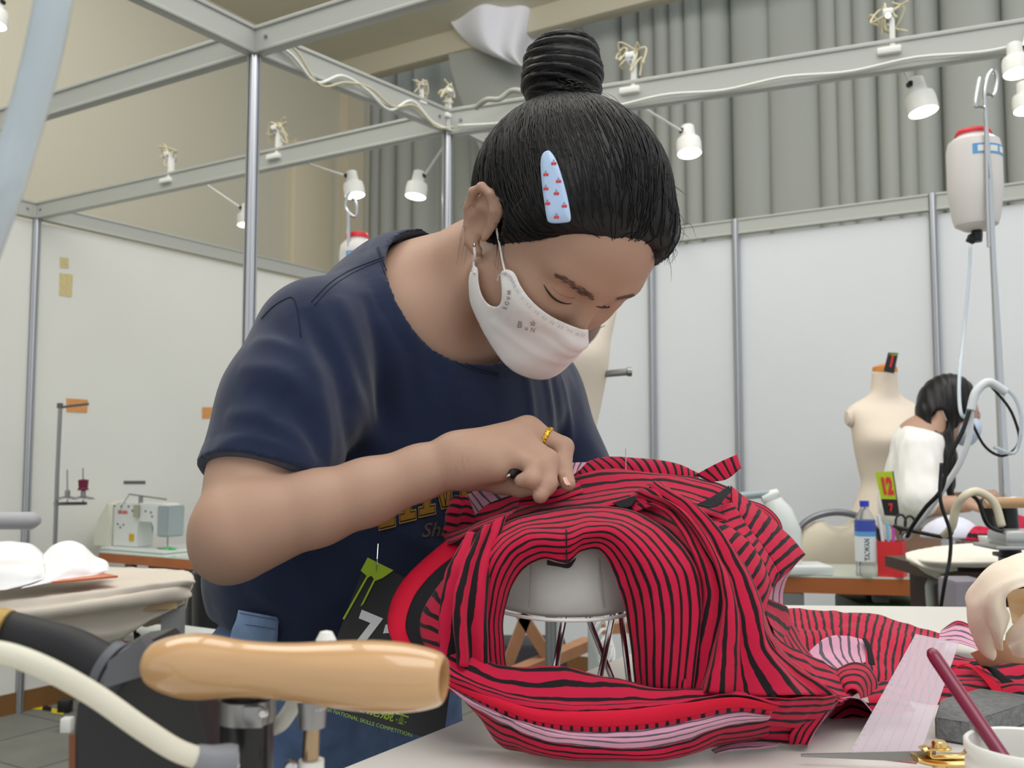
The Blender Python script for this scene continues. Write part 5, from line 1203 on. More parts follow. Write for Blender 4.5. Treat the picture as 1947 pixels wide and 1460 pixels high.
M_spg = mat('grey_sponge', (118, 120, 120), .95, bump=(260, .9, (1, 1, 1), .003), vary=(160, .2))
zt_ = ZT + .0185
tp = [atz(1777, 1364, zt_), atz(1841, 1374, zt_), atz(1985, 1326, zt_), atz(1862, 1308, zt_), atz(1788, 1329, zt_)]
b = MB(); b.prism([(p.x, p.y) for p in tp], -.0175, Matrix.Translation((0, 0, zt_))); bmesh.ops.bevel(b.bm, geom=list(b.bm.edges), offset=.0012, segments=2, affect='EDGES')
tag(b.build('sponge_block', M_spg), 'dark grey sponge block lying behind the maroon stick', 'sponge')

t = thing('jar', 'white ribbed jar rim at the bottom right corner', 'jar', Vector((*(at(1962, 1478, .60).xy), ZT)))
jz = at(1962, 1412, .60).z - ZT; jr = .0365; Mj = Matrix.Translation(t.location)
b = MB(); b.lathe([(.0001, 0), (jr * .96, 0), (jr, .003), (jr, jz - .026), (jr * .95, jz - .022), (jr * .95, jz - .019), (jr * 1.0, jz - .017), (jr * 1.0, jz - .013), (jr * .965, jz - .011), (jr * .965, jz - .008), (jr * 1.01, jz - .006), (jr * 1.01, jz - .001), (jr * .98, jz), (jr * .93, jz - .001), (jr * .91, jz - .01), (jr * .91, .004), (.0001, .004)], 56, Mj)
b.build('jar_body', M_whitep, t, sharp=50)
a, c = at(1774, 1244, .665), at(1905, 1437, .612); d_ = (c - a).normalized(); k = (ZT + .006 - a.z) / d_.z
t = thing('maroon_stick', 'round ended maroon stick standing in the white jar', 'stick', a + d_ * k)
b = MB(); b.tube([a - d_ * .0045, a - d_ * .0035, a - d_ * .001, a + d_ * .003, c, a + d_ * k], [.0006, .0026, .0040, .0045, .0044, .0044], 20); b.build('shaft', mat('maroon_plastic', (122, 26, 58), .3, coat=.3), t, sharp=60)

t = thing('scissors', 'brass handled scissors with a thin steel blade lying before the ruler', 'scissors', onT(1790, 1450))
zb_ = ZT + .010
def fl(x, y, z=zb_): return atz(x, y, z)
b = MB(); P = [at(1524, 1434, .748), at(1524, 1439, .748), at(1780, 1450, .735), at(1780, 1428, .735)]
Pb = [p + Vector((0, .0016, 0)) for p in P]; b.grid([P, Pb], closed_u=True, smooth=False); b.bm.faces.new([v for v in list(b.bm.verts)[:4]]); b.bm.faces.new([v for v in list(b.bm.verts)[4:8]][::-1]); b.build('blade', M_steel, t, sharp=20)
def strap(name, pts, wd, th, m, par, d=.73):
    b = MB(); P = catmull([at(*p) for p in pts], 40); b.tube(P, th, 10, flat=wd / th, up=(0, 0, 1)); return b.build(name, m, par, sharp=60)
strap('handle', [(1752, 1424, .735), (1764, 1422, .735), (1766, 1436, .735), (1800, 1437, .735), (1835, 1436, .735), (1846, 1418, .735), (1862, 1410, .735), (1882, 1404, .74)], .006, .0018, M_brass, t)
strap('handle', [(1740, 1442, .73), (1765, 1448, .73), (1800, 1451, .73), (1850, 1450, .73), (1890, 1448, .735)], .006, .0024, M_brass, t)
b = MB(); b.lathe([(.0001, .0045), (.0042, .0045), (.0054, .0030), (.0054, .0005), (.0085, 0), (.0085, -.001), (.0001, -.001)], 20, Matrix.Translation(at(1786, 1420, .73))); b.build('pivot_screw', M_brass, t, sharp=40)
b = MB(); b.tube([at(1787, 1452, .73), at(1787, 1480, .73)], .0052, 18); b.build('pivot_post', M_brass, t, sharp=40)

# muslin toile at the right edge
M_mus = mat('cream_muslin', (236, 222, 202), .85, bump=(900, .2), vary=(8, .03))
c = Cloth()
c.add('muslin_cloth', [[(1990, 1045, .95), (1945, 1056, .94), (1900, 1066, .94), (1862, 1092, .94), (1840, 1128, .95), (1838, 1152, .95), (1850, 1195, .955), (1868, 1228, .955), (1889, 1250, .955)], [(2000, 1075, .88), (1950, 1080, .88), (1915, 1090, .88), (1885, 1115, .885), (1868, 1145, .89), (1866, 1170, .895), (1875, 1200, .90), (1886, 1225, .92), (1894, 1240, .94)],
      [(2010, 1120, .86), (1960, 1115, .86), (1935, 1120, .86), (1917, 1132, .865), (1914, 1150, .87), (1920, 1170, .88), (1912, 1195, .89), (1905, 1215, .91), (1900, 1228, .93)]], 1, nu=50, nv=30, fold=(1.3, .006, .4), amp=.003)
c.add('muslin_cloth', [[(1912, 1205, .90), (1935, 1178, .88), (1960, 1158, .87), (2000, 1145, .87)], [(1915, 1232, .90), (1940, 1225, .88), (1970, 1215, .87), (2010, 1200, .87)], [(1925, 1245, .93), (1950, 1250, .92), (1980, 1252, .92), (2020, 1250, .92)]], 1, fold=(1, .004, 0), amp=.003)
c.add('inner_facing', [[(1912, 1125, .93), (1940, 1118, .93), (2010, 1120, .93)], [(1918, 1150, .95), (1945, 1150, .96), (2010, 1150, .96)], [(1925, 1185, .93), (1950, 1190, .94), (2010, 1200, .94)]], 1)
c.add('inner_facing', [[(1845, 1240, .99), (1895, 1222, .97), (1960, 1210, .96)], [(1870, 1270, 1.0), (1910, 1262, .98), (1975, 1262, .97)]], 1)
tt = thing('muslin_toile', 'cream muslin toile heaped at the right edge behind the striped cloth', 'toile', onT(1930, 1262))
c.build({'muslin_cloth': M_mus, 'inner_facing': mat('tan_muslin', (206, 176, 138), .85)}, tt, .0012)
for k in range(9): pass
# ================================================================= LEFT BOOTH
def on(px, py, z): return atz(px, py, z)
M_wood = mat('orange_wood_edge', (168, 98, 52), .45, vary=(12, .12, (.2, 1, 1)))
M_glass = mat('pale_glass_top', (206, 222, 212), .08, coat=.6)
M_mach = mat('machine_white', (214, 218, 214), .35); M_machg = mat('machine_grey', (150, 162, 164), .35)
def sewing_table(name, corner, length, depth, zt, label, dirx, diry, round_end=False, th=.045):
    """corner = front end point; dirx runs along the front edge, diry towards the back"""
    t = thing(name, label, 'table', Vector((corner.x, corner.y, 0)))
    X = dirx.normalized(); Y = diry.normalized(); pl = []
    def P(a, b_): return corner + X * a + Y * b_
    r = .07
    if round_end:
        for k in range(9): a = math.pi / 2 * k / 8; pl.append(P(length - r + r * math.sin(a), r - r * math.cos(a)))
    else: pl.append(P(length, 0))
    pl += [P(length, depth), P(0, depth), P(0, 0)]
    b = MB(); b.prism([(p.x, p.y) for p in pl], -th, Matrix.Translation((0, 0, zt - .006))); b.build('wood_top', M_wood, t, sharp=30)
    b = MB(); b.prism([(p.x, p.y) for p in pl], .006, Matrix.Translation((0, 0, zt - .006))); b.build('glass_sheet', M_glass, t, sharp=30)
    for a, b_ in ((.12, .1), (length - .12, .1), (.12, depth - .1), (length - .12, depth - .1)):
        q = P(a, b_); b = MB(); b.box((q.x, q.y, (zt - .06) / 2), (.05, .04, zt - .06), Matrix.Rotation(math.atan2(X.y, X.x), 4, 'Z'), .004); b.build('leg', mat('table_leg_grey', (130, 134, 132), .5, .3), t)
    q = P(length / 2, depth / 2); b = MB(); b.box((q.x, q.y, .30), (length - .3, .04, .03), Matrix.Rotation(math.atan2(X.y, X.x), 4, 'Z')); b.build('crossbar', MATS['table_leg_grey'], t)
    return t
nV = -V; nU = U
lc = on(188, 1048, .78)
lt = sewing_table('sewing_table', lc, 1.25, .50, .78, 'sewing table with orange wood edge and glass top at the left wall', nV, nU)
b = MB(); q = lc + nV * .6 + nU * .2; b.box((q.x, q.y, .50), (.9, .04, .44), rotV()); b.build('front_panel', mat('panel_grey', (92, 98, 96), .5), lt)
b = MB(); q = lc + nV * .62 + nU * .1; b.box((q.x, q.y, .50), (.1, .05, .40), rotV(), .01); b.build('motor', M_black, lt)

def machine(p, X, Y, label, s=1.0):
    """industrial sewing machine; X = from pillar to needle, Y = to the back"""
    t = thing('sewing_machine', label, 'sewing machine', p); M = Matrix((X, Y, X.cross(Y))).transposed().to_4x4(); M.translation = p
    def sec(pts, y0, y1, name, m, bev=.008):
        b = MB(); b.prism([(x * s, z * s) for x, z in pts], (y1 - y0) * s, M @ Matrix(((1, 0, 0, 0), (0, 0, -1 * -1, y0 * s), (0, 1, 0, 0), (0, 0, 0, 1))))
        bmesh.ops.bevel(b.bm, geom=list(b.bm.edges), offset=bev * s, segments=2, affect='EDGES'); return b.build(name, m, t)
    sec([(-.02, 0), (.46, 0), (.46, .012), (-.02, .012)], -.10, .08, 'bed', M_mach, .003)
    arm = sec([(0, .012), (.185, .012), (.185, .128), (.200, .150), (.300, .150), (.322, .085), (.345, .085), (.40, .10), (.40, .225), (.36, .235), (.03, .235), (0, .22)], -.045, .055, 'arm', M_mach, .006)
    sec([(.345, .075), (.42, .075), (.425, .225), (.345, .225)], -.055, .05, 'head', M_machg, .006)
    sec([(-.14, .0), (-.012, .0), (-.004, .11), (-.004, .235), (-.04, .24), (-.09, .14), (-.14, .09)], -.06, .07, 'belt_cover', mat('machine_cream', (216, 216, 200), .4), .012)
    b = MB(); b.tube([M @ Vector((.385 * s, -.02, .085 * s)), M @ Vector((.385 * s, -.02, .02 * s))], .004 * s, 8); b.build('needle_bar', M_chrome, t)
    b = MB(); b.box(M @ Vector((.385 * s, -.02 * s, .018 * s)), (.02 * s, .02 * s, .006 * s)); b.build('presser_foot', M_chrome, t)
    b = MB(); b.tube([M @ Vector((.10 * s, -.03, .275 * s)), M @ Vector((.38 * s, -.03, .255 * s))], .004 * s, 8); b.tube([M @ Vector((.19 * s, -.03, .23 * s)), M @ Vector((.19 * s, -.03, .27 * s))], .011 * s, 10); b.tube([M @ Vector((.10 * s, -.03, .275 * s)), M @ Vector((.06 * s, -.05, .205 * s))], .0025 * s, 6); b.build('thread_guide', M_steel, t)
    b = MB(); b.box(M @ Vector((.195 * s, -.056 * s, .195 * s)), (.026 * s, .02 * s, .06 * s)); b.build('thread_tension', mat('olive_metal', (150, 152, 130), .4), t)
    b = MB()
    for k, (x, z) in enumerate(((.01, .215), (.065, .215), (.12, .215), (.15, .195), (.25, .195), (.04, .125), (.085, .123), (.06, .11), (.29, .19), (.30, .17))): b.lathe([(.0001, .003), (.005 * s, .002), (.005 * s, 0)], 10, M @ Matrix.Translation((x * s, -.046 * s, z * s)) @ Matrix.Rotation(R(90), 4, 'X'))
    b.build('screw_head', mat('dark_bolt', (90, 94, 96), .4, .5), t)
    me = text_me('SIRUBA', .024 * s, bold=.0008); me.transform(M @ Matrix.Translation((.075 * s, -.047 * s, .185 * s)) @ Matrix.Rotation(R(90), 4, 'X')); link('maker_lettering', me, mat('logo_red', (205, 70, 76), .5), arm, shade=False)
    b = MB(); b.box(M @ Vector((.150 * s, -.047 * s, .062 * s)), (.036 * s, .003 * s, .036 * s), M.to_3x3().to_4x4()); b.build('yellow_sticker', mat('sticker_yellow', (196, 160, 30), .5), arm)
    return t
mp = on(228, 1042, .78); machine(mp + Vector((0, 0, .001)), nV, nU, 'white sewing machine with red lettering and yellow sticker on the glass table', 1.02)
t = thing('thread_snips', 'green handled thread snips beside the sewing machine needle', 'snips', on(318, 1046, .78))
b = MB(); q = on(318, 1044, .795); b.box(q, (.045, .03, .022), rotV(), .006); b.box(q + nV * .035 + Vector((0, 0, .006)), (.05, .016, .010), rotV() @ Matrix.Rotation(R(8), 4, 'Y'), .004); b.build('grip', mat('snip_green', (90, 180, 110), .4), t)
b = MB(); b.box(q - nV * .045, (.05, .006, .005), rotV()); b.build('blade', M_black, t)
# thread stand
ts = thing('thread_stand', 'thin thread stand with one maroon spool beside the sewing machine', 'stand', Vector((*on(104, 1050, .78).xy, .78)))
dts = 4.75; b = MB(); b.tube([at(104, 1052, dts), at(109, 900, dts), at(115, 768, dts)], .010, 10); b.build('pole', M_steel, ts)
b = MB(); b.tube([at(112, 775, dts), at(140, 771, dts), at(168, 768, dts - .03)], .006, 8); b.lathe([(.0001, -.014), (.014, -.01), (.014, .014), (.0001, .016)], 12, Matrix.Translation(at(114, 772, dts))); b.build('eyelet_arm', mat('dark_steel', (96, 96, 92), .5, .4), ts)
b = MB(); b.tube([at(103, 958, dts), at(165, 957, dts)], .008, 8); b.build('spool_bar', M_steel, ts)
for x, top in ((128, 893), (158, 890)):
    s_ = MB(); s_.tube([at(x, 957, dts), at(x, top, dts)], .0035, 8); s_.lathe([(.055, 0), (.05, .006), (.012, .016), (.012, .04), (.0001, .05)], 20, Matrix.Translation(at(x, 949, dts))); s_.build('spool_pin', M_steel, ts)
b = MB(); b.lathe([(.0001, 0), (.024, 0), (.026, .004), (.021, .012), (.024, .05), (.0001, .054)], 20, Matrix.Translation(at(158, 932, dts))); tag(b.build('thread_spool', mat('maroon_thread', (104, 22, 52), .7, bump=(400, .4, (1, 1, 6)))), 'maroon thread spool on the right pin of the thin stand', 'spool')

# pressing table with loose cream cloth
M_bcl = mat('beige_cloth', (206, 196, 182), .88, bump=(700, .15), vary=(6, .04))
zp = 1.0; pc = thing('pressing_table', 'pressing table wrapped in a drooping beige cloth at lower left', 'table', Vector((*on(150, 1120, zp).xy, 0)))
c = Cloth()
c.add('cloth_cover', [[(-90, 1093, 2.45), (60, 1086, 2.50), (200, 1078, 2.56), (300, 1082, 2.47), (352, 1086, 2.36), (366, 1092, 2.24)], [(-90, 1120, 2.1), (60, 1112, 2.1), (200, 1103, 2.15), (300, 1096, 2.2), (348, 1094, 2.2), (368, 1096, 2.2)],
      [(-90, 1150, 1.86), (60, 1138, 1.9), (200, 1122, 1.98), (300, 1108, 2.08), (345, 1102, 2.14), (368, 1100, 2.18)]], 1, nu=70, amp=.002)
c.add('cloth_cover', [[(-90, 1150, 1.86), (60, 1138, 1.9), (200, 1122, 1.98), (300, 1108, 2.08), (345, 1102, 2.14), (368, 1100, 2.18)], [(-90, 1172, 1.84), (60, 1160, 1.88), (190, 1145, 1.96), (290, 1128, 2.06), (340, 1120, 2.12), (364, 1118, 2.17)],
      [(-90, 1200, 1.87), (30, 1195, 1.9), (150, 1185, 1.98), (250, 1170, 2.07), (310, 1150, 2.13), (356, 1135, 2.17)], [(-90, 1220, 1.88), (20, 1222, 1.9), (140, 1228, 1.97), (215, 1218, 2.05), (285, 1180, 2.12), (348, 1148, 2.17)]], 1, nu=70, nv=34, fold=(2.2, .012, 1.2), amp=.003)
c.add('cloth_cover', [[(366, 1095, 2.25), (368, 1104, 2.24), (362, 1125, 2.23), (352, 1160, 2.22), (338, 1188, 2.22)], [(330, 1120, 2.28), (325, 1132, 2.27), (315, 1155, 2.26), (290, 1180, 2.25), (262, 1188, 2.24)]], 1, amp=.003, fold=(1, .006, 0))
c.build({'cloth_cover': M_bcl}, pc, .002)
b = MB(); q0 = [Vector((*on(x, y, zp).xy, 0)) for x, y in ((338, 1090), (-60, 1112), (-60, 1090), (200, 1082))]
b.prism([(p.x, p.y) for p in q0], -.02, Matrix.Translation((0, 0, zp - .055))); b.build('board', mat('board_wood', (190, 160, 120), .6), pc)
for px_ in (215, 330):
    q = at(px_, 1150, 2.2); b = MB(); b.box((q.x, q.y, .46), (.04, .04, .92)); b.build('leg', M_steel, pc)
b = MB(); q = at(312, 1245, 2.5); b.box((q.x, q.y, q.z - .2), (.17, .25, .52), rotU(), .004)
cab = thing('control_box', 'pale grey control cabinet with a dark latch under the beige cloth', 'cabinet', Vector((q.x, q.y, q.z - .46))); b.build('box_body', mat('cabinet_grey', (190, 194, 190), .5), cab)
b = MB(); b.tube([at(256, 1196, 2.3), at(259, 1222, 2.3)], .004, 8); b.lathe([(.0001, -.008), (.008, 0), (.0001, .008)], 10, Matrix.Translation(at(262, 1208, 2.3))); b.build('latch', M_black, cab)
b = MB(); b.box(Vector((q.x, q.y, (q.z - .46) / 2)), (.12, .18, q.z - .46), rotU()); b.build('pedestal', MATS['cabinet_grey'], cab)
b = MB(); q = at(238, 1228, 2.2); b.box(q, (.035, .02, .02), Matrix.Rotation(R(10), 4, 'Y'), .004); b.tube([q, Vector((q.x, q.y, q.z - .03)), at(246, 1262, 2.3)], .004, 6)
tag(b.build('red_clip', mat('clip_red', (190, 34, 60), .4)), 'small red and white clip hanging under the beige cloth', 'clip')
# papers on it
M_pap = mat('white_paper', (240, 240, 240), .6)
c = Cloth()
c.add('paper', [[(-60, 1045, 2.2), (0, 1030, 2.2), (40, 1031, 2.2), (62, 1036, 2.2), (82, 1052, 2.2)], [(-60, 1080, 1.95), (0, 1075, 1.95), (40, 1075, 1.95), (70, 1080, 1.95), (85, 1090, 1.97)], [(-60, 1126, 1.86), (0, 1122, 1.86), (30, 1116, 1.88), (60, 1108, 1.9), (84, 1100, 1.93)]], 1)
c.build({'paper': M_pap}, tag(thing('pattern_paper', '', 'x', at(0, 1120, 1.86)), 'white curled pattern paper lying furthest left on the beige cloth', 'paper'), .001)
c = Cloth()
c.add('paper', [[(82, 1055, 2.15), (102, 1036, 2.15), (130, 1027, 2.15), (155, 1034, 2.15), (178, 1055, 2.15), (202, 1066, 2.15), (208, 1078, 2.15)], [(80, 1090, 2.0), (105, 1078, 2.0), (130, 1070, 2.0), (155, 1072, 2.02), (178, 1080, 2.04), (198, 1082, 2.06), (206, 1084, 2.08)], [(40, 1118, 1.88), (75, 1112, 1.9), (105, 1106, 1.94), (135, 1100, 1.97), (160, 1096, 2.0), (185, 1092, 2.03), (202, 1087, 2.06)]], 1)
c.build({'paper': M_pap}, tag(thing('pattern_paper', '', 'x', at(120, 1110, 1.92)), 'white pattern paper with a raised hump beside the orange set square', 'paper'), .001)
b = MB(); q = [on(98, 1112, zp + .004), on(150, 1098, zp + .004), on(188, 1093, zp + .004), on(224, 1100, zp + .004)]; b.prism([(p.x, p.y) for p in q], .004, Matrix.Translation((0, 0, zp + .006)))
tag(b.build('set_square', mat('orange_plastic', (200, 104, 62), .3)), 'orange plastic set square under the white paper', 'set square')
b = MB(); a, c_ = at(-160, 990, 1.9), at(62, 990, 1.9); b.tube([a, c_, at(74, 990, 1.9)], [.017, .017, .008], 20, flat=1.3)
bo_ = thing('sleeve_board', 'grey padded sleeve board arm poking in at the left edge', 'board', Vector((a.x, a.y, 1.0))); b.build('padded_arm', mat('grey_padding', (166, 166, 168), .7), bo_, sharp=0)
b = MB(); b.tube([a, Vector((a.x, a.y, 1.0))], .02, 12); b.build('support', M_steel, bo_)
# floor marks and small things by the post
def flr(px, py, z=.003): return atz(px, py, z)
for i, (qd, m_) in enumerate((([(62, 1344), (82, 1340), (80, 1349), (60, 1348)], 'y'), ([(82, 1340), (98, 1344), (96, 1352), (80, 1349)], 'k'), ([(99, 1346), (121, 1350), (120, 1358), (98, 1355)], 'y'), ([(75, 1335), (90, 1331), (112, 1331), (84, 1340)], 'y'))):
    b = MB(); P = [flr(*p) for p in qd]; b.prism([(p.x, p.y) for p in P], .001, Matrix.Translation((0, 0, .002))); tag(b.build('floor_tape', mat('tape_yellow', (224, 200, 30), .5) if m_ == 'y' else M_black), {0: 'yellow floor tape piece nearest the left wall post', 1: 'black floor tape piece between two yellow pieces', 2: 'yellow floor tape piece furthest from the left wall post', 3: 'yellow floor tape strip slanting behind the others'}[i], 'tape')
t = thing('power_strip', 'white plug and small black power block on the floor by the tape', 'plug', flr(130, 1372, 0))
b = MB(); b.box(flr(124, 1342, .03), (.06, .05, .06), bev=.006); b.build('power_block', M_black, t); b = MB(); b.box(flr(128, 1378, .03), (.05, .05, .07), bev=.008); b.build('plug', M_whitep, t)
# black stool/dark pillar behind the girl's elbow and folding parts seen through the form
t = thing('rubbish_bin', 'tall black bin standing under the sewing table beside the jeans', 'bin', Vector((*at(420, 1200, 3.4).xy, 0)))
q = t.location; b = MB(); b.lathe([(.0001, 0), (.075, 0), (.10, .86), (.09, .86), (.07, .02), (.0001, .02)], 24, Matrix.Translation((q.x, q.y, 0)) @ Matrix.Diagonal((1, 1, 1, 1))); b.build('bin_body', M_black, t)
t = thing('trestle', 'brown wooden trestle frame seen through the legs of the pressing form', 'trestle', Vector((*at(1060, 1280, 3.2).xy, 0)))
M_tr = mat('raw_timber', (164, 118, 84), .6, vary=(10, .12))
for pts in (((965, 1288, 2.95), (1120, 1222, 3.3)), ((990, 1165, 3.1), (1040, 1245, 3.1)), ((1002, 1165, 3.1), (955, 1290, 3.1)), ((1130, 1195, 3.4), (1230, 1190, 3.4))):
    b = MB(); b.beam(at(*pts[0]), at(*pts[1]), .05, .035); b.build('timber', M_tr, t)
for x in (968, 1128):
    q = at(x, 1285, 3.1); b = MB(); b.box((q.x, q.y, q.z / 2), (.05, .05, q.z)); b.build('leg', M_tr, t)
b = MB(); q = at(1010, 1230, 3.7); b.box((q.x, q.y, q.z - .28), (.26, .2, .62), bev=.02); tag(b.build('cloth_bag', mat('dark_bag', (44, 42, 48), .7)), 'dark bag behind the timber trestle under the pressing form', 'bag')
t = thing('folding_stand', 'pale steel stand with white coiled cable behind the pressing form', 'stand', Vector((*at(1135, 1280, 2.6).xy, 0)))
for x, d_, w_ in ((1055, 3.0, .028), (1130, 2.6, .034)):
    a = at(x, 1140, d_); b = MB(); b.box((a.x, a.y, a.z / 2), (w_, w_, a.z), bev=.004); b.build('upright', mat('pale_steel', (190, 194, 190), .4, .4), t)
b = MB(); a = at(1092, 1165, 2.8); b.beam(at(1055, 1150, 3.0), at(1132, 1150, 2.6), .03, .03); b.build('rail', MATS['pale_steel'], t)
b = MB()
for k in range(4): cc = at(1140 + 4 * k, 1200 + 14 * k, 2.5); b.tube([cc + Vector((.02 * math.cos(a), .01 * math.sin(a * 2), (.05 - .004 * k) * math.sin(a))) for a in np.linspace(0, 6.2, 24)], .004, 6, closed=True)
b.build('coiled_cable', M_whitep, t)
for k, (x, y) in enumerate(((1180, 1180), (1192, 1200), (1186, 1222))):
    pass
# hanging steam bottles
M_tank = mat('tank_plastic', (232, 228, 224), .4, trans=.15); M_lid = mat('red_lid', (214, 40, 54), .4); M_lbl = mat('label_blue', (96, 160, 214), .5)
def tank(px, ytop, ybot, wpx, d, label, stand_px, zfoot):
    k = d / F; r = wpx / 2 * k; H = (ybot - ytop) * k; c = at(px, ybot, d); t = thing('water_tank', label, 'tank', c)
    Mt = Matrix.Translation(c)
    b = MB(); b.lathe([(.0001, 0), (r * .45, 0), (r * .78, H * .05), (r * .86, H * .12), (r * .98, H * .35), (r, H * .42), (r, H * .80), (r * .93, H * .88), (r * .66, H * .93), (r * .62, H * .935), (r * .62, H * .96), (.0001, H * .96)], 40, Mt); tk = b.build('tank_body', M_tank, t, sharp=40)
    b = MB(); b.lathe([(.0001, H * .95), (r * .66, H * .95), (r * .66, H * .975), (r * .6, H), (.0001, H)], 32, Mt); b.build('lid', M_lid, t, sharp=30)
    b = MB(); rows = []
    for z in (H * .70, H * .80): rows.append([c + Vector((r * 1.012 * math.cos(a), r * 1.012 * math.sin(a), z)) for a in np.linspace(R(-118), R(-28), 14)])
    b.grid(rows); b.build('label', M_lbl, tk, sharp=0)
    b = MB()
    for a0, a1 in ((-108, -88), (-82, -62), (-56, -38)):
        b.grid([[c + Vector((r * 1.02 * math.cos(a), r * 1.02 * math.sin(a), z)) for a in np.linspace(R(a0), R(a1), 5)] for z in (H * .72, H * .78)])
    b.build('label_print', M_whitep, tk, sharp=0)
    b = MB(); b.lathe([(.0001, -.03 * r / .065), (.012, -.03 * r / .065), (.014, -.01), (.012, .002), (.0001, .002)], 12, Mt @ Matrix.Scale(r / .065, 4)); b.box(c + Vector((-.014, 0, -.022)) * (r / .065), Vector((.02, .014, .02)) * (r / .065), Matrix.Rotation(R(25), 4, 'Y'), .002); b.build('valve', M_black, t)
    return t, c, r, H
M_wire = mat('bright_wire', (196, 198, 200), .2, .9)
tank(1857, 242, 438, 100, 2.35, 'white water tank with red lid and blue label hanging at the right', 0, 0)
b = MB()
t = thing('tank_stand', 'tall chrome hook stand holding the right hand water tank', 'stand', at(1920, 1062, 2.3))
ds = 2.28
b = MB(); b.tube([at(1882, 340, ds), at(1886, 450, ds), at(1896, 640, ds), at(1911, 955, ds)], [.005, .006, .009, .012], 12); b.build('lower_tube', M_wire, t)
b = MB(); b.tube([at(1873, 215, ds), at(1880, 300, ds), at(1884, 345, ds), at(1893, 560, ds)], .0048, 8); b.build('upper_rod', M_wire, t)
b = MB(); b.tube([at(1880, 470, ds), at(1876, 345, ds), at(1874, 215, ds), at(1869, 205, ds), at(1856, 203, ds), at(1855, 190, ds), at(1862, 152, ds), at(1864, 148, ds)], .0045, 8, smoothpts=40); b.build('hook', M_wire, t)
b = MB(); b.tube([at(1872, 200, ds), at(1872, 172, ds), at(1878, 145, ds), at(1888, 133, ds), at(1895, 146, ds), at(1893, 172, ds), at(1886, 182, ds), at(1876, 178, ds)], .0048, 8, smoothpts=40); b.build('hook', M_wire, t)
b = MB(); b.tube([at(1913, 950, ds), at(1921, 1052, ds)], [.022, .024], 16); b.box(at(1921, 1054, ds), (.062, .05, .010), bev=.003); b.box(at(1921, 1066, ds), (.034, .05, .03), bev=.003); b.build('base_clamp', M_black, t)
tank(677, 440, 640, 68, 3.45, 'white water tank with red lid rising behind the navy shoulder', 0, 0)
t = thing('tank_stand', 'chrome double hook stand above the tank behind the navy shoulder', 'stand', at(664, 640, 3.4))
b = MB(); b.tube([at(663, 405, 3.4), at(664, 640, 3.4), Vector((*at(664, 640, 3.4).xy, .0))], .007, 8); b.build('rod', M_wire, t)
b = MB(); b.tube([at(668, 410, 3.4), at(658, 395, 3.4), at(660, 375, 3.4), at(665, 365, 3.4)], .006, 8, smoothpts=20); b.build('hook', M_wire, t)
b = MB(); b.tube([at(665, 405, 3.4), at(674, 412, 3.4), at(679, 398, 3.4), at(676, 382, 3.4), at(668, 378, 3.4)], .006, 8, smoothpts=20); b.build('hook', M_wire, t)

# ================================================================= DRESS FORMS
M_form = mat('form_linen', (232, 218, 200), .85, bump=(500, .2), vary=(4, .03))
def dress_form(p, rz, label, s=1.0, zs=0.0, plates=True):
    """p = floor point; torso on a stand"""
    t = thing('dress_form', label, 'dress form', p, rz); M = Matrix.Translation(p) @ Matrix.Rotation(rz, 4, 'Z')
    # z, half width, half depth, forward offset
    sec = [(.86, .150, .110, 0), (.95, .170, .125, 0), (1.02, .165, .122, 0), (1.10, .135, .098, .003), (1.16, .118, .086, .006), (1.22, .130, .095, .008), (1.30, .150, .115, .022), (1.345, .158, .125, .028), (1.39, .160, .112, .018), (1.44, .168, .092, .004), (1.475, .170, .075, -.006), (1.50, .140, .062, -.012), (1.525, .095, .055, -.014), (1.55, .062, .052, -.010), (1.60, .054, .050, -.006), (1.64, .052, .050, -.004)]
    secs = catmull([(*q,) for q in sec], 46); rows = []
    for z, wx, wy, off in secs:
        rows.append([M @ Vector((wx * s * math.copysign(abs(math.cos(a)) ** .9, math.cos(a)), -off * s + wy * s * math.sin(a) * (1.0 + (.12 * abs(math.cos(a * 1.0)) if 1.28 < z < 1.40 and math.sin(a) < 0 else 0)), z * s + zs)) for a in np.linspace(0, 2 * math.pi, 40, endpoint=False)])
    b = MB(); b.grid(rows, closed_u=True, cap=True); b.build('torso', M_form, t, sharp=0)
    b = MB(); b.lathe([(.0001, 1.64 * s + zs), (.052 * s, 1.64 * s + zs), (.05 * s, 1.66 * s + zs), (.02 * s, 1.672 * s + zs), (.0001, 1.675 * s + zs)], 24, M); b.build('neck_cap', mat('orange_wood_cap', (222, 140, 62), .5), t, sharp=30)
    for sx in (-1, 1) if plates else ():
        b = MB(); c = M @ Vector((sx * .163 * s, .004, 1.44 * s + zs)); b.lathe([(.0001, .02), (.03, .016), (.042, 0), (.03, -.004), (.0001, -.006)], 20, frame(c, (0, 1, 0), (0, 0, 1)) if False else Matrix.Translation(c) @ Matrix.Rotation(R(90) * sx, 4, 'Y') @ Matrix.Scale(s, 4)); b.build('arm_plate', M_form, t)
    b = MB(); b.lathe([(.0001, .0), (.014, .0), (.014, .88 * s + zs), (.0001, .88 * s + zs)], 14, M); b.build('pole', M_steel, t)
    for k in range(4):
        a = k * math.pi / 2; b = MB(); b.tube([M @ Vector((0, 0, .16)), M @ Vector((.24 * math.cos(a), .24 * math.sin(a), .02))], .012, 8); b.build('leg', M_steel, t)
    return t
f1 = at(1046, 720, 2.45); dress_form(Vector((f1.x, f1.y, 0)), R(-20), 'cream dress form standing right behind the girl\'s face', 1.0, .15, False)
b = MB(); b.tube([at(1120, 712, 2.4), at(1150, 711, 2.38), at(1194, 707, 2.35)], .0085, 10); b.tube([at(1192, 707, 2.35), at(1201, 707, 2.35)], .011, 10); tag(b.build('clamp_rod', M_steel), 'short steel rod sticking out beside the dress form behind the girl', 'rod')
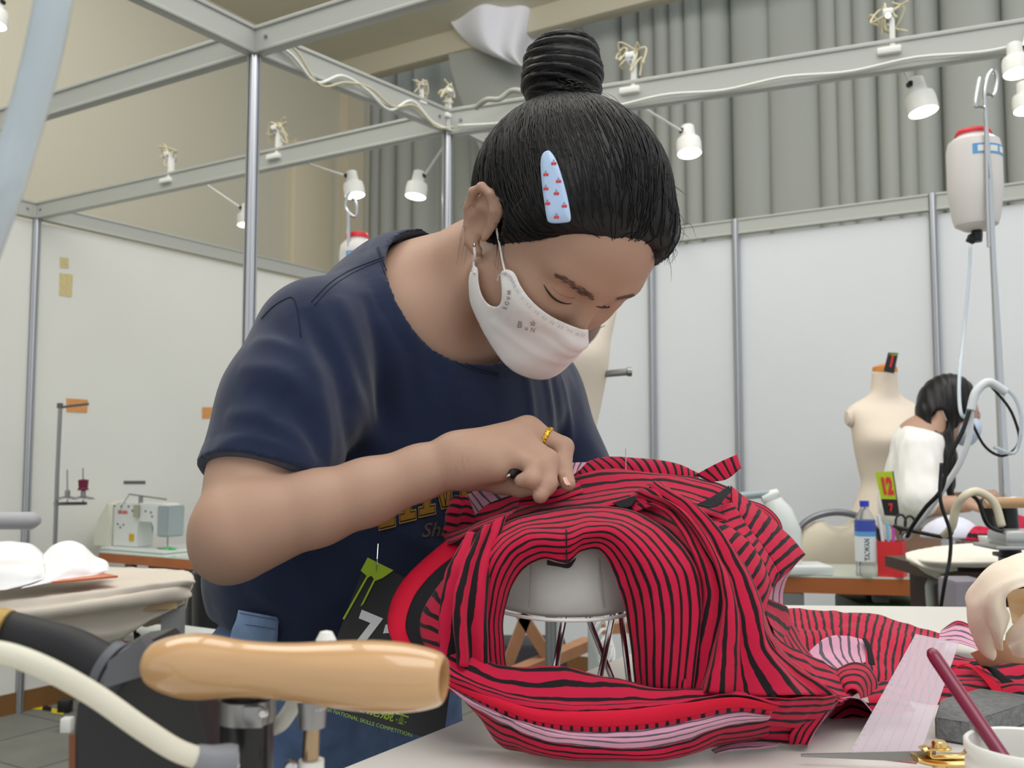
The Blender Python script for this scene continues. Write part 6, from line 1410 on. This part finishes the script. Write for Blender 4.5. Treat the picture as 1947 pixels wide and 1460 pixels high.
f2 = at(1688, 900, 4.3); dress_form(Vector((f2.x, f2.y, 0)), R(8), 'cream dress form with orange neck cap and black number tag', 1.023, -.05)
t = thing('number_tag', 'black tag with a red 1 standing on the orange neck cap', 'tag', at(1690, 708, 4.2))
def card(q, m, parent, name, th=.002):
    b = MB(); quad(b, q, th, 3); return b.build(name, m, parent)
qd = [at(1689, 670, 4.18), at(1708, 671, 4.18), at(1700, 710, 4.18), at(1680, 706, 4.18)]; card(qd, MATS['black_card'], t, 'tag_sheet')
def quad_text(s, q, s0, t0, sx, sy, m, parent, name, bold=.02):
    me = text_me(s, 1, bold=bold); nn = (q[1] - q[0]).cross(q[3] - q[0]).normalized(); nn = nn if nn.y < 0 else -nn
    for v in me.vertices: v.co = bil(q, s0 + v.co.x * sx, t0 - v.co.y * sy) + nn * .003
    return link(name, me, m, parent, shade=False)
M_redp = mat('red_print', (216, 40, 50), .6); quad_text('1', qd, .5, .46, .9, .75, M_redp, t, 'tag_number', .06); quad_text('\u6280\u80fd\u7af6\u8cfd', qd, .5, .1, .2, .12, M_lime, t, 'tag_caption')

# ================================================================= RIGHT: SECOND WORKER, TABLES
rc_ = on(1370, 1090, .86); rd = on(1756, 1099, .86)
rt = sewing_table('sewing_table', rc_, (rd - rc_).length, .38, .86, 'glass topped sewing table with wood edge, holding bottle and red pen box', rd - rc_, U * .5 + Vector((0, .8, 0)), True, .052)
q = on(1600, 1110, .86); b = MB(); b.box((q.x - .1, q.y + .25, .55), (.10, .05, .50)); b.build('pedestal', MATS['table_leg_grey'], rt)
b = MB(); q = at(1685, 1138, 3.4); b.box((q.x, q.y, q.z / 2), (.26, .3, q.z), bev=.01); tag(b.build('green_crate', mat('dark_green_plastic', (34, 84, 42), .5)), 'dark green crate under the glass topped table', 'crate')
# chair
ch = thing('banquet_chair', 'cream banquet chair with grey metal frame behind the glass table', 'chair', Vector((*at(1596, 1000, 3.85).xy, 0)))
q = ch.location; M_chf = mat('chair_frame_grey', (120, 122, 128), .35, .7); M_chc = mat('chair_cream', (216, 206, 184), .7)
dch = 3.85; arc = [(1506, 1090), (1508, 1040), (1520, 1005), (1548, 983), (1590, 974), (1632, 982), (1662, 1003), (1678, 1040), (1680, 1090)]
b = MB(); b.tube([Vector((at(1506, 1090, dch).x, dch, .05))] + [at(x, y, dch) for x, y in arc] + [Vector((at(1680, 1090, dch).x, dch, .05))], .013, 10, smoothpts=70); b.build('frame', M_chf, ch)
b = MB(); bp_ = [(1516, 1095), (1516, 1045), (1526, 1010), (1550, 992), (1566, 990), (1580, 999), (1596, 1002), (1612, 999), (1624, 990), (1642, 994), (1664, 1014), (1672, 1045), (1672, 1095)]
P = [at(x, y, dch) for x, y in bp_]; Pk = [p + Vector((0, .04, 0)) for p in P]; cc = sum(P, Vector()) / len(P); ck = cc + Vector((0, .04, 0))
b.grid([[cc.lerp(p, .01) - Vector((0, .012, 0)) for p in P], [cc.lerp(p, .9) - Vector((0, .01, 0)) for p in P], P, Pk, [ck.lerp(p, .01) for p in Pk]], closed_u=True); b.build('backrest', M_chc, ch, sharp=50)
b = MB(); b.box((q.x, q.y - .22, .46), (.42, .42, .07), bev=.02); b.build('seat', M_chc, ch)
for sx, sy in ((-.19, -.4), (.19, -.4), (-.19, -.04), (.19, -.04)):
    b = MB(); b.tube([(q.x + sx, q.y + sy, .44), (q.x + sx * 1.05, q.y + sy, .0)], .012, 8); b.build('leg', M_chf, ch)
# water bottle
bt = thing('water_bottle', 'clear water bottle with blue cap and blue white label on glass table', 'bottle', on(1647, 1095, .86) + Vector((0, .0, 0)))
p = bt.location; r = .033; Mb = Matrix.Translation(p) @ Matrix.Diagonal((1, 1, .89, 1))
M_pet = mat('clear_plastic', (235, 240, 242), .05, trans=.85, ior=1.1)
b = MB(); b.lathe([(.0001, .001), (r * .9, .001), (r, .01), (r * .95, .03), (r, .04), (r * .96, .06), (r, .075), (r * .98, .18), (r, .195), (r * .9, .215), (r * .55, .238), (r * .38, .25), (r * .38, .262), (.0001, .262)], 32, Mb); b.build('bottle_body', M_pet, bt, sharp=0)
b = MB(); b.lathe([(.0001, .256), (r * .46, .256), (r * .46, .277), (.0001, .277)], 20, Mb); b.build('cap', mat('cap_blue', (50, 60, 190), .4), bt, sharp=30)
b = MB(); b.lathe([(r * 1.02, .150), (r * 1.02, .205)], 32, Mb, cap=False); b.build('label', mat('label_deep_blue', (60, 80, 170), .4), bt); b = MB(); b.lathe([(r * 1.03, .148), (r * 1.03, .165)], 32, Mb, cap=False); b.build('label', M_lbl, bt)
b = MB(); b.lathe([(r * 1.015, .055), (r * 1.015, .148)], 32, Mb, cap=False); b.build('label', mat('label_white', (222, 228, 228), .4), bt)
me = text_me('TAIWAN', .02, bold=.001); me.transform(Matrix.Rotation(R(90), 4, 'Z')); 
for v in me.vertices: a = v.co.x / r - R(100); z = .10 + v.co.y; v.co = p + Vector((r * 1.03 * math.cos(a), r * 1.03 * math.sin(a), z * .89))
link('label_lettering', me, mat('label_ink', (66, 80, 86), .5), bt, shade=False)
# red pen box with tools
pb = thing('pen_box', 'open red pen box on the corner of the glass table', 'box', on(1704, 1097, .86) + Vector((0, .03, 0)))
q = pb.location; b = MB(); hw = .038; H_ = .115
ro = rotV()
for (cx, cy, sx, sy) in ((0, -hw, 2 * hw, .003), (0, hw, 2 * hw, .003), (-hw, 0, .003, 2 * hw), (hw, 0, .003, 2 * hw)): b.box(q + ro @ Vector((cx, cy, H_ / 2)), (sx, sy, H_), ro)
b.box(q + Vector((0, 0, .002)), (2 * hw, 2 * hw, .003), ro); b.build('box_wall', mat('box_red', (214, 46, 50), .5), pb)
for (x, lean, hgt, r_, col, nm, lb) in ((-.016, -.026, .20, .006, (226, 230, 232), 'white_marker', 'white marker standing tallest in the red pen box'), (-.004, -.01, .175, .005, (120, 190, 226), 'blue_pen', 'light blue pen in the red box'), (.006, .0, .165, .005, (200, 80, 180), 'pink_pen', 'pink pen in the red box'), (-.026, -.018, .155, .0045, (30, 30, 34), 'black_pen', 'black pen at the left rim of the red box')):
    b = MB(); b.tube([q + Vector((x, 0, .006)), q + Vector((x + lean, 0, hgt))], r_, 10); tag(b.build(nm, mat(nm, col, .4)), lb, 'pen')
t = thing('tool_scissors', 'black handled scissors standing in the red pen box', 'scissors', q + Vector((.02, 0, .006)))
b = MB(); b.tube([q + Vector((.02, 0, .006)), q + Vector((.028, 0, .135))], .005, 8); b.build('blade', M_steel, t)
for dx, dz in ((.022, .175), (.052, .17)):
    b = MB(); cc = q + Vector((dx + .01, 0, dz)); b.tube([cc + Vector((.017 * math.cos(a), 0, .026 * math.sin(a))) for a in np.linspace(0, 6.1, 20)], .004, 8, closed=True); b.tube([cc - Vector((0, 0, .024)), q + Vector((.026, 0, .125))], .004, 8); b.build('finger_loop', M_black, t)

# pressing table at the right
zq = .985
pr_ = thing('ironing_table', 'ironing table under a cream cloth at the right edge', 'table', Vector((*at(1900, 1080, 2.35).xy, 0)))
c = Cloth()
c.add('cloth_cover', [[(1722, 1052, 2.55), (1760, 1043, 2.7), (1830, 1035, 2.85), (1900, 1032, 2.9), (2040, 1032, 2.9)], [(1722, 1056, 2.5), (1765, 1056, 2.45), (1830, 1055, 2.45), (1900, 1055, 2.45), (2040, 1055, 2.45)], [(1724, 1062, 2.46), (1770, 1067, 2.38), (1830, 1068, 2.36), (1900, 1068, 2.36), (2040, 1068, 2.36)], [(1730, 1066, 2.46), (1770, 1076, 2.40), (1830, 1078, 2.38), (1900, 1078, 2.38), (2040, 1078, 2.38)]], 1, nu=60)
c.add('cloth_cover', [[(1722, 1056, 2.46), (1750, 1068, 2.42), (1785, 1076, 2.42), (1820, 1079, 2.44)], [(1728, 1066, 2.45), (1752, 1078, 2.40), (1785, 1088, 2.42), (1818, 1090, 2.46)], [(1738, 1070, 2.5), (1760, 1088, 2.46), (1790, 1102, 2.46), (1810, 1100, 2.5)]], 1, fold=(1, .006, 0))
c.build({'cloth_cover': mat('cream_cloth', (228, 222, 208), .85)}, pr_, .003)
a, d_ = at(1790, 1075, 2.45), at(2040, 1075, 2.45); b = MB(); b.box(((a.x + d_.x) / 2, 2.62, zq - .03), (d_.x - a.x, .40, .03)); b.build('board', mat('dark_board', (70, 52, 42), .6), pr_)
b = MB(); b.box((a.x + .35, 2.66, .72), (.55, .35, .44)); b.build('under_cabinet', mat('dark_brown_cabinet', (60, 44, 36), .6), pr_)
for x in (1800, 1960):
    for yy in (2.5, 2.8): q = at(x, 1075, yy); b = MB(); b.box((q.x, yy, .25), (.04, .04, .5)); b.build('leg', MATS['dark_brown_cabinet'], pr_)
b = MB(); q = at(1832, 1140, 2.3); b.box((q.x, q.y, q.z - .1), (.08, .1, .3), bev=.01); tag(b.build('grey_bin', mat('bin_lilac', (140, 134, 142), .6)), 'grey lilac bin under the cream covered ironing table', 'bin')
# second iron on a silver rest
t = thing('steam_iron', 'small steam iron with pale wooden handle by the second worker', 'iron', at(1915, 1040, 2.2))
b = MB(); q = at(1935, 1022, 2.2); b.box(q, (.10, .09, .035), bev=.010); b.build('iron_body', mat('silver_paint', (186, 188, 186), .3, .6), t)
b = MB(); b.box(at(1935, 1038, 2.2), (.15, .11, .008), bev=.002); b.build('rest_plate', MATS['silver_paint'], t)
b = MB(); b.tube([at(1872, 958, 2.2), at(1885, 956, 2.2), at(1970, 955, 2.2)], [.010, .013, .013], 16); b.build('handle', M_maple, t)
b = MB(); b.tube([at(1870, 948, 2.25), at(1885, 985, 2.25), at(1900, 1010, 2.22)], [.012, .016, .012], 12); b.build('heat_shield', M_black, t)
# cables round the stand
cable('trailing_cord', [at(1930, 1015, 2.2), at(1880, 1000, 2.15), at(1858, 950, 2.15), at(1828, 940, 2.15), at(1815, 975, 2.2), at(1808, 1015, 2.2), at(1790, 1020, 2.2), at(1730, 1008, 2.25), at(1700, 1000, 2.3)], .0045, M_black, 'black cord looping from the second iron past the red pen box')
cable('steam_hose', [at(1905, 1000, 2.12), at(1890, 955, 2.12), at(1860, 935, 2.12), at(1835, 942, 2.12), at(1818, 965, 2.14), at(1810, 1000, 2.16), at(1795, 1018, 2.2)], .009, mat('cream_hose', (226, 216, 190), .5), 'cream hose arching behind the second iron', 'hose')
cable('water_line', [at(1845, 465, 2.3), at(1843, 520, 2.3), at(1832, 640, 2.28), at(1824, 715, 2.2), at(1826, 780, 2.15), at(1838, 790, 2.15), at(1852, 745, 2.15), at(1880, 728, 2.15), at(1925, 750, 2.15), at(1942, 800, 2.15), at(1930, 860, 2.15), at(1890, 850, 2.15)], .0040, M_clear, 'clear water line looping down from the hanging tank', 'tube')
cable('water_line', [at(1846, 780, 2.14), at(1856, 745, 2.14), at(1880, 727, 2.14), at(1912, 745, 2.14)], .010, mat('hose_white', (216, 220, 224), .3), 'thick white bend of hose beside the second worker\'s face', 'hose')
cable('water_line', [at(1846, 776, 2.16), at(1843, 830, 2.16), at(1825, 880, 2.17), at(1800, 920, 2.19), at(1765, 970, 2.22), at(1735, 1010, 2.26), at(1722, 1022, 2.3)], .0070, MATS['hose_white'], 'white hose slanting down in front of the second worker', 'hose')
cable('trailing_cord', [at(1843, 780, 2.13), at(1830, 820, 2.13), at(1805, 870, 2.14), at(1790, 930, 2.15), at(1760, 965, 2.18), at(1735, 1000, 2.22), at(1725, 1020, 2.25)], .005, M_black, 'black cord running down beside the white hose')
cable('trailing_cord', [at(1790, 880, 2.12), at(1788, 950, 2.12), at(1806, 1010, 2.12), at(1806, 1060, 2.12), at(1796, 1110, 2.12), at(1785, 1180, 2.15)], .0042, M_black, 'black cord hanging down before the ironing table')
cable('trailing_cord', [at(1842, 790, 2.16), at(1870, 845, 2.16), at(1900, 866, 2.16), at(1925, 858, 2.16), at(1938, 835, 2.16), at(1930, 800, 2.16), at(1915, 770, 2.16), at(1885, 735, 2.16)], .0032, M_black, 'black cord ringed round the chrome stand')
cable('pipe', [at(1790, 1095, 2.6), at(1770, 1108, 2.6), at(1768, 1130, 2.6), at(1774, 1190, 2.6)], .012, mat('grey_pipe', (176, 180, 172), .5), 'curved grey pipe under the ironing table', 'pipe')
cable('pipe', [at(1800, 1090, 2.6), at(1792, 1120, 2.6), at(1798, 1190, 2.6)], .012, MATS['grey_pipe'], 'straight grey pipe next to the curved one', 'pipe')
# lamp arm of a machine hidden by the striped cloth
t = thing('sewing_machine', 'white sewing machine whose lamp arm shows above the striped cloth', 'sewing machine', Vector((*at(1460, 1080, 3.35).xy, .86)))
b = MB(); b.tube([at(1405, 944, 3.35), at(1440, 940, 3.35), at(1462, 938, 3.35)], .014, 12); b.build('lamp_arm', M_machg, t)
b = MB(); b.lathe([(.0001, -.03), (.016, -.03), (.02, 0), (.016, .03), (.0001, .03)], 14, frame(at(1464, 941, 3.35), (0, 1, 0), (1, 0, 0)) if False else Matrix.Translation(at(1464, 943, 3.35)) @ Matrix.Rotation(R(70), 4, 'Y')); b.build('lamp_head', M_mach, t)
b = MB(); b.tube([at(1468, 950, 3.35), at(1478, 975, 3.35), at(1492, 1010, 3.35), at(1492, 1078, 3.35)], [.03, .05, .055, .055], 20); b.build('machine_arm', M_mach, t)
b = MB(); q = at(1470, 1080, 3.35); b.box((q.x, q.y, .875), (.36, .16, .03), bev=.005); b.build('bed', M_mach, t)
# ================================================================= THE SECOND WORKER
dw = 3.75; WS = 1.12
_RC, _EL = RC, EL
def RC(a, b, ra, rb): return _RC(a, b, ra * WS, rb * WS)
def EL(c, rad, Rm=None): return _EL(c, [v * WS for v in rad], Rm)
def a_(x, y, d=dw): return at(x, y, d)
wb = [('u', EL(a_(1806, 770), (.078, .072, .098), np.array(Matrix.Rotation(R(35), 3, 'Y'))), .02), ('u', EL(a_(1826, 800), (.052, .055, .070), np.array(Matrix.Rotation(R(35), 3, 'Y'))), .03),
      ('u', RC(a_(1848, 788), a_(1856, 800), .009, .011), .015), ('u', RC(a_(1832, 832), a_(1834, 834), .022, .02), .03),
      ('u', EL(a_(1788, 790, dw - .075), (.014, .008, .026)), .008),
      ('u', RC(a_(1788, 800), a_(1752, 838), .050, .056), .03), ('u', RC(a_(1752, 840), a_(1738, 960), .085, .09), .06),
      ('u', RC(a_(1740, 960), a_(1775, 1080), .09, .085), .06),
      ('u', RC(a_(1756, 866, dw - .08), a_(1748, 962, dw - .14), .045, .040), .03), ('u', RC(a_(1748, 964, dw - .14), a_(1838, 958, dw - .22), .038, .026), .02),
      ('u', RC(a_(1758, 862, dw + .12), a_(1775, 955, dw + .14), .045, .038), .03), ('u', RC(a_(1775, 957, dw + .14), a_(1850, 948, dw - .02), .036, .025), .02)]
for k in range(4):
    q = a_(1862, 946 + 2 * k, dw - .24 - .016 * k + .03); wb += [('u', RC(a_(1838, 957, dw - .22), q, .020, .012), .012)] + fing([q, a_(1880, 940 + 2 * k, dw - .22 - .018 * k), a_(1892 - 2 * k, 948 + 3 * k, dw - .22 - .018 * k)], [.011, .0095, .008])
wb += fing([a_(1846, 962, dw - .25), a_(1862, 968, dw - .28), a_(1876, 966, dw - .29)], [.013, .011, .009])
for k in range(4):
    q = a_(1872, 938 + 2 * k, dw - .01 - .018 * k); wb += [('u', RC(a_(1850, 948, dw - .02), q, .020, .012), .012)] + fing([q, a_(1890, 936 + 2 * k, dw - .01 - .018 * k), a_(1900, 944 + 2 * k, dw - .01 - .018 * k)], [.011, .0095, .008])
w2 = link('person', sdf_me('person', wb, (1.1, 3.2, .7), (2.4, 4.2, 1.7), .006), M_skin, sharp=0)
tag(w2, 'long haired worker in glasses, mask and white top bent over at the right', 'person')
WB = bvh_of(w2)
ws = [('u', RC(a_(1752, 848), a_(1736, 960), .100, .108), .06), ('u', RC(a_(1740, 960), a_(1768, 1015), .100, .090), .05), ('u', RC(a_(1750, 856, dw - .09), a_(1748, 945, dw - .15), .064, .068), .04), ('u', RC(a_(1752, 848, dw + .06), a_(1772, 935, dw + .14), .062, .066), .04)]
cutc = np.array(a_(1788, 806))
def wpost(P, d):
    d = d - .007 * sinnoise(P * np.array([1, 1, .4]), 34, 6) - .004 * sinnoise(P * np.array([1, 1, .5]), 75, 8); d = np.maximum(d, P[:, 2] - a_(1740, 822).z - .35 * (a_(1752, 800).x - P[:, 0])) ; d = np.maximum(d, a_(1740, 1000).z - P[:, 2])
    return np.maximum(d, -(np.linalg.norm(P - cutc, axis=1) - .088))
link('t_shirt', sdf_me('t_shirt', ws, (1.1, 3.2, .7), (2.4, 4.2, 1.7), .007, wpost), mat('white_jersey', (232, 230, 224), .85, sheen=.1), w2, sharp=0)
wh = [('u', EL(a_(1799, 766), (.094, .088, .105), np.array(Matrix.Rotation(R(35), 3, 'Y'))), .02), ('u', RC(a_(1775, 790, dw - .03), a_(1790, 870, dw - .07), .052, .046), .04), ('u', RC(a_(1790, 870, dw - .07), a_(1800, 945, dw - .06), .042, .022), .03),
      ('u', RC(a_(1785, 800, dw + .05), a_(1800, 920, dw + .02), .045, .03), .03)]
def whpost(P, d):
    q = P - np.array(a_(1843, 800)); n = np.array((.80, -.10, -.52)); n /= np.linalg.norm(n); cut = q @ n + .036
    z = P[:, 2]; up = z > a_(1800, 830).z
    d = d + .0016 * np.sin(P[:, 0] * 260 + 3 * np.sin(z * 14)); d = np.where(up, np.maximum(d, cut), d)
    ec = np.linalg.norm((P - np.array(a_(1790, 800, dw - .10))) / np.array([.032, .05, .045]), axis=1) - 1
    return np.maximum(d, -ec * .03)
link('hair', sdf_me('hair', wh, (1.1, 3.2, .7), (2.4, 4.2, 1.7), .005, whpost), M_hair, w2, sharp=0)
hm = sdf_me('mask', [('u', EL(a_(1830, 812), (.060, .064, .056), np.array(Matrix.Rotation(R(35), 3, 'Y'))), .02), ('u', RC(a_(1850, 800), a_(1838, 834), .014, .022), .03)], (1.3, 3.4, 1.1), (2.3, 4.1, 1.7), .005,
            lambda P, d: np.maximum(np.maximum(d, -((P - np.array(a_(1800, 815))) @ np.array((.93, 0, .36)) + .012)), (P - np.array(a_(1836, 790))) @ np.array((.36, 0, .93)) - .0))
link('face_mask', hm, mat('pale_blue_mask', (196, 210, 228), .8), w2, sharp=0)
b = MB(); b.tube([a_(1790, 778, dw - .085), a_(1812, 792, dw - .075), a_(1838, 786, dw - .06)], .0022, 6); q = a_(1852, 790, dw - .035)
b.tube([q + Vector((.018 * math.cos(a), -.01 * math.cos(a), .022 * math.sin(a))) for a in np.linspace(0, 6.1, 18)], .002, 6, closed=True); b.build('glasses', mat('glasses_pink', (176, 120, 122), .3, .4), w2)
b = MB(); b.tube([a_(1790, 776, dw - .085), a_(1800, 800, dw - .078), a_(1808, 815, dw - .068)], .0016, 6); b.build('ear_loop', M_mask, w2)
sk = [('u', RC(a_(1772, 1015), a_(1785, 1100), .085, .10), .05), ('u', RC(a_(1785, 1100), Vector((a_(1785, 1100).x, dw, .35)), .10, .13), .05)]
link('skirt', sdf_me('skirt', sk, (1.1, 3.2, .25), (2.4, 4.3, 1.1), .012, lambda P, d: np.maximum(np.maximum(d - .004 * np.sin(P[:, 0] * 60 + 2 * np.sin(P[:, 1] * 20)), P[:, 2] - a_(1750, 1000).z), .30 - P[:, 2])), mat('pale_grey_cotton', (206, 208, 212), .85), w2, sharp=0)
for sx in (-.07, .07):
    c = a_(1785, 1100); b = MB(); b.tube([(c.x + sx, dw, .40), (c.x + sx, dw, .08)], [.045, .035], 12); b.build('leg', M_skin, w2)
    b = MB(); b.box((c.x + sx + .04, dw, .035), (.22, .085, .07), bev=.025); b.build('shoe', mat('white_canvas', (225, 222, 214), .7), w2)
# number card on her back
t = thing('number_card', 'yellow green card with red 12 hanging at the white top\'s back', 'card', a_(1690, 980, 3.45))
qd = [a_(1664, 897, 3.46), a_(1699, 896, 3.46), a_(1711, 982, 3.48), a_(1682, 980, 3.48)]
card(qd, MATS['black_card'], t, 'card_sheet'); q2 = [bil(qd, -.02, 0), bil(qd, .92, 0), bil(qd, .92, .62), bil(qd, -.02, .62)]
q2 = [p + Vector((0, -.002, 0)) for p in q2]; card(q2, mat('lime_card', (176, 196, 40), .6), t, 'card_panel'); quad_text('12', q2, .52, .55, .72, .80, M_redp, t, 'card_number', .06)
q3 = [p + Vector((0, -.002, 0)) for p in (bil(qd, .05, .68), bil(qd, .9, .68), bil(qd, .9, .95), bil(qd, .05, .95))]; quad_text('7', q3, .5, .5, .6, .9, M_redp, t, 'card_number', .05)
# cloth and papers under her hands, on her own work table
wt = thing('work_table', 'pale work table in front of the long haired worker', 'table', Vector((a_(1880, 1030).x + .1, 3.3, 0)))
z2 = a_(1860, 1012, 3.3).z - .02
b = MB(); b.box((a_(1800, 1000, 3.3).x + .50, 3.32, z2), (.86, .34, .03), bev=.003); b.build('table_top', M_table, wt)
for sx in (.12, .88):
    for yy in (3.2, 3.44): b = MB(); b.box((a_(1800, 1000, 3.3).x + sx, yy, z2 / 2), (.04, .04, z2 - .03)); b.build('leg', M_steel, wt)
def lump(name, x, y, d, w_, h_, m, label, cat, seed=0):
    p = a_(x, y, d); b = MB(); rows = []
    for i in range(9):
        v = i / 8; rows.append([p + Vector((w_ * math.cos(a) * (1 - v ** 2) ** .5 * (1 + .12 * math.sin(3 * a + seed)), .06 * math.sin(a) * (1 - v ** 2) ** .5, h_ * v * (1 + .15 * math.sin(2 * a + seed)))) for a in np.linspace(0, 2 * math.pi, 26, endpoint=False)])
    b.grid(rows, closed_u=True, cap=True); tag(b.build(name, m, sharp=0), label, cat)
lump('folded_cloth', 1806, 1022, 3.3, .095, .065, mat('lilac_white_cloth', (214, 214, 226), .85), 'lilac white folded cloth under the second worker\'s forearm', 'cloth', 1)
lump('crimson_cloth', 1862, 1026, 3.28, .075, .04, M_str, 'red striped cloth bundle before the second worker\'s hands', 'cloth', 2)
lump('crimson_cloth', 1930, 1022, 3.26, .06, .07, mat('crimson_cloth', (178, 24, 62), .85), 'crimson cloth bundle beyond the silver iron at the right edge', 'cloth', 3)
